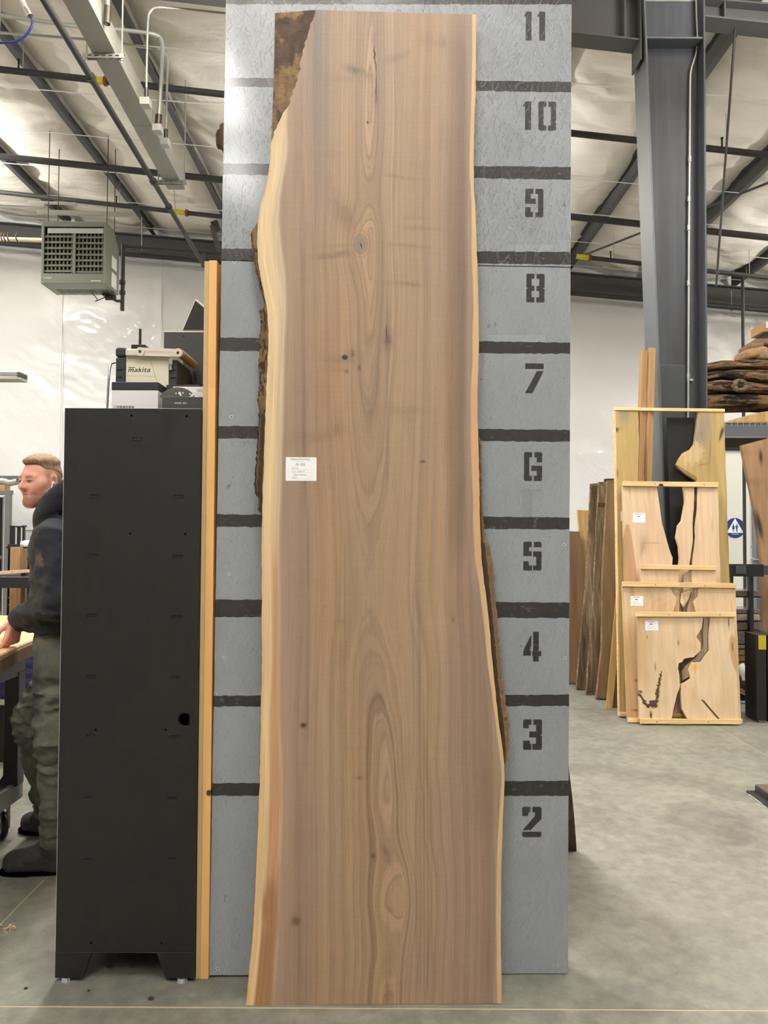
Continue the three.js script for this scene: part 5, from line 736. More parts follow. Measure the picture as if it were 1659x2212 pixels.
// ---------------------------------------------------------------- far left background
{
  const P = (x, y, z) => at(x, y, z), rect = (x0, y0, x1, y1, z, d, r = 0.003) => { const a = P(x0, y1, z), b = P(x1, y0, z); return span(a.x, b.x, a.y, b.y, -z - d, -z, r); };
  const rk = thing('storage_rack', 'tall grey steel rack standing at the back wall, cut by the left frame edge', 'rack', V(P(10, 1320, 12.6).x, 0, -12.9)), gr = std([112, 112, 110], { roughness: 0.5 });
  const fx = P(19, 1200, 12.6).x;
  part(rk, 'post', span(fx - 0.085, fx, 0, P(0, 1068, 12.6).y, -12.68, -12.6), gr); { const rx = P(17, 1200, 13.35).x; part(rk, 'post', span(rx - 0.085, rx, 0, P(0, 1068, 12.6).y, -13.4, -13.32), gr); } part(rk, 'post', span(fx - 1.6, fx - 1.515, 0, P(0, 1068, 12.6).y, -12.68, -12.6), gr);
  part(rk, 'top_beam', span(fx - 1.6, fx, P(0, 1068, 12.6).y, P(0, 1068, 12.6).y + 0.07, -12.72, -12.6), gr); part(rk, 'back_panel', span(fx - 1.5, P(4, 1200, 13.3).x, 0.1, P(0, 1070, 12.6).y, -13.3, -13.28), M.dark); part(rk, 'edge_strip', span(fx - 0.125, fx - 0.09, 0.05, P(0, 1070, 12.6).y, -12.7, -12.66), M.white); part(rk, 'shelf', span(fx - 1.5, fx - 0.1, 1.05, 1.1, -12.8, -12.7), gr);
  single('wood_block', 'tan wood block on top of the far left rack', 'wood block', [rect(-14, 1043, 10, 1058, 12.9, 0.2), rect(-14, 1058, 12.5, 1063.5, 12.8, 0.25), rect(-14, 1063, 7, 1068, 12.8, 0.2)], T.tan);
  const wr = thing('wrapped_board', 'grey board end wrapped in pale film above the far left rack', 'wrapped board', P(10, 1048, 10.4)); part(wr, 'board', rect(-40, 1027.5, 37.5, 1034.5, 10.4, 0.4), gr); part(wr, 'film', tube([P(-30, 1038, 10.4), P(8, 1040, 10.4), P(20, 1043, 10.4), P(38, 1040, 10.4)], 0.045, 30, 7), std([176, 176, 172], { roughness: 0.35 }), 'crumpled pale film'); part(wr, 'stand', rect(-40, 1034, -25, 1240, 10.5, 0.1), gr);
  const ar = thing('cantilever_rack', 'grey rack arm end with a pale board high at the left edge', 'rack', P(0, 818, 9)); part(ar, 'arm', rect(-80, 803, 42, 811.5, 9, 0.15, 0.01), std([148, 148, 154], { roughness: 0.4 })); part(ar, 'board', rect(-80, 812, 43, 819, 9.0, 0.2, 0.01), std([196, 190, 180], { roughness: 0.6 })); part(ar, 'end_cap', rect(36, 803, 43, 813, 8.97, 0.2, 0.01), std([78, 74, 70])); part(ar, 'post', rect(-80, 760, -66, 1420, 9.2, 0.1), gr);
  for (const [x0, x1, y0] of [[20.5, 24, 1136], [26.5, 30, 1136], [36, 42, 1136.5], [47.5, 52, 1135.5]]) single('clamp_bar', `black clamp bar standing upright behind the man's bench, ${{ 20.5: 'leftmost of four', 26.5: 'second of four from the left', 36: 'third of four from the left', 47.5: 'rightmost of four' }[x0]}`, 'clamp', [rect(x0, y0, x1, 1176, 8.62, 0.04), rect(x0 - 0.8, y0 - 0.5, x1 + 0.8, y0 + 3, 8.61, 0.06)], M.black, 'black clamp bars behind the bench');
  single('clamp_rail', 'long black rail carrying the black clamp bars', 'rail', rect(16, 1176, 60, 1181, 8.58, 0.15), M.black);
  for (const [i, [x0, x1, l]] of [[17, 45, 'wide tan plank standing behind the dark bench, left one'], [41, 56, 'narrow tan plank standing behind the dark bench, right one']].entries()) { const zz = 8.42 - 0.1 * i, g = rect(x0, 1182 + i * 3, x1, 1146 + EYE * F / zz, zz, 0.05); single('plank', l, 'plank', g, i ? T.brown : T.tan); }
  const bk = P(0, 1262, 7.6), bn = thing('bench', 'dark steel bench behind the man at the left edge', 'bench', V(P(20, 1262, 7.6).x, 0, -7.9)); part(bn, 'top', [rect(-60, 1246, 67, 1270, 7.6, 0.7, 0.01)], M.blackSteel); part(bn, 'leg', rect(55, 1268, 62, 1455, 8.2, 0.06), M.blackSteel); part(bn, 'leg', rect(-60, 1268, -52, 1455, 8.2, 0.06), M.blackSteel);
  const pb = thing('plank', 'long pinkish plank lying on the dark bench behind the man', 'plank', P(30, 1238, 7.7)); part(pb, 'board', bar(P(-30, 1239, 7.75), P(66, 1233, 7.75), 0.12, 0.03), T.maple); part(pb, 'support', [rect(-20, 1239, -10, 1247, 7.75, 0.1), rect(45, 1237, 55, 1247, 7.75, 0.1)], T.brown);
  const pp = new THREE.IcosahedronGeometry(0.06, 3), po = pp.attributes.position; for (let i = 0; i < po.count; i++) { const k = 0.7 + 0.6 * n3(po.getX(i) * 40, po.getY(i) * 40, po.getZ(i) * 40, 5); po.setXYZ(i, po.getX(i) * k * 1.1, po.getY(i) * k * 0.75, po.getZ(i) * k); } pp.computeVertexNormals(); const cp = P(58, 1176, 8.56); pp.translate(cp.x, cp.y, cp.z); single('crumpled_paper', 'crumpled white paper beside the black clamp bars', 'paper', pp, M.paper);
  const wb = thing('wire_bin', 'pale clear plastic bin behind the crumpled paper', 'bin', P(61, 1180, 8.75)); part(wb, 'bin', rect(53, 1145, 71, 1178, 8.75, 0.1), new THREE.MeshPhysicalMaterial({ color: 0xe8ecf0, roughness: 0.25, transmission: 0.5, thickness: 0 })); part(wb, 'rim', [rect(52.5, 1144, 71.5, 1146, 8.74, 0.12), rect(52.5, 1176, 71.5, 1178, 8.74, 0.12)], M.galv);
  const sh = thing('low_shelf', 'low dark shelf behind the tan planks at the left', 'shelf', V(P(45, 1300, 8.5).x, 0, -8.7)); part(sh, 'side', rect(14, 1184, 17, 1434, 8.5, 0.4), M.dark); part(sh, 'side', rect(68, 1184, 72, 1434, 8.5, 0.4), M.dark); part(sh, 'top', rect(13, 1181, 73, 1184.5, 8.5, 0.42), M.dark); for (const y of [1290, 1305]) part(sh, 'shelf', rect(17, y, 68, y + 3, 8.5, 0.38), T.brown); part(sh, 'back', rect(17, 1185, 68, 1430, 8.88, 0.02), M.dark);
}
// ---------------------------------------------------------------- panels and slabs leaning on the column, right
const floorSheet = (x0, x1, z, lean, z1 = z) => { const v = ray(x0, 1550), w = ray(x1, 1550); return new Sheet(V(v.x / -v.z * z, 0, -z), V(w.x / -w.z * z1, 0, -z1), lean); };
// a figure painted over a rectangle of the photograph's frame that lies on a sheet: fn(x, y) in that frame
function figured(s, x0, y0, x1, y1, w, h, fn, o = {}) {
  const a = s.to(x0, y1), b = s.to(x1, y0), uv = [Math.min(a[0], b[0]), Math.min(a[1], b[1]), Math.max(a[0], b[0]), Math.max(a[1], b[1])];
  return { uv, mat: new THREE.MeshStandardMaterial({ map: tex(w, h, (u, v) => fn(mix(x0, x1, u), mix(y1, y0, v))), roughness: 0.62, ...o }) };
}
const grainAt = (x, y, s) => { const w = (fbm(x / 16, y / 70, s, 3) - 0.5) * 10; return (fbm((x + w) / 5, y / 90, s + 2, 3) - 0.5) * 0.16 + (n2((x + w) / 1.3, y / 40, s + 5) - 0.5) * 0.05; };
const lerpC = (a, b, t) => [mix(a[0], b[0], t), mix(a[1], b[1], t), mix(a[2], b[2], t)];
const spot = (x, y, cx, cy, rx, ry, tu = 0) => { const ux = x - cx, uy = y - cy, a = (ux * Math.cos(tu) + uy * Math.sin(tu)) / rx, b = (-ux * Math.sin(tu) + uy * Math.cos(tu)) / ry; return Math.exp(-(a * a + b * b)); };
const LEAN = 0.118;
const sheetsR = [6.33, 6.27, 6.215, 6.155, 6.095].map((z) => floorSheet(1335, 1600, z, LEAN));
const tagMat = new THREE.MeshStandardMaterial({ map: print(128, 98, (g, w, h) => { g.fillStyle = '#f0f0f4'; g.fillRect(0, 0, w, h); g.fillStyle = '#8c8c94'; g.fillRect(30, 8, 64, 6); g.fillRect(46, 28, 30, 12); g.fillStyle = '#c2c2ca'; for (const [x, y, l] of [[20, 52, 30], [24, 62, 60], [30, 74, 70], [20, 86, 24]]) g.fillRect(x, y, l, 3); }), roughness: 0.65 });
const batten = (t, s, x0, y0, x1, y1, y2, screws = [], c = 0.0195) => { const q = s.pts([[x0, y2], [x1, y2 + (y1 - y0)], [x1, y1], [x0, y0]]); const b = part(t, 'batten', plate(q, 0.019, { c, bevel: 0.0015, m: s.m }), T.pine); { const u = b.geometry.attributes.uv; for (let i = 0; i < u.count; i++) u.setXY(i, u.getY(i), u.getX(i) + x0 * 0.013); } for (const x of screws) { const p = s.to(x, mix(y0, y2, 0.55) + (y1 - y0) * (x - x0) / (x1 - x0)), g = new THREE.CylinderGeometry(0.004, 0.004, 0.002, 10); g.rotateX(Math.PI / 2); g.translate(p[0], p[1], c + 0.0005); g.applyMatrix4(s.m); part(b, 'screw', g, M.screw); } return b; };
const tagOn = (t, s, x0, y0, x1, y1) => { const q = s.pts([[x0, y1], [x1, y1], [x1, y0], [x0, y0]]); part(t, 'paper_label', plate(q, 0.0005, { c: 0.001, bevel: 0, uv: [q[0][0], q[0][1], q[1][0], q[3][1]], m: s.m }), tagMat, 'white printed paper label'); };
const pieceOn = (t, s, pts, fig, seed, th = 0.035) => part(t, 'slab_piece', plate(wob(s.pts(pts), 0.003, 0.05, seed), th, { bevel: 0.0015, uv: fig.uv, m: s.m }), fig.mat);
{ // largest, greenish panel
  const s = sheetsR[0], o = s.pt(0.45, 0), t = thing('slab_panel', 'tallest leaning panel, yellow green wood with a wide gap showing the column', 'wood panel', V(o.x, 0, o.z));
  const f = figured(s, 1320, 875, 1600, 1555, 280, 680, (x, y) => {
    let k = 1 + grainAt(x, y, 3), c = lerpC([182, 158, 102], [164, 138, 84], fbm(x / 20, y / 120, 6, 3));
    const g = spot(x, y, 1368, 895, 12, 22) + 0.7 * spot(x, y, 1330, 900, 6, 20) + spot(x, y, 1525, 920, 16, 46, 0.1) + 0.5 * spot(x, y, 1512, 950, 12, 30); c = lerpC(c, [136, 122, 104], clamp(g * 0.9));
    const pk = sstep(0.35, 0.75, spot(x, y, 1500, 985, 24, 34, 0.5) + (n2(x / 5, y / 5, 8) - 0.5) * 0.3); c = lerpC(c, [196, 168, 128], pk * 0.8);
    const dk = spot(x, y, 1342, 930, 12, 2.4) + spot(x, y, 1351, 934, 4, 4) + spot(x, y, 1345, 1030, 5, 8) * 1.2 + spot(x, y, 1344, 1014, 1.5, 8) + spot(x, y, 1560, 935, 3, 9, 0.3) + 0.8 * spot(x, y, 1556, 948, 2, 8, 0.3); c = lerpC(c, [46, 38, 32], clamp(dk));
    const ln = spot(x, y, 1534, 980, 2, 34, 0.1) + 0.8 * spot(x, y, 1518, 1010, 10, 2, -0.3) + 0.9 * spot(x, y, 1562, 1200, 5, 70, -0.06); c = lerpC(c, [110, 92, 58], clamp(ln * 0.6));
    if (Math.abs(y - (1010 + (x - 1465) * 0.72) - 4) < 5 && x > 1462 && x < 1505) c = lerpC(c, [120, 88, 54], 0.75);
    return c.map((q) => q * k);
  });
  pieceOn(t, s, [[1340, 1546], [1404, 1546], [1398, 1400], [1390, 1200], [1378, 1039], [1379, 1005], [1381, 952], [1379, 930], [1380, 912], [1378, 887], [1328.5, 886]], f, 3);
  pieceOn(t, s, [[1470, 1546], [1586, 1548], [1564, 888], [1508, 888], [1504, 925], [1500, 958], [1492, 970], [1476, 978], [1467, 991], [1461, 1004], [1466, 1012], [1482, 1025], [1503, 1038], [1498, 1100], [1490, 1250], [1478, 1400]], f, 4);
  batten(t, s, 1326, 880, 1565, 883.5, 886.5, [], 0.008); batten(t, s, 1338, 1538, 1590, 1540, 1546);
  part(t, 'edge_strip', plate(s.pts([[1336.5, 1546], [1340, 1546], [1330, 886], [1326.5, 886]]), 0.036, { c: 0.004, bevel: 0.001, m: s.m }), T.pine, 'pale left edge');
  tagOn(t, s, 1340.8, 1105, 1352, 1125);
}
{ // second: pink beige panel with a split
  const s = sheetsR[1], o = s.pt(0.45, 0), t = thing('slab_panel', 'pale panel with a brown flame mark, second in height of the leaning panels', 'wood panel', V(o.x, 0, o.z));
  const f = figured(s, 1340, 1040, 1565, 1555, 226, 516, (x, y) => {
    let k = 1 + grainAt(x, y, 13) * 0.7, c = lerpC([216, 190, 160], [204, 174, 140], fbm(x / 24, y / 90, 16, 3));
    const e = Math.abs(x - (1369 - (y - 1140) * 0.02)) / (2 + 16 * Math.pow(clamp((y - 1137) / 130), 0.62)); if (y > 1137) c = lerpC(c, [172, 132, 94], sstep(1.05, 0.9, e) * 0.8);
    c = lerpC(c, [160, 110, 78], spot(x, y, 1376, 1064, 2, 14) * 0.4 + spot(x, y, 1414, 1070, 4, 12) * 0.2 + spot(x, y, 1358, 1180, 3, 80) * 0.25 + spot(x, y, 1536, 1140, 3, 16) * 0.3); c = lerpC(c, [150, 118, 84], spot(x, y, 1398, 1180, 10, 20) * 0.35 + spot(x, y, 1420, 1178, 16, 2) * 0.4 + spot(x, y, 1395, 1195, 4, 22, 0.3) * 0.3);
    return c.map((q) => q * k);
  });
  pieceOn(t, s, [[1356, 1550], [1452, 1550], [1452, 1220], [1453, 1205], [1447, 1190], [1440, 1165], [1430, 1130], [1424, 1085], [1419, 1050], [1345, 1050]], f, 13);
  pieceOn(t, s, [[1466, 1550], [1490, 1550], [1489, 1220], [1497, 1165], [1496, 1130], [1499, 1100], [1500, 1052], [1477, 1052], [1480, 1085], [1473, 1125], [1465, 1135], [1461, 1162], [1467, 1180], [1469, 1205], [1467, 1222]], f, 14);
  pieceOn(t, s, [[1500, 1550], [1564, 1550], [1551, 1052], [1507, 1052], [1506, 1100], [1501, 1140], [1502, 1160], [1496, 1210], [1494, 1240]], f, 15);
  part(t, 'bark_inlay', plate(s.pts([[1486, 1255], [1500, 1255], [1504, 1160], [1508, 1052], [1497, 1052], [1494, 1150]]), 0.02, { c: -0.014, bevel: 0, m: s.m }), T.barkDark, 'dark bark in the split');
  batten(t, s, 1344, 1040, 1550, 1042.5, 1050.5, [1413, 1519]); batten(t, s, 1356, 1540, 1560, 1542, 1550); tagOn(t, s, 1367, 1108.5, 1394, 1129);
  const kn = s.pts([[1421, 1051], [1431, 1051], [1430, 1047], [1426, 1045.5], [1422, 1047]]); part(t, 'bark_stub', plate(kn, 0.01, { c: 0.024, bevel: 0.001, m: s.m }), T.barkDark);
}
{ // third: only its top shows
  const s = sheetsR[2], o = s.pt(0.45, 0), t = thing('slab_panel', 'narrow pale panel showing only a strip between two taller leaning panels', 'wood panel', V(o.x, 0, o.z));
  const f = figured(s, 1375, 1215, 1555, 1555, 180, 340, (x, y) => { const k = 1 + grainAt(x, y, 23) * 0.7; let c = lerpC([218, 194, 164], [204, 176, 144], fbm(x / 18, y / 60, 26, 3)); c = lerpC(c, [170, 130, 90], spot(x, y, 1390, 1238, 3, 9) * 0.5 + spot(x, y, 1500, 1232, 10, 6) * 0.3); return c.map((q) => q * k); });
  pieceOn(t, s, [[1388, 1548], [1462, 1548], [1466, 1262], [1467, 1240], [1470, 1228], [1384, 1228]], f, 23); pieceOn(t, s, [[1492, 1548], [1556, 1548], [1546, 1230], [1494, 1230], [1495, 1260]], f, 24);
  part(t, 'slab_piece', plate(s.pts([[1474, 1500], [1494, 1500], [1495, 1238], [1492, 1230], [1478, 1240]]), 0.022, { c: -0.012, bevel: 0.001, m: s.m }), timber([196, 176, 150], [160, 138, 112], { seed: 29, fx: 30 }), 'recessed greyish inner edge');
  batten(t, s, 1383, 1219.5, 1545, 1222, 1229.5); batten(t, s, 1388, 1540, 1556, 1542, 1548);
}
{ // fourth
  const s = sheetsR[3], o = s.pt(0.45, 0), t = thing('slab_panel', 'wide pale panel behind the frontmost leaning panel, its gap narrowing to a wedge', 'wood panel', V(o.x, 0, o.z));
  const f = figured(s, 1340, 1255, 1605, 1562, 265, 307, (x, y) => {
    const k = 1 + grainAt(x, y, 33) * 0.8; let c = lerpC([216, 190, 154], [200, 170, 132], fbm(x / 22, y / 60, 36, 3));
    c = lerpC(c, [164, 114, 66], spot(x, y, 1352, 1285, 5, 26) * 0.4 + spot(x, y, 1375, 1280, 4, 18) * 0.45 + sstep(1386, 1366, x) * sstep(1300, 1420, y) * 0.42 + spot(x, y, 1377, 1472, 5, 3) + spot(x, y, 1372, 1535, 6, 2.5)); const sw = (n2((x + y) / 6, (y - x) / 15, 38)) * sstep(1385, 1410, x) * sstep(1455, 1440, x); c = lerpC(c, [150, 118, 84], sw * 0.25);
    return c.map((q) => q * k);
  });
  pieceOn(t, s, [[1356, 1553], [1440, 1553], [1454, 1322], [1460, 1305], [1462, 1290], [1455, 1285], [1448, 1268], [1344.5, 1266]], f, 33); pieceOn(t, s, [[1500, 1553], [1601, 1556], [1588.5, 1268], [1509, 1268], [1507, 1290], [1498, 1300], [1503, 1322]], f, 34);
  part(t, 'slab_piece', plate(s.pts([[1454, 1330], [1468, 1330], [1469, 1280], [1464, 1268], [1448, 1268], [1455, 1286], [1462, 1292]]), 0.024, { c: -0.012, bevel: 0.001, m: s.m }), timber([200, 176, 142], [166, 140, 106], { seed: 39, fx: 30 }), 'recessed grey inner edge');
  part(t, 'slab_piece', plate(s.pts([[1478, 1312], [1489, 1293], [1494, 1276], [1474, 1280], [1470, 1300]]), 0.022, { c: -0.012, bevel: 0.001, m: s.m }), T.maple, 'tongue of pale wood in the gap'); part(t, 'slab_piece', plate(s.pts([[1486, 1340], [1500, 1335], [1508, 1300], [1509, 1268], [1498, 1268], [1494, 1290], [1486, 1316]]), 0.022, { c: -0.016, bevel: 0.001, m: s.m }), timber([176, 152, 122], [140, 112, 84], { seed: 30, fx: 30 }), 'recessed grey inner edge');
  batten(t, s, 1343, 1256.5, 1589, 1260, 1267, [1414, 1521]); batten(t, s, 1355, 1550, 1602, 1552.5, 1560); tagOn(t, s, 1362, 1287.5, 1389.5, 1308.5);
}
{ // frontmost
  const s = sheetsR[4], o = s.pt(0.45, 0), t = thing('slab_panel', 'frontmost leaning panel, pale wood with a zigzag dark gap and V-shaped cracks', 'wood panel', V(o.x, 0, o.z));
  const f = figured(s, 1370, 1320, 1605, 1566, 470, 492, (x, y) => {
    const k = 1 + grainAt(x, y, 43) * 0.8; let c = lerpC([218, 194, 162], [204, 178, 142], fbm(x / 22, y / 40, 46, 3));
    const lf = sstep(1420, 1395, x + (y - 1400) * 0.06) * (1 - sstep(1450, 1500, y)); c = lerpC(c, [188, 154, 112], lf * 0.7);
    const rt = sstep(0.5, 0.9, spot(x, y, 1584, 1415, 12, 46, -0.12) * 1.6); c = lerpC(c, [178, 132, 88], rt * 0.7);
    c = lerpC(c, [214, 166, 96], spot(x, y, 1497, 1443, 9, 8) * 0.9); c = lerpC(c, [186, 148, 104], spot(x, y, 1494, 1500, 5, 18) * 0.5 + spot(x, y, 1480, 1392, 14, 18) * 0.25 + spot(x, y, 1500, 1400, 8, 8) * 0.3);
    const jig = (n2(x / 3, y / 3, 48) - 0.5) * 5, vl = Math.abs(x - (1387 + (y - 1508) * 0.62) + jig), vr = Math.abs(x - (1424 - (y - 1480) * 0.2) + jig); let cr = 0;
    if (y > 1492 && y < 1530) cr = Math.max(cr, sstep(5, 1.5, vl)); if (y > 1450 && y < 1528) cr = Math.max(cr, sstep(4.4 * clamp((y - 1440) / 40), 1, vr)); cr = Math.max(cr, sstep(0.45, 0.7, spot(x, y, 1409, 1522, 13, 12) + (n2(x / 4, y / 4, 49) - 0.5) * 0.5)); cr = Math.max(cr, clamp(spot(x, y, 1386, 1496, 3, 2.5) * 1.2), clamp(spot(x, y, 1405, 1545, 2.2, 8) * 1.1));
    const d2 = Math.abs(x - (1512 + (y - 1514) * 0.78)); if (y > 1512 && y < 1552) cr = Math.max(cr, sstep(3.4, 1.4, d2)); cr = Math.max(cr, spot(x, y, 1579, 1398, 1.6, 9) * 0.7, spot(x, y, 1574, 1345, 1.4, 12) * 0.8, spot(x, y, 1404, 1378, 1, 5) * 0.6, spot(x, y, 1418, 1443, 1.5, 9) * 0.6, spot(x, y, 1468, 1390, 1.5, 5) * 0.6);
    c = lerpC(c, lerpC([92, 60, 34], [60, 38, 22], n2(x / 2.5, y / 2.5, 50)), clamp(cr));
    return c.map((q) => q * k);
  });
  pieceOn(t, s, [[1382, 1553], [1451, 1553], [1455, 1532], [1463, 1500], [1469, 1484], [1468, 1460], [1465, 1444], [1466, 1433], [1474, 1430], [1478, 1423], [1498, 1420], [1514, 1405], [1514, 1389], [1504, 1376], [1516, 1357], [1520, 1331], [1377, 1331]], f, 43);
  pieceOn(t, s, [[1485, 1553], [1597, 1554], [1586, 1331], [1534, 1331], [1531, 1373], [1532, 1405], [1522, 1418], [1514, 1430], [1494, 1431], [1487, 1447], [1492, 1466], [1481, 1474], [1471, 1479], [1471, 1497], [1474, 1532]], f, 44);
  const rim = s.pts([[1476, 1470], [1490, 1462], [1487, 1446], [1494, 1430], [1513, 1428], [1530, 1405], [1530, 1372], [1533, 1331], [1522, 1331], [1520, 1370], [1521, 1396], [1504, 1420], [1482, 1440], [1474, 1452]]); part(t, 'slab_piece', plate(rim, 0.022, { c: -0.013, bevel: 0.001, m: s.m }), timber([168, 150, 126], [120, 100, 78], { seed: 51, fx: 30 }), 'recessed grey brown inner edge');
  batten(t, s, 1372, 1321.5, 1587, 1322, 1332, [1443, 1553]); batten(t, s, 1382, 1552.5, 1598, 1553.5, 1563, [1417, 1528]); tagOn(t, s, 1393.5, 1341, 1421.5, 1362);
}
{ // dark sheet between panels and column, two boards standing behind
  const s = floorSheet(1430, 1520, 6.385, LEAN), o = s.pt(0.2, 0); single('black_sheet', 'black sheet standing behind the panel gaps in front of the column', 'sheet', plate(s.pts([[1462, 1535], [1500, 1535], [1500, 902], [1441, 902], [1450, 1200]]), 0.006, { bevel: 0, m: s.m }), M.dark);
  const brd = (label, x, y, xf, w, rot) => { const a = at(x, y, 6.67), f = V(at(xf, 1500, 6.63).x, 0.002, -6.63), g = new THREE.BoxGeometry(w, a.distanceTo(f), 0.034); g.rotateY(rot); const d = a.clone().sub(f).normalize(); g.applyQuaternion(new THREE.Quaternion().setFromUnitVectors(V(0, 1, 0), d)); g.translate((a.x + f.x) / 2, (a.y + f.y) / 2, (a.z + f.z) / 2); return single('wood_strip', label, 'board', g, T.tan); };
  brd('tan wood strip rising above the tallest panel, left of a pair', 1390.5, 758, 1366, 0.06, 0.42); brd('tan wood strip rising above the tallest panel, right of a pair beside the column', 1408, 752, 1385, 0.058, 0.46);
}
{ // boards and bark slabs left of the panels
  const lean = 0.1, flat = (name, label, z, pts, mat, th, seed, amp = 0.004) => { const s = floorSheet(1230, 1335, z, lean), o = s.pt(s.to(...pts[0])[0], 0); const t = thing(name, label, 'wood slab', V(o.x, 0, o.z)); const q = s.pts(pts).map(([a, b]) => [a, Math.max(b, 0.0)]); part(t, 'plank', plate(wob(q, amp, 0.06, seed), th, { bevel: 0.003, m: s.m }), mat); return [t, s]; };
  const by = (z) => 1156 + EYE * F / z;
  const walnut = timber([136, 106, 74], [106, 80, 52], { seed: 71, fx: 12 });
  flat('wood_slab', 'smooth brown slab directly right of the grey board', 7.72, [[1190, by(7.72)], [1250, by(7.72)], [1263, 1420], [1264, 1340], [1262, 1292], [1257, 1215], [1252.5, 1148], [1190, 1146]], walnut, 0.05, 2, 0.002);
  flat('wood_slab', 'yellow pointed slab between the smooth brown slab and the bark slabs', 7.8, [[1262, by(7.8)], [1276, by(7.8)], [1277, 1103], [1248, 1101.5], [1255, 1196], [1261, 1290]], T.yellow, 0.05, 3, 0.002);
  const bs = (label, z, pts, mat, seed) => { // rounded bark-side slab
    const [t] = flat('bark_slab', label, z, pts, mat, 0.045, seed, 0.008); return t;
  };
  bs('barky slab leaning right of the yellow slab, leftmost of the bark slabs', 7.42, [[1245, by(7.42)], [1272, by(7.42)], [1282, 1300], [1288, 1185], [1296, 1043], [1276, 1045], [1274, 1098], [1267, 1232], [1262, 1298], [1255, 1373]], T.barkGrey, 5);
  bs('grey barky slab with a dark band near its top, second of the bark slabs', 7.2, [[1266, by(7.2)], [1296, by(7.2)], [1302, 1349], [1304, 1232], [1311, 1090], [1314, 1041], [1294, 1041], [1290, 1120], [1284, 1250], [1276, 1380]], T.barkGrey, 6);
  { const s = floorSheet(1230, 1335, 7.2, lean); const q = s.pts([[1291.5, 1093], [1310.5, 1094], [1310.5, 1087], [1292.5, 1086]]); part(scene.children[scene.children.length - 1], 'dark_band', plate(q, 0.048, { c: 0.004, bevel: 0.001, m: s.m }), T.barkDark); }
  flat('wood_slab', 'smooth brown slab between the bark slabs and the tallest panel', 7.0, [[1288, by(7.0)], [1322, by(7.0)], [1338, 1300], [1334, 1100], [1333, 1037], [1312, 1038], [1310, 1090], [1302, 1232], [1300, 1400]], timber([140, 112, 76], [108, 82, 52], { seed: 75, fx: 14 }), 0.05, 7, 0.002);
  flat('bark_slab', 'dark bark topped slab rearmost behind the brown slab', 7.5, [[1300, by(7.5)], [1336, by(7.5)], [1338, 1034], [1307, 1034]], T.barkDark, 0.05, 8, 0.006);
  const a = floorSheet(1300, 1340, 6.62, 0.1), t = thing('wood_strip', 'pale thick strip leaning sideways left of the tallest panel foot', 'board', V(a.pt(0, 0).x, 0, -6.62)), yb = 1156 + EYE * F / 6.62;
  const q = a.pts([[1309, yb], [1323, yb + 0.01], [1334.5, 1420], [1334, 1349], [1331, 1290]]).map(([x, y]) => [x, Math.max(0, y)]); part(t, 'strip', plate(q, 0.012, { bevel: 0.001, m: a.m }), T.yellow); const q2 = a.pts([[1322, yb], [1336, yb], [1338, 1416], [1334, 1414]]).map(([x, y]) => [x, Math.max(0, y)]); part(t, 'strip', plate(q2, 0.01, { c: -0.014, bevel: 0.001, m: a.m }), T.brown, 'dark side board');
}
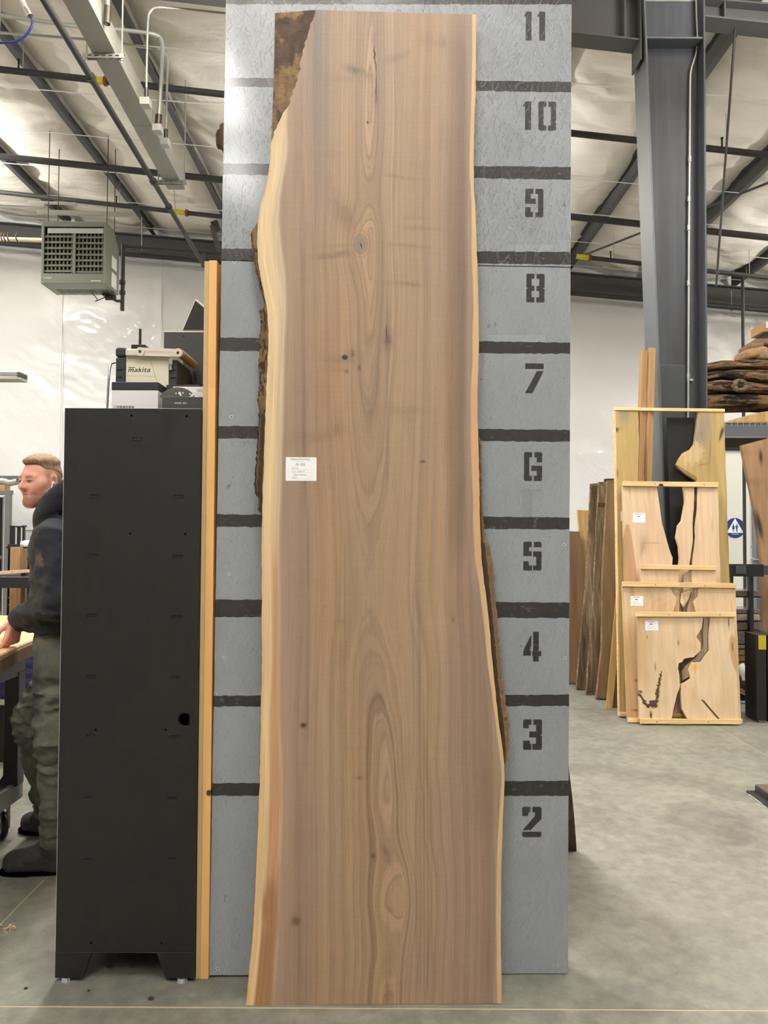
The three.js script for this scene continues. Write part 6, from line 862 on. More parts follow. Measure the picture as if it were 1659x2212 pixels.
// ---------------------------------------------------------------- pallet rack with bark slabs
{
  const z = 8.0, P = (x, y, d = z) => at(x, y, d), bx0 = P(1404, 930).x, by1 = P(1600, 917).y, by0 = P(1600, 944).y, bx1 = 6.0, blue = std([38, 52, 120], { roughness: 0.45 });
  const t = thing('pallet_rack', 'pallet rack with grey beam, wire deck and blue punched upright', 'rack', V((bx0 + bx1) / 2, 0, -8.5));
  const hole = (x, y) => Array.from({ length: 8 }, (_, i) => [x + 0.011 * Math.cos(i * Math.PI / 4), y + 0.02 * Math.sin(i * Math.PI / 4)]);
  const up = (x, zz, yt) => { const hs = []; for (let y = 0.2; y < 4.3; y += 0.062) hs.push(hole(x, y)); part(t, 'upright', plate([[x - 0.042, 0], [x + 0.042, 0], [x + 0.042, yt], [x - 0.042, yt]], 0.003, { c: zz, bevel: 0, holes: hs.filter((h) => h[0][1] < yt - 0.06) }), blue); part(t, 'upright_flange', [span(x - 0.042, x - 0.039, 0, yt, zz - 0.07, zz - 0.003), span(x + 0.039, x + 0.042, 0, yt, zz - 0.07, zz - 0.003)], blue); };
  const yl = P(1404, 956).y; up(bx0, -z, yl); up(bx0, -z - 1.0, yl); up(bx1, -z, by1);
  part(t, 'beam', span(bx0 + 0.3, bx1, by0, by1, -z - 0.05, -z + 0.02, 0.004), std([92, 93, 100], { roughness: 0.5 })); part(t, 'beam', span(bx0 + 0.3, bx1, by0, by1, -z - 1.05, -z - 1.0), M.steel); part(t, 'beam_lip', span(bx0 + 0.3, bx1, by0 - 0.004, by0, -z - 0.05, -z + 0.025), M.galv);
  part(t, 'wire_deck', (() => { const l = []; for (let x = bx0 + 0.35; x < bx1; x += 0.062) { l.push(rod(V(x, by1 + 0.012, -z + 0.02), V(x, by1 + 0.012, -z - 1.0), 0.004, 0.004, 5)); l.push(rod(V(x, by1 - 0.02, -z + 0.024), V(x, by1 + 0.014, -z + 0.024), 0.004, 0.004, 5)); } for (let i = 0; i < 7; i++) l.push(rod(V(bx0 + 0.3, by1 + 0.016, -z + 0.02 - i * 0.16), V(bx1, by1 + 0.016, -z + 0.02 - i * 0.16), 0.004, 0.004, 5)); return l; })(), M.galv).userData.kind = 'stuff';
  for (const y of [954, 1014]) part(t, 'brace', bar(P(1398, y + 3, 8.05), P(1424, y - 3, 8.25), 0.03, 0.035), M.white);
  part(t, 'side_sheet', span(P(1410, 0, 8.4).x, P(1419, 0, 8.4).x, P(0, 1110, 8.4).y, P(0, 962, 8.4).y, -8.42, -8.4), M.white);
  const cb = std([176, 138, 94], { roughness: 0.8 }); single('cardboard_box', 'brown cardboard box behind the wood strips, seen through the tallest panel', 'box', [span(P(1399, 0, 8.3).x, P(1425, 0, 8.3).x, P(0, 948, 8.3).y, P(0, 892, 8.3).y, -8.7, -8.3, 0.004)], cb);
  // bark slabs: flattened logs with rough sides
  const logMap = tex(512, 256, (u, v) => { const a = tfbm(u, v, 8, 14, 5, 5), b = tfbm(u, v, 20, 40, 15, 3), d = sstep(0.55, 0.36, a), l = sstep(0.62, 0.74, b); let c = lerpC([112, 84, 56], [34, 24, 16], d); c = lerpC(c, [168, 146, 118], l * 0.5); return c; }, { wrap: true }), logBump = grey(512, 256, (u, v) => tfbm(u, v, 8, 14, 5, 5) * 0.8 + tfbm(u, v, 40, 60, 25, 3) * 0.2, { wrap: true });
  const lm = new THREE.MeshStandardMaterial({ map: logMap, bumpMap: logBump, bumpScale: 0.02, roughness: 0.95 });
  const log = (label, yt, yb, seed, zf = 7.96) => {
    const n = 70, m = 26, pos = [], uv = [], idx = [], xa = P(1478, 800).x, xb = 5.6, depth = 0.55;
    for (let i = 0; i <= n; i++) { const x = mix(xa, xb, i / n), px = 829 + x / z * F, t0 = P(px, lerpTable(yt, px)).y, b0 = P(px, lerpTable(yb, px)).y, hh = (t0 - b0) / 2, cy = (t0 + b0) / 2; for (let j = 0; j <= m; j++) { const an = j / m * 2 * Math.PI, ca = Math.cos(an), sa = Math.sin(an), e = 0.45, sx = Math.sign(ca) * Math.pow(Math.abs(ca), e), sy = Math.sign(sa) * Math.pow(Math.abs(sa), e * 1.3), nn = j === m ? 0 : j, r = 1 + (fbm(x * 5, (nn / m * 2 - 1) * (nn / m * 2 - 1) * 5, seed, 4) - 0.5) * 0.3; pos.push(x, cy + sy * hh * (0.93 + 0.1 * r), -zf - depth / 2 + sx * (depth / 2 - 0.03) + (r - 1) * 0.14); uv.push(x * 0.9, j / m * 1.2 + seed * 0.21); } }
    const w = m + 1; for (let i = 0; i < n; i++) for (let j = 0; j < m; j++) { const a = i * w + j; idx.push(a, a + w, a + 1, a + 1, a + w, a + w + 1); }
    for (const [i, f] of [[0, 0], [n, 1]]) { const c = pos.length / 3; let cx = pos[i * w * 3], cy = 0, cz = 0; for (let j = 0; j < m; j++) { cy += pos[(i * w + j) * 3 + 1] / m; cz += pos[(i * w + j) * 3 + 2] / m; } pos.push(cx, cy, cz); uv.push(0, 0); for (let j = 0; j < m; j++) f ? idx.push(c, i * w + j, i * w + j + 1) : idx.push(c, i * w + j + 1, i * w + j); }
    const g = new THREE.BufferGeometry(); g.setAttribute('position', new THREE.Float32BufferAttribute(pos, 3)); g.setAttribute('uv', new THREE.Float32BufferAttribute(uv, 2)); g.setIndex(idx); g.computeVertexNormals(); return single('bark_slab', label, 'wood slab', g, lm, 'bark slabs on the rack');
  };
  const L = [[[1478, 790], [1525, 783], [1560, 776], [1592, 773], [1659, 773], [1740, 776]], [[1478, 808], [1525, 803], [1560, 798], [1592, 795], [1659, 795], [1740, 798]], [[1478, 830], [1525, 824], [1560, 817], [1610, 822], [1659, 828], [1740, 830]], [[1478, 850], [1525, 848], [1610, 846], [1659, 849], [1740, 850]], [[1478, 886], [1525, 884], [1560, 880], [1659, 878], [1740, 880]]];
  const sh = (l, d) => l.map(([x, y]) => [x, y + d]);
  const top = log('topmost dark bark slab stacked on the pallet rack', L[0], L[1], 2, 7.98); log('bark slab second from the top on the pallet rack', sh(L[1], 1), L[2], 3, 7.95); const kn = log('bark slab with a knot hole, third from the top on the pallet rack', sh(L[2], 1), L[3], 4, 7.93); log('lowest thick bark slab on the pallet rack', sh(L[3], 1), L[4], 5, 7.97);
  const kg = new THREE.TorusGeometry(0.06, 0.03, 8, 18), kp = kg.attributes.position; for (let i = 0; i < kp.count; i++) kp.setXYZ(i, kp.getX(i) * (1 + 0.3 * (hash(i % 9, 3, 2) - 0.5)), kp.getY(i) * 0.8, kp.getZ(i)); kg.computeVertexNormals(); const kc = P(1598, 833, 7.9); kg.translate(kc.x, kc.y, kc.z); part(kn, 'knot', kg, T.barkGrey, 'grey ring around the knot hole'); const hg = new THREE.SphereGeometry(0.05, 12, 8); hg.scale(1.2, 0.8, 0.5); hg.translate(kc.x, kc.y, kc.z - 0.005); part(kn, 'knot_hole', hg, M.dark);
  const fl = P(1572, 778, 7.9); part(top, 'bare_patch', (() => { const g = new THREE.IcosahedronGeometry(0.05, 2); g.scale(1.6, 0.35, 0.7); g.translate(fl.x, fl.y, fl.z - 0.02); return g; })(), std([206, 194, 172], { roughness: 0.9 }), 'pale bare patch');
  const lum = [[1562, 912], [1600, 901.5], [1640, 891], [1662, 888], [1760, 888], [1760, 912]].map(([x, y]) => { const p = P(x, y); return [p.x, p.y]; }); single('timber_wedge', 'yellow timber lying under the bark slabs on the wire deck', 'timber', plate(lum, 0.5, { c: -7.99, bevel: 0.004 }), T.yellow);
  // chunks on top
  const ck = (label, x0, y0, x1, y1, c, seed, tilt, d = 8.05) => { const a = P(x0, y1, d), b = P(x1, y0, d), g = new RoundedBoxGeometry(b.x - a.x, b.y - a.y, 0.3, 4, (b.y - a.y) * 0.42), p = g.attributes.position; for (let i = 0; i < p.count; i++) { const k = 1 + (n3(p.getX(i) * 9, p.getY(i) * 9, p.getZ(i) * 9, seed) - 0.5) * 0.22; p.setXYZ(i, p.getX(i) * k, p.getY(i) * k, p.getZ(i) * k); } g.computeVertexNormals(); g.rotateZ(tilt); g.translate((a.x + b.x) / 2, (a.y + b.y) / 2, -d - 0.17); return single('wood_chunk', label, 'wood chunk', g, timber(c, c.map((q) => q * 0.75), { seed, fx: 18, fy: 8 })); };
  ck('tan wood chunk with a sawn face lowest on top of the bark slabs', 1613, 748, 1664, 771, [176, 142, 96], 91, 0.18); ck('brown rounded wood chunk in the middle of the pile on the bark slabs', 1622, 738, 1655, 752, [140, 112, 80], 92, 0.1, 8.12); ck('small brown round chunk topmost on the bark slab pile', 1636, 730, 1690, 745, [134, 100, 72], 93, 0.0, 8.15); ck('grey tan chunk at the right frame edge on the bark slabs', 1645, 756, 1720, 773, [150, 124, 92], 94, 0.05, 8.0);
  const pb = P(1649, 716, 8.7), ct = P(1720, 698, 8.7); single('cardboard_box', 'cardboard box with a white corner at the right frame edge above the bark slabs', 'box', [span(pb.x, ct.x, pb.y, ct.y, -9.0, -8.7, 0.004)], cb); { const a = P(1655, 708, 8.69), b = P(1720, 695, 8.69); const g = span(a.x, b.x, a.y, b.y, -8.698, -8.69); part(scene.children[scene.children.length - 1], 'white_label', g, M.white); } { const a = P(1640, 717, 8.75); const st = thing('rack_shelf', 'upper rack shelf carrying the cardboard box at the right frame edge', 'shelf', V(a.x + 1, a.y - 0.03, -8.8)); part(st, 'shelf', span(P(1652, 0, 8.72).x, 6.1, a.y - 0.03, a.y - 0.002, -9.0, -8.72), M.steel); part(st, 'post', span(6.06, 6.1, 0, a.y - 0.03, -9.0, -8.92), M.steel); }
}
// ---------------------------------------------------------------- washroom wall and door
{
  const z = 12, P = (x, y, d = z) => at(x, y, d), wl = struct('wall_partition', V(4.6, 0, -12)), x0 = P(1470, 0).x, x1 = P(1614.5, 0).x, x2 = P(1622, 0).x, y1 = P(1590, 973).y;
  part(wl, 'wall_panel', span(x0, x1, 0, y1, -z - 0.12, -z), std([226, 226, 216], { roughness: 0.55 })); part(wl, 'wall_panel', span(x2 + 1.0, 9, 0, y1, -z - 0.12, -z), M.white);
  part(struct('trim_1', V(4.8, 2.8, -12)), 'fascia', span(x0, 9, y1, P(1590, 946).y, -z - 0.14, -z + 0.03), M.dark);
  const d = struct('door_1', V(x2 + 0.45, 0, -12)), gr = std([98, 101, 110], { roughness: 0.45 });
  part(d, 'door_frame', span(x1, x2, 0, y1, -z - 0.14, -z + 0.03, 0.003), std([122, 125, 132], { roughness: 0.45 })); part(d, 'door_leaf', span(x2 + 0.004, x2 + 0.96, 0.01, 2.6, -z - 0.06, -z - 0.015), gr); part(d, 'door_frame', span(x2 + 0.964, x2 + 1.0, 0, y1, -z - 0.14, -z + 0.03), gr); part(d, 'transom', span(x2 + 0.004, x2 + 0.96, 2.605, y1, -z - 0.06, -z), gr);
  const b = P(1626, 1181); part(d, 'deadbolt', rod(V(b.x, b.y, -z - 0.015), V(b.x, b.y, -z + 0.025), 0.032, 0.028, 16), M.chrome); const l = P(1624.5, 1208); part(d, 'lever_handle', [rod(V(l.x, l.y, -z - 0.015), V(l.x, l.y, -z + 0.04), 0.026), bar(V(l.x - 0.01, l.y, -z + 0.04), V(l.x + 0.11, l.y - 0.008, -z + 0.04), 0.018, 0.018, 0.004)], M.chrome);
  const sp = print(512, 512, (g, w, h) => { g.fillStyle = '#26357c'; g.fillRect(0, 0, w, h); g.fillStyle = '#fafafc'; g.beginPath(); g.moveTo(256, 4); g.lineTo(474, 382); g.lineTo(38, 382); g.closePath(); g.fill(); g.fillStyle = '#26357c'; for (const [x, f] of [[212, 1], [300, 0]]) { g.beginPath(); g.arc(x, 166, 15, 0, 7); g.fill(); if (f) { g.beginPath(); g.moveTo(x - 16, 188); g.lineTo(x + 16, 188); g.lineTo(x + 34, 290); g.lineTo(x - 34, 290); g.closePath(); g.fill(); g.fillRect(x - 16, 290, 12, 68); g.fillRect(x + 4, 290, 12, 68); } else { g.fillRect(x - 22, 188, 44, 92); g.fillRect(x - 18, 280, 15, 78); g.fillRect(x + 3, 280, 15, 78); } g.lineWidth = 9; g.strokeStyle = '#26357c'; g.beginPath(); g.moveTo(x - 26, 194); g.lineTo(x - 40, 258); g.moveTo(x + 26, 194); g.lineTo(x + 40, 258); g.stroke(); } g.strokeStyle = '#8a92b4'; g.lineWidth = 5; g.beginPath(); g.arc(400, 342, 18, -0.6, 3.6); g.moveTo(392, 300); g.lineTo(396, 330); g.lineTo(416, 332); g.lineTo(430, 356); g.stroke(); g.fillStyle = '#dfe4f2'; g.font = 'bold 34px sans-serif'; g.textAlign = 'center'; g.fillText('RESTROOM', 256, 428); });
  const c = P(1587.5, 1140.5), r = 21.5 / F * z, ring = Array.from({ length: 40 }, (_, i) => [c.x + r * Math.cos(i / 20 * Math.PI), c.y + r * Math.sin(i / 20 * Math.PI)]); single('restroom_sign', 'round blue restroom sign with white triangle on the pale wall', 'sign', plate(ring, 0.006, { c: -z + 0.0065, bevel: 0, uv: [c.x - r, c.y - r, c.x + r, c.y + r] }), new THREE.MeshStandardMaterial({ map: sp, roughness: 0.4 }));
}
// ---------------------------------------------------------------- right edge: slab, frame, wrapped bundles, legs
{
  const z = 7.3, s = floorSheet(1600, 1720, z, 0.1), yb = 1158 + EYE * F / z, f = figured(s, 1595, 925, 1735, yb + 4, 140, 576, (x, y) => { let c = lerpC([172, 136, 98], [140, 106, 74], fbm(x / 9, y / 80, 81, 3)); c = lerpC(c, [116, 92, 68], spot(x, y, 1620, 980, 22, 8) * 0.5 + spot(x, y, 1640, 1045, 26, 8) * 0.4 + spot(x, y, 1608, 990, 6, 14) * 0.4); c = lerpC(c, [44, 30, 20], clamp(spot(x, y, 1647, 1140, 4, 26, -0.12) * 1.2 + spot(x, y, 1657, 990, 3, 15))); c = lerpC(c, [96, 66, 42], sstep(1210, 1330, y) * 0.55 * (0.7 + 0.6 * n2(x / 8, y / 20, 85))); return c.map((q) => q * (1 + grainAt(x, y, 83))); });
  const t = thing('wood_slab', 'brown slab with a dark split leaning at the right frame edge', 'wood slab', V(s.pt(0.3, 0).x, 0, -z)); pieceOn(t, s, [[1652, yb], [1728, yb], [1728, 930], [1659, 947], [1602, 962], [1609, 1000], [1616, 1035], [1624, 1072], [1632, 1110], [1640, 1170], [1645, 1215], [1647, 1300]], f, 61, 0.05);
  const zf = 6.86, P = (x, y, d = zf) => at(x, y, d), rect = (x0, y0, x1, y1, d, dep, r = 0.003) => { const a = P(x0, y1, d), b = P(x1, y0, d); return span(a.x, b.x, a.y, b.y, -d - dep, -d, r); };
  const fr = thing('lumber_rack', 'black steel storage frame with a level bar below the restroom sign', 'frame', V(P(1610, 0).x, 0, -7.1)), post = (x0, x1, d) => { const a = P(x0, 1400, d), b = P(x1, 1400, d); return span(a.x, b.x, 0, P(0, 1225, d).y, -d - 0.05, -d, 0.002); };
  part(fr, 'level_bar', rect(1558, 1219, 1650, 1245, zf, 0.06), M.blackSteel); part(fr, 'level_bar', rect(1645, 1222, 1760, 1242, zf + 0.02, 0.06), std([66, 70, 80], { roughness: 0.4 }), 'greyish end of the bar'); part(fr, 'plate', rect(1589, 1222, 1612, 1240, zf - 0.012, 0.012), std([74, 76, 84], { roughness: 0.35 })); part(fr, 'post', post(1581, 1585.5, 6.88), M.blackSteel); part(fr, 'post', post(1620.5, 1629, 6.88), M.blackSteel); part(fr, 'post', post(1720, 1729, 6.88), M.blackSteel);
  const film = (c, seed) => new THREE.MeshPhysicalMaterial({ color: hexc(...c), roughness: 0.5, clearcoat: 1, clearcoatRoughness: 0.12, bumpMap: rep(grey(128, 128, (u, v) => tfbm(u, v, 10, 5, seed, 4), { wrap: true }), 3, 3), bumpScale: 0.02 });
  const bundles = [[1276, 1288.5, [150, 132, 114], 'topmost thin bundle of boards in shiny film on the black frame'], [1316, 1326, [140, 122, 106], 'second thin film wrapped bundle from the top on the black frame'], [1327, 1341, [184, 168, 146], 'brightest film wrapped bundle, third from the top on the black frame'], [1345, 1362, [110, 92, 76], 'brown film wrapped bundle, fourth from the top on the black frame'], [1364, 1392, [116, 104, 94], 'thick grey film wrapped bundle above the plain boards'], [1394, 1402, [150, 140, 126], 'flat pale film wrapped board on top of the plain boards']];
  for (const [i, [y0, y1, c, l]] of bundles.entries()) { const b = thing('wrapped_bundle', l, 'wrapped boards', V(P(1615, 0, 6.95).x, P(0, y1, 6.95).y, -7.2)); part(b, 'boards', rect(1588, y0, 1642, y1, 6.95, 0.3, 0.012), film(c, 11 + i)); part(fr, 'arm', rect(1586, y1 + 0.3, 1644, y1 + 2.2, 6.96, 0.3), M.blackSteel); }
  for (const [i, [y0, y1, mt, l]] of [[1404, 1430, T.brown, 'plain brown board stack, upper of two under the wrapped bundles'], [1431, 1480, T.brown, 'plain reddish board stack, lower of two under the wrapped bundles']].entries()) { const b = thing('board_stack', l, 'boards', V(P(1612, 0, 6.95).x, P(0, y1, 6.95).y, -7.2)), n = i ? 3 : 2; for (let k = 0; k < n; k++) part(b, 'board', rect(1594 + k, mix(y0, y1, k / n) + 0.4, 1640, mix(y0, y1, (k + 1) / n) - 1.2, 6.95, 0.3, 0.004), mt); }
  const wp = new THREE.IcosahedronGeometry(0.055, 3), wq = wp.attributes.position; for (let i = 0; i < wq.count; i++) { const k = 0.75 + 0.5 * n3(wq.getX(i) * 30, wq.getY(i) * 30, wq.getZ(i) * 30, 7); wq.setXYZ(i, wq.getX(i) * k * 0.7, wq.getY(i) * k * 1.3, wq.getZ(i) * k * 0.5); } wp.computeVertexNormals(); const wc = P(1605, 1451, 6.9); wp.translate(wc.x, wc.y, wc.z); single('film_scrap', 'crumpled white film hanging on the lower board stack', 'film', wp, M.white);
  const pl = thing('pallet', 'dark low pallet under the board stacks beside the frontmost panel', 'pallet', V(P(1612, 0, 6.9).x, 0, -7.05)); for (const x of [1595, 1640]) part(pl, 'leg', (() => { const a = P(x, 0, 6.9).x; return span(a - 0.03, a + 0.03, 0, P(0, 1483, 6.95).y, -7.25, -6.9); })(), M.dark); part(pl, 'deck', rect(1588, 1481, 1645, 1486, 6.9, 0.35), M.dark); for (const [x0, y0, x1, y1] of [[1598, 1488, 1622, 1500], [1598, 1494, 1622, 1507]]) part(pl, 'slat', bar(P(x0, y0, 6.88), P(x1, y1, 6.88), 0.012, 0.02), T.brown); part(pl, 'slat', bar(P(1599, 1516, 6.87), P(1622, 1516, 6.87), 0.02, 0.014), M.galv); part(pl, 'back', rect(1588, 1487, 1645, 1520, 7.2, 0.02), M.dark);
  const legs = [[1621.5, 1643, 'black table leg with a yellow wrapped top, left of two at the right edge'], [1645.5, 1672, 'black table leg with a yellow wrapped top, right one cut by the frame edge']]; for (const [x0, x1, l] of legs) { const d = 6.2, a = P(x0, 0, d).x, b = P(x1, 0, d).x, yt = P(0, 1362, d).y, g = thing('table_leg', l, 'table leg', V((a + b) / 2, 0, -d - 0.1)); part(g, 'leg_body', span(a, b, 0.012, yt, -d - 0.2, -d, 0.006), M.black); part(g, 'yellow_wrap', span(a + (b - a) * 0.22, b - 0.002, P(0, 1394, d).y, P(0, 1363.5, d).y, -d + 0.0006, -d + 0.003, 0.001), new THREE.MeshPhysicalMaterial({ color: hexc(190, 166, 36), roughness: 0.4, clearcoat: 0.8, clearcoatRoughness: 0.2 }), 'shiny yellow film'); part(g, 'foot', span(a + 0.01, b - 0.004, 0, 0.012, -d - 0.21, -d + 0.012), std([92, 84, 64], { roughness: 0.6 })); }
  // steel base on the floor
  const q = onFloor(1612, 1711.5), g = thing('steel_platform', 'low black steel machine base on the floor at the right frame edge', 'machine base', V(q.x + 0.4, 0, q.z + 0.2)); part(g, 'base_plate', span(q.x, q.x + 0.9, 0, 0.012, q.z, q.z + 0.5, 0.003), M.blackSteel); part(g, 'block', span(q.x + 0.045, q.x + 0.9, 0.0125, 0.045, q.z + 0.01, q.z + 0.16, 0.003), std([52, 46, 42], { roughness: 0.25 })); part(g, 'cover', span(q.x + 0.05, q.x + 0.9, 0.0455, 0.05, q.z + 0.005, q.z + 0.17, 0.002), std([140, 134, 130], { roughness: 0.2, metalness: 0.6 })); part(g, 'grate', [0.2, 0.24, 0.28].map((dz) => span(q.x + 0.11, q.x + 0.9, 0.0125, 0.02, q.z + dz, q.z + dz + 0.022)), std([140, 140, 132], { roughness: 0.4 })); part(g, 'shim', span(q.x - 0.012, q.x - 0.001, 0, 0.004, q.z + 0.04, q.z + 0.2), M.galv);
}
// ---------------------------------------------------------------- the man
// smooth skin of a distance field: naive surface nets on a regular grid
function skin(lo, hi, cell, f, paint) {
  const nx = Math.ceil((hi.x - lo.x) / cell) + 1, ny = Math.ceil((hi.y - lo.y) / cell) + 1, nz = Math.ceil((hi.z - lo.z) / cell) + 1, A = new Float32Array(nx * ny * nz), I = (i, j, k) => (k * ny + j) * nx + i;
  for (let k = 0; k < nz; k++) for (let j = 0; j < ny; j++) for (let i = 0; i < nx; i++) A[I(i, j, k)] = f(lo.x + i * cell, lo.y + j * cell, lo.z + k * cell);
  const id = new Int32Array(nx * ny * nz).fill(-1), pos = [], col = [], idx = [];
  for (let k = 0; k < nz - 1; k++) for (let j = 0; j < ny - 1; j++) for (let i = 0; i < nx - 1; i++) {
    let x = 0, y = 0, z = 0, n = 0;
    const edge = (a, b, c, d, e, g) => { const u = A[I(i + a, j + b, k + c)], v = A[I(i + d, j + e, k + g)]; if ((u < 0) === (v < 0)) return; const t = u / (u - v); x += a + (d - a) * t; y += b + (e - b) * t; z += c + (g - c) * t; n++; };
    for (const [a, b] of [[0, 0], [0, 1], [1, 0], [1, 1]]) { edge(0, a, b, 1, a, b); edge(a, 0, b, a, 1, b); edge(a, b, 0, a, b, 1); }
    if (!n) continue;
    const p = [lo.x + (i + x / n) * cell, lo.y + (j + y / n) * cell, lo.z + (k + z / n) * cell]; id[I(i, j, k)] = pos.length / 3; pos.push(...p); if (paint) col.push(...paint(...p));
  }
  const quad = (a, b, c, d, flip) => { if (a < 0 || b < 0 || c < 0 || d < 0) return; flip ? idx.push(a, c, b, b, c, d) : idx.push(a, b, c, b, d, c); };
  for (let k = 1; k < nz - 1; k++) for (let j = 1; j < ny - 1; j++) for (let i = 1; i < nx - 1; i++) {
    const s = A[I(i, j, k)] < 0;
    if (s !== (A[I(i + 1, j, k)] < 0)) quad(id[I(i, j - 1, k - 1)], id[I(i, j, k - 1)], id[I(i, j - 1, k)], id[I(i, j, k)], !s);
    if (s !== (A[I(i, j + 1, k)] < 0)) quad(id[I(i - 1, j, k - 1)], id[I(i - 1, j, k)], id[I(i, j, k - 1)], id[I(i, j, k)], !s);
    if (s !== (A[I(i, j, k + 1)] < 0)) quad(id[I(i - 1, j - 1, k)], id[I(i, j - 1, k)], id[I(i - 1, j, k)], id[I(i, j, k)], !s);
  }
  const g = new THREE.BufferGeometry(); g.setAttribute('position', new THREE.Float32BufferAttribute(pos, 3)); if (paint) g.setAttribute('color', new THREE.Float32BufferAttribute(col, 3)); g.setAttribute('uv', new THREE.Float32BufferAttribute(new Float32Array(pos.length / 3 * 2), 2)); g.setIndex(idx); g.computeVertexNormals(); return g;
}
const cap = (x, y, z, a, b, ra, rb) => { const dx = b.x - a.x, dy = b.y - a.y, dz = b.z - a.z, px = x - a.x, py = y - a.y, pz = z - a.z, t = clamp((px * dx + py * dy + pz * dz) / (dx * dx + dy * dy + dz * dz + 1e-9)); return Math.hypot(px - dx * t, py - dy * t, pz - dz * t) - mix(ra, rb, t); };
const smin = (a, b, k) => { const h = Math.max(k - Math.abs(a - b), 0) / k; return Math.min(a, b) - h * h * k * 0.25; };
const smax = (a, b, k) => -smin(-a, -b, k);
{
  const neckB = V(-1.488, 1.56, -3.52), pel = V(-1.455, 1.0, -3.55), chest = V(-1.462, 1.36, -3.53);
  const shL = V(-1.445, 1.485, -3.345), elL = at(121, 1298, 3.27), wrL = at(42, 1338, 3.42), shR = V(-1.46, 1.485, -3.71), elR = V(-1.43, 1.19, -3.79), wrR = V(-1.49, 0.95, -3.83);
  const hipL = V(-1.45, 0.96, -3.44), knL = at(124, 1592, 3.38), anL = at(123, 1806, 3.42), hipR = V(-1.455, 0.96, -3.65), knR = at(72, 1560, 3.58), anR = at(103, 1745, 3.84);
  const man = thing('person', 'man in dark hoodie and grey trousers leaning over the slab on the cart', 'person', V(-1.6, 0, -3.55));
  // ---- head frame
  const HS = 0.94, C = at(88, 1041, 3.5), yaw = 27 * R, fw = V(-Math.sin(yaw), -0.06, Math.cos(yaw)).normalize(), lf = V(0, 1, 0).cross(fw).normalize(), up = fw.clone().cross(lf).normalize();
  const H = (a, b, c) => C.clone().addScaledVector(lf, a * HS).addScaledVector(up, b * HS).addScaledVector(fw, c * HS);
  const loc = (x, y, z) => { const dx = x - C.x, dy = y - C.y, dz = z - C.z; return [(dx * lf.x + dy * lf.y + dz * lf.z) / HS, (dx * up.x + dy * up.y + dz * up.z) / HS, (dx * fw.x + dy * fw.y + dz * fw.z) / HS]; };
  const ell = (a, b, c, ca, cb, cc, ra, rb, rc) => { const x = (a - ca) / ra, y = (b - cb) / rb, z = (c - cc) / rc, q = Math.sqrt(x * x + y * y + z * z); return (q - 1) * Math.min(ra, rb, rc) * 0.9; };
  const lc = (p, q, r0, r1, a, b, c) => cap(a, b, c, { x: p[0], y: p[1], z: p[2] }, { x: q[0], y: q[1], z: q[2] }, r0, r1);
  const skull = (a, b, c) => ell(a, b, c, 0, 0.034, -0.014, 0.076, 0.089, 0.096);
  const headF = (x, y, z) => {
    const [a, b, c] = loc(x, y, z); if (Math.abs(a) > 0.16 || Math.abs(b) > 0.3 || Math.abs(c) > 0.2) return 0.1;
    const m = Math.abs(a); let d = skull(a, b, c);
    d = smin(d, ell(a, b, c, 0, -0.03, 0.03, 0.06, 0.085, 0.062), 0.03); d = smin(d, lc([0.05, -0.055, 0.005], [0.012, -0.1, 0.062], 0.022, 0.022, m, b, c), 0.03); d = smin(d, ell(a, b, c, 0, -0.1, 0.068, 0.024, 0.02, 0.022), 0.02);
    d = smin(d, lc([0, 0.03, 0.08], [0.042, 0.022, 0.072], 0.013, 0.011, m, b, c), 0.02); d = smin(d, lc([0.036, -0.02, 0.066], [0.052, -0.012, 0.045], 0.02, 0.02, m, b, c), 0.03);
    d = smax(d, -ell(a > 0 ? a : -a, b, c, 0.031, 0.004, 0.101, 0.018, 0.013, 0.017), 0.012);
    d = smin(d, ell(m, b, c, 0.031, 0.003, 0.079, 0.0165, 0.0125, 0.013), 0.004);
    d = smin(d, lc([0, 0.012, 0.09], [0, -0.024, 0.112], 0.008, 0.0125, a, b, c), 0.014); d = smin(d, ell(m, b, c, 0.0125, -0.029, 0.1, 0.008, 0.008, 0.01), 0.008);
    d = smin(d, lc([0, -0.053, 0.094], [0.018, -0.055, 0.085], 0.0065, 0.004, m, b, c), 0.006); d = smin(d, lc([0, -0.066, 0.091], [0.016, -0.064, 0.084], 0.0075, 0.004, m, b, c), 0.006); d = smax(d, -lc([0, -0.0595, 0.103], [0.024, -0.059, 0.093], 0.003, 0.002, m, b, c), 0.004);
    d = smin(d, smax(ell(m, b, c, 0.079, -0.002, -0.012, 0.012, 0.034, 0.021), -ell(m, b, c, 0.09, 0.001, -0.008, 0.008, 0.022, 0.011), 0.006), 0.008);
    d = smin(d, lc([0, -0.06, -0.03], [0, -0.2, -0.062], 0.055, 0.06, a, b, c), 0.03);
    return d * HS;
  };
  const lin = (r, g, b) => { const c = hexc(r, g, b); return [c.r, c.g, c.b]; };
  const skinC = lin(222, 166, 146), pink = lin(218, 140, 122), beardC = lin(128, 92, 68), fade = lin(158, 126, 100), lip = lin(192, 118, 108), browC = lin(140, 104, 74), dark = lin(70, 46, 36);
  const m3 = (p, q, t) => [mix(p[0], q[0], t), mix(p[1], q[1], t), mix(p[2], q[2], t)];
  const hairLine = (c) => lerpTable([[-0.12, 0.005], [-0.09, 0.012], [-0.05, 0.04], [-0.015, 0.054], [0.012, 0.056], [0.026, 0.06], [0.034, 0.066], [0.048, 0.079], [0.065, 0.084], [0.1, 0.088]], c);
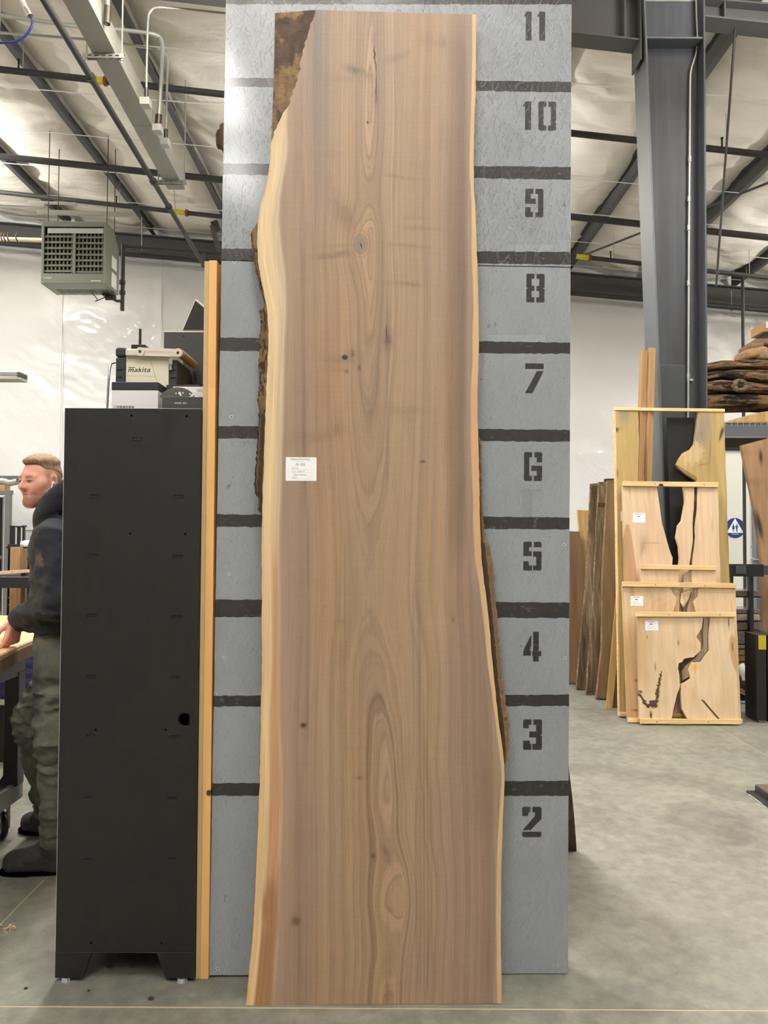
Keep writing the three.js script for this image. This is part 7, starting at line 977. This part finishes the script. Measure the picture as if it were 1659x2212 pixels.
  const paintHead = (x, y, z) => {
    const [a, b, c] = loc(x, y, z), m = Math.abs(a); let k = skinC;
    k = m3(k, pink, 0.5 * clamp(spot(b, c, 0.05, 0.07, 0.03, 0.03)) + 0.4 * gauss(b + 0.025, 0.02) * sstep(0.09, 0.11, c) + 0.25 * gauss(m - 0.045, 0.02) * gauss(b + 0.02, 0.02) + 0.5 * sstep(0.073, 0.082, m) * gauss(b, 0.04));
    const n = n3(x * 260, y * 260, z * 260, 4), must = gauss(b + 0.045, 0.007) * sstep(0.028, 0.02, m) * sstep(0.07, 0.085, c), chin = sstep(-0.07, -0.08, b) * sstep(-0.17, -0.12, b) * sstep(-0.02, 0.035, c), side = sstep(0.02, 0.032, m) * sstep(-0.042, -0.06, b) * sstep(0.0, 0.04, c) * sstep(-0.15, -0.11, b), bd = clamp(Math.max(must, chin, side * 0.75)); k = m3(k, beardC, bd * (0.66 + 0.3 * n));
    const fd = sstep(0.012, -0.004, b - hairLine(c) + 0.0) * sstep(-0.075, -0.02, b - hairLine(c)) * sstep(0.04, 0.015, c); k = m3(k, fade, 0.85 * fd * (0.7 + 0.3 * n)); if (b > hairLine(c)) k = m3(k, browC, 0.8);
    k = m3(k, lip, 0.75 * sstep(0.02, 0.014, m) * gauss(b + 0.0605, 0.007) * sstep(0.082, 0.088, c)); k = m3(k, dark, 0.8 * sstep(0.022, 0.016, m) * gauss(b + 0.0595, 0.0016) * sstep(0.08, 0.086, c));
    k = m3(k, browC, 0.85 * sstep(0.05, 0.045, m) * sstep(0.01, 0.015, m) * gauss(b - 0.024 + (m - 0.03) * (m - 0.03) * 6, 0.0042) * sstep(0.06, 0.07, c));
    const ey = gauss(m - 0.031, 0.0125) * gauss(b - 0.0035, 0.0045) * sstep(0.07, 0.078, c); k = m3(k, dark, clamp(ey * 1.25)); k = m3(k, dark, 0.7 * gauss(m - 0.011, 0.004) * gauss(b + 0.036, 0.003) * sstep(0.095, 0.1, c));
    return k;
  };
  const box3 = (ps, r) => { const lo = V(9, 9, 9), hi = V(-9, -9, -9); for (const p of ps) { lo.min(p); hi.max(p); } return [lo.addScalar(-r), hi.addScalar(r)]; };
  const headG = skin(...box3([C], 0.155), 0.0034, headF, paintHead);
  // ---- bare body under the clothes, hands
  const trunk = (x, y, z, g) => { let d = 9; for (const s of [-1, 1]) { d = Math.min(d, cap(x, y, z, { x: pel.x, y: pel.y, z: pel.z + s * 0.075 }, { x: chest.x, y: chest.y, z: chest.z + s * 0.095 }, 0.108 + g, 0.104 + g)); } d = smin(d, cap(x, y, z, { x: pel.x, y: pel.y, z: pel.z - 0.07 }, { x: pel.x, y: pel.y, z: pel.z + 0.07 }, 0.13 + g, 0.13 + g), 0.06); d = smin(d, cap(x, y, z, { x: chest.x, y: 1.42, z: chest.z - 0.1 }, { x: chest.x, y: 1.42, z: chest.z + 0.1 }, 0.1 + g, 0.1 + g), 0.05); d = smin(d, cap(x, y, z, shL, shR, 0.06 + g, 0.06 + g), 0.07); return d; };
  const arm = (x, y, z, s, e, w, g) => smin(cap(x, y, z, s, e, 0.052 + g, 0.043 + g), cap(x, y, z, e, w, 0.042 + g, 0.03 + g * 0.8), 0.03);
  const leg = (x, y, z, h, k, a, g) => smin(cap(x, y, z, h, k, 0.085 + g, 0.058 + g), cap(x, y, z, k, a, 0.056 + g, 0.04 + g * 0.9), 0.04);
  const bodyF = (x, y, z) => { let d = trunk(x, y, z, -0.02); d = smin(d, arm(x, y, z, shL, elL, wrL, -0.006), 0.03); d = smin(d, arm(x, y, z, shR, elR, wrR, -0.006), 0.03); d = smin(d, leg(x, y, z, hipL, knL, anL, -0.01), 0.04); d = smin(d, leg(x, y, z, hipR, knR, anR, -0.01), 0.04); d = smin(d, cap(x, y, z, neckB, H(0, -0.12, -0.045), 0.06, 0.054), 0.04); return d; };
  const bodyG = skin(...box3([V(-1.46, 0.05, -3.5), V(-1.46, 1.62, -3.6), elL, wrL, knR, anR, shR, wrR, knL, anL], 0.17), 0.015, bodyF, () => skinC);
  const hand = (wrist, dir, side, down, curl, thumbUp, S, fore) => { // dir towards the knuckles, side towards the thumb, down out of the palm
    const K = (f, s, d) => wrist.clone().addScaledVector(dir, f * S).addScaledVector(side, s * S).addScaledVector(down, d * S), bones = [];
    for (const [s, L, c] of [[0.032, 0.074, curl * 0.55], [0.011, 0.082, curl * 0.85], [-0.01, 0.076, curl], [-0.03, 0.06, curl * 1.1]]) { const p0 = K(0.09 - Math.abs(s - 0.008) * 0.25, s, -0.002); let a = 0.3 * c, p = p0; for (const [l, r0, r1, k] of [[0.45, 0.0095, 0.0086, 0.5], [0.32, 0.0086, 0.0078, 1.0], [0.23, 0.0078, 0.0064, 0.8]]) { a += c * k; const q = p.clone().addScaledVector(dir, Math.cos(a) * L * l * S).addScaledVector(down, Math.sin(a) * L * l * S); bones.push([p, q, r0 * S, r1 * S]); p = q; } }
    const t0 = K(0.02, 0.028, 0.012), t1 = K(0.052, 0.052, 0.022 + thumbUp), t2 = K(0.082, 0.056, 0.03 + thumbUp), t3 = K(0.104, 0.052, 0.038 + thumbUp); bones.push([t0, t1, 0.015, 0.0115], [t1, t2, 0.0112, 0.0098], [t2, t3, 0.0098, 0.0075]);
    const stub = wrist.clone().addScaledVector(fore, -0.06), palm = (x, y, z) => { let d = 9; for (const s of [-0.028, -0.009, 0.011, 0.03]) d = smin(d, cap(x, y, z, K(-0.005, s * 0.6, 0), K(0.088 - Math.abs(s) * 0.2, s, 0), 0.016, 0.0125), 0.014); return smin(d, cap(x, y, z, stub, K(0.01, 0, 0), 0.027, 0.023), 0.02); };
    const f = (x, y, z) => { let d = palm(x, y, z), e = 9; for (const [p, q, a, b] of bones) e = Math.min(e, cap(x, y, z, p, q, a, b)); return smin(d, e, 0.009); };
    const kn = [0.032, 0.011, -0.01, -0.03].map((s) => K(0.088, s, -0.012)); return skin(...box3([stub, ...bones.flatMap((b) => [b[0], b[1]])], 0.03), 0.003, f, (x, y, z) => m3(skinC, pink, 0.15 + 0.5 * clamp(kn.reduce((q, p) => q + gauss(Math.hypot(x - p.x, y - p.y, z - p.z), 0.01), 0))));
  };
  const dL = V(-0.22, -0.95, 0.12).normalize(), sideL = V(-0.35, 0.1, 1).addScaledVector(dL, -V(-0.35, 0.1, 1).dot(dL)).normalize(); let dnL = dL.clone().cross(sideL).normalize(); if (dnL.x > 0) dnL.negate();
  const handL = hand(wrL.clone().addScaledVector(wrL.clone().sub(elL).normalize(), 0.018), dL, sideL, dnL, 0.95, 0.0, 1.06, wrL.clone().sub(elL).normalize()), dR = V(-0.25, -0.95, 0.05).normalize(), sR = V(-0.9, 0.25, 0.3).addScaledVector(dR, 0).normalize(), nR = dR.clone().cross(sR).normalize(), handR = hand(wrR, dR, sR.addScaledVector(dR, -sR.dot(dR)).normalize(), nR, 0.6, 0, 1, dR);
  part(man, 'body', [bodyG, headG, handL, handR], new THREE.MeshPhysicalMaterial({ vertexColors: true, roughness: 0.55, sheen: 0.2, sheenRoughness: 0.5 }));
  // ---- hair
  const hairG = skin(...box3([C], 0.15), 0.0036, (x, y, z) => { const [a, b, c] = loc(x, y, z); const n = n3(a * 260, b * 60, c * 120, 3) * 0.004, top = sstep(0.07, 0.11, b); let d = (skull(a, b, c) - 0.0012 - 0.011 * top - n * (0.3 + 0.7 * top) - 0.005 * top * sstep(0.02, 0.08, c)) * HS; d = smax(d, (hairLine(c) + 0.004 - b + (n3(a * 300, b * 300, c * 300, 8) - 0.5) * 0.012) * HS * 0.9, 0.004); return d; }, (x, y, z) => { const [a, b, c] = loc(x, y, z), n = n3(a * 300, b * 90, c * 160, 9); return m3(m3(lin(98, 80, 58), lin(150, 124, 92), clamp(n * 1.2 - 0.1 + 0.3 * sstep(0.1, 0.12, b))), fade, 0.6 * sstep(0.075, 0.045, b)); });
  part(man, 'hair', hairG, new THREE.MeshStandardMaterial({ vertexColors: true, roughness: 0.75 }), 'short light brown hair');
  // ---- hoodie
  const ridge = (x, y, z, s, q) => { const n = n3(x * q, y * q * 1.5, z * q, s) * 0.75 + n3(x * q * 2.3, y * q * 3.4, z * q * 2.3, s + 5) * 0.25, r = 1 - Math.abs(n - 0.5) * 2.4; return Math.pow(Math.max(0, r), 1.6); };
  const hoodF = (x, y, z) => {
    let d = trunk(x, y, z, 0.012) - gauss(y - 1.085, 0.02) * 0.008 - 0.012 * gauss(y - 1.15, 0.04); d = smax(d, 1.062 + (x + 1.45) * 0.1 - y, 0.01); d = smin(d, arm(x, y, z, shL, elL, wrL, 0.026), 0.014); d = smin(d, arm(x, y, z, shR, elR, wrR, 0.02), 0.03);
    d = smin(d, cap(x, y, z, V(-1.485, 1.47, -3.53), V(-1.478, 1.575, -3.52), 0.12, 0.078), 0.06);
    // hood lying round the neck
    const hx = x + 1.478, hy = y - 1.632, hz = z + 3.515, ty = (hy - hx * 0.75) * 0.8, rr0 = Math.hypot(hx * 1.15, hz) - 0.105; d = smin(d, Math.hypot(rr0, ty * 0.75) - 0.04, 0.02); d = smin(d, cap(x, y, z, V(-1.385, 1.6, -3.56), V(-1.35, 1.5, -3.53), 0.07, 0.055), 0.03); d = smax(d, -cap(x, y, z, H(0, -0.1, -0.03), H(0, 0.1, 0.02), 0.068, 0.09), 0.015);
    const eb = gauss(Math.hypot(x - elL.x, y - elL.y, z - elL.z), 0.12); d -= (ridge(x, y, z, 3, 9) - 0.55) * (0.012 + 0.02 * eb) + (ridge(x + y * 0.5, y, z, 7, 17) - 0.5) * (0.006 + 0.01 * eb);
    const wl = (x - wrL.x) * dWl.x + (y - wrL.y) * dWl.y + (z - wrL.z) * dWl.z; if (Math.hypot(x - wrL.x, y - wrL.y, z - wrL.z) < 0.12) d = smax(d, wl - 0.004, 0.005);
    const wr = (x - wrR.x) * dWr.x + (y - wrR.y) * dWr.y + (z - wrR.z) * dWr.z; if (Math.hypot(x - wrR.x, y - wrR.y, z - wrR.z) < 0.12) d = smax(d, wr - 0.004, 0.005);
    return d * 0.85;
  };
  const dWl = wrL.clone().sub(elL).normalize(), dWr = wrR.clone().sub(elR).normalize();
  const knit = grey(256, 256, (u, v) => tn(u, v, 128, 128, 4) * 0.6 + tfbm(u, v, 8, 8, 5, 3) * 0.4, { wrap: true });
  const hoodG = skin(...box3([V(-1.46, 0.92, -3.3), V(-1.46, 1.68, -3.8), elL, wrL, wrR, V(-1.7, 1.1, -3.5)], 0.1), 0.0095, hoodF, (x, y, z) => { const n = fbm(x * 14 + z * 9, y * 12, 6, 3), dust = sstep(0.6, 0.72, fbm(x * 30 + 7, y * 26 + z * 18, 8, 3)) * gauss(y - 1.385, 0.022) * gauss(x + 1.41, 0.05) * sstep(-3.4, -3.25, z); return m3(m3(lin(30, 33, 39), lin(46, 50, 58), n), lin(150, 128, 110), dust * 0.45); });
  part(man, 'hoodie', hoodG, new THREE.MeshPhysicalMaterial({ vertexColors: true, roughness: 0.95, sheen: 0.3, sheenRoughness: 0.6, sheenColor: hexc(90, 96, 110) }), 'dark blue grey hooded sweatshirt');
  const ch = at(72, 1156, 3.42); part(man, 'chest_print', new THREE.SphereGeometry(0.012, 10, 8).scale(0.5, 1, 1).translate(ch.x + 0.006, ch.y, ch.z), M.white, 'small white chest print');
  // ---- trousers
  const trF = (x, y, z) => { let d = smin(leg(x, y, z, hipL, knL, anL, 0.022), leg(x, y, z, hipR, knR, anR, 0.022), 0.03); d = smin(d, cap(x, y, z, { x: pel.x, y: 1.02, z: pel.z - 0.075 }, { x: pel.x, y: 1.02, z: pel.z + 0.075 }, 0.118, 0.118), 0.04); const kb = gauss(Math.hypot(x - knR.x, y - knR.y, z - knR.z), 0.14) + gauss(Math.hypot(x - knL.x, y - knL.y, z - knL.z), 0.13) + 0.7 * gauss(y - 0.16, 0.06); d -= sstep(0.98, 0.86, y) * (ridge(x * 0.8, y * 1.5, z * 0.8, 13, 8) - 0.5) * (0.014 + 0.024 * kb) + sstep(0.98, 0.86, y) * (ridge(x + y, y * 1.6 - x * 0.5, z, 17, 15) - 0.5) * (0.008 + 0.012 * kb); d = smax(d, y - 1.11, 0.006); d = smax(d, 0.075 - y, 0.006); return d * 0.8; };
  part(man, 'trousers', skin(...box3([V(-1.46, 0.09, -3.4), V(-1.46, 1.12, -3.75), knR, anR, knL, anL], 0.18), 0.01, trF, (x, y, z) => { const n = fbm(x * 12 + z * 8, y * 9, 26, 4), f = n3(x * 220, y * 220, z * 220, 3); return m3(lin(72, 73, 64), lin(118, 119, 108), clamp(n * 1.3 - 0.2 + (f - 0.5) * 0.3)); }), new THREE.MeshStandardMaterial({ vertexColors: true, roughness: 0.95 }), 'grey green work trousers');
  // ---- boots
  const boot = (an, toe, lab) => { const t = V(toe.x, 0, toe.z), hv = V(an.x + 0.02, 0, an.z), d = t.clone().sub(hv).setY(0).normalize(), s = V(0, 1, 0).cross(d), P = (f, y, l = 0) => V(hv.x, y, hv.z).addScaledVector(d, f).addScaledVector(s, l), L = t.clone().sub(hv).length();
    const f = (x, y, z) => { let q = cap(x, y, z, P(-0.005, 0.05), P(0.03, 0.17), 0.05, 0.052); q = smin(q, cap(x, y, z, P(0.0, 0.048), P(L - 0.055, 0.047), 0.047, 0.05), 0.04); q = smin(q, cap(x, y, z, P(0.02, 0.11), P(L - 0.1, 0.062), 0.05, 0.036), 0.04); q -= (ridge(x, y, z, 31, 26) - 0.5) * 0.004; q = smax(q, y - 0.2, 0.006); q = smax(q, 0.014 - y, 0.003); return q; };
    const up2 = part(man, 'boot', skin(...box3([P(-0.06, 0), P(L, 0.2), P(0.05, 0, 0.05)], 0.06), 0.007, f, (x, y, z) => m3(lin(32, 32, 32), lin(64, 64, 62), fbm(x * 30, y * 30 + z * 30, 7, 3))), new THREE.MeshStandardMaterial({ vertexColors: true, roughness: 0.7 }), lab);
    const so = []; for (let i = 0; i <= 28; i++) { const a = i / 28 * Math.PI * 2, f2 = Math.cos(a), l = Math.sin(a), w = f2 > 0 ? 0.052 : 0.044; so.push([mix(-0.048, L + 0.004, (f2 + 1) / 2), Math.sign(l) * Math.pow(Math.abs(l), 0.6) * w]); }
    const sg = plate(so, 0.022, { c: 0.0225, bevel: 0.003 }); sg.applyMatrix4(new THREE.Matrix4().makeBasis(d, s.clone().negate(), V(0, 1, 0)).setPosition(hv)); part(up2, 'sole', sg, M.dark); };
  boot(anL, at(4, 1858, 3.4), 'near dark work boot'); boot(anR, at(46, 1772, 3.88), 'far dark work boot');
  const eb = H(0.086, -0.008, 0.0), e2 = H(0.089, -0.036, 0.014); single('earbud', 'white wireless earbud in the man\'s left ear', 'earbud', [new THREE.SphereGeometry(0.007, 12, 8).translate(eb.x, eb.y, eb.z), rod(eb, e2, 0.003, 0.0024, 8)], M.white);
}
renderer.render(scene, camera);
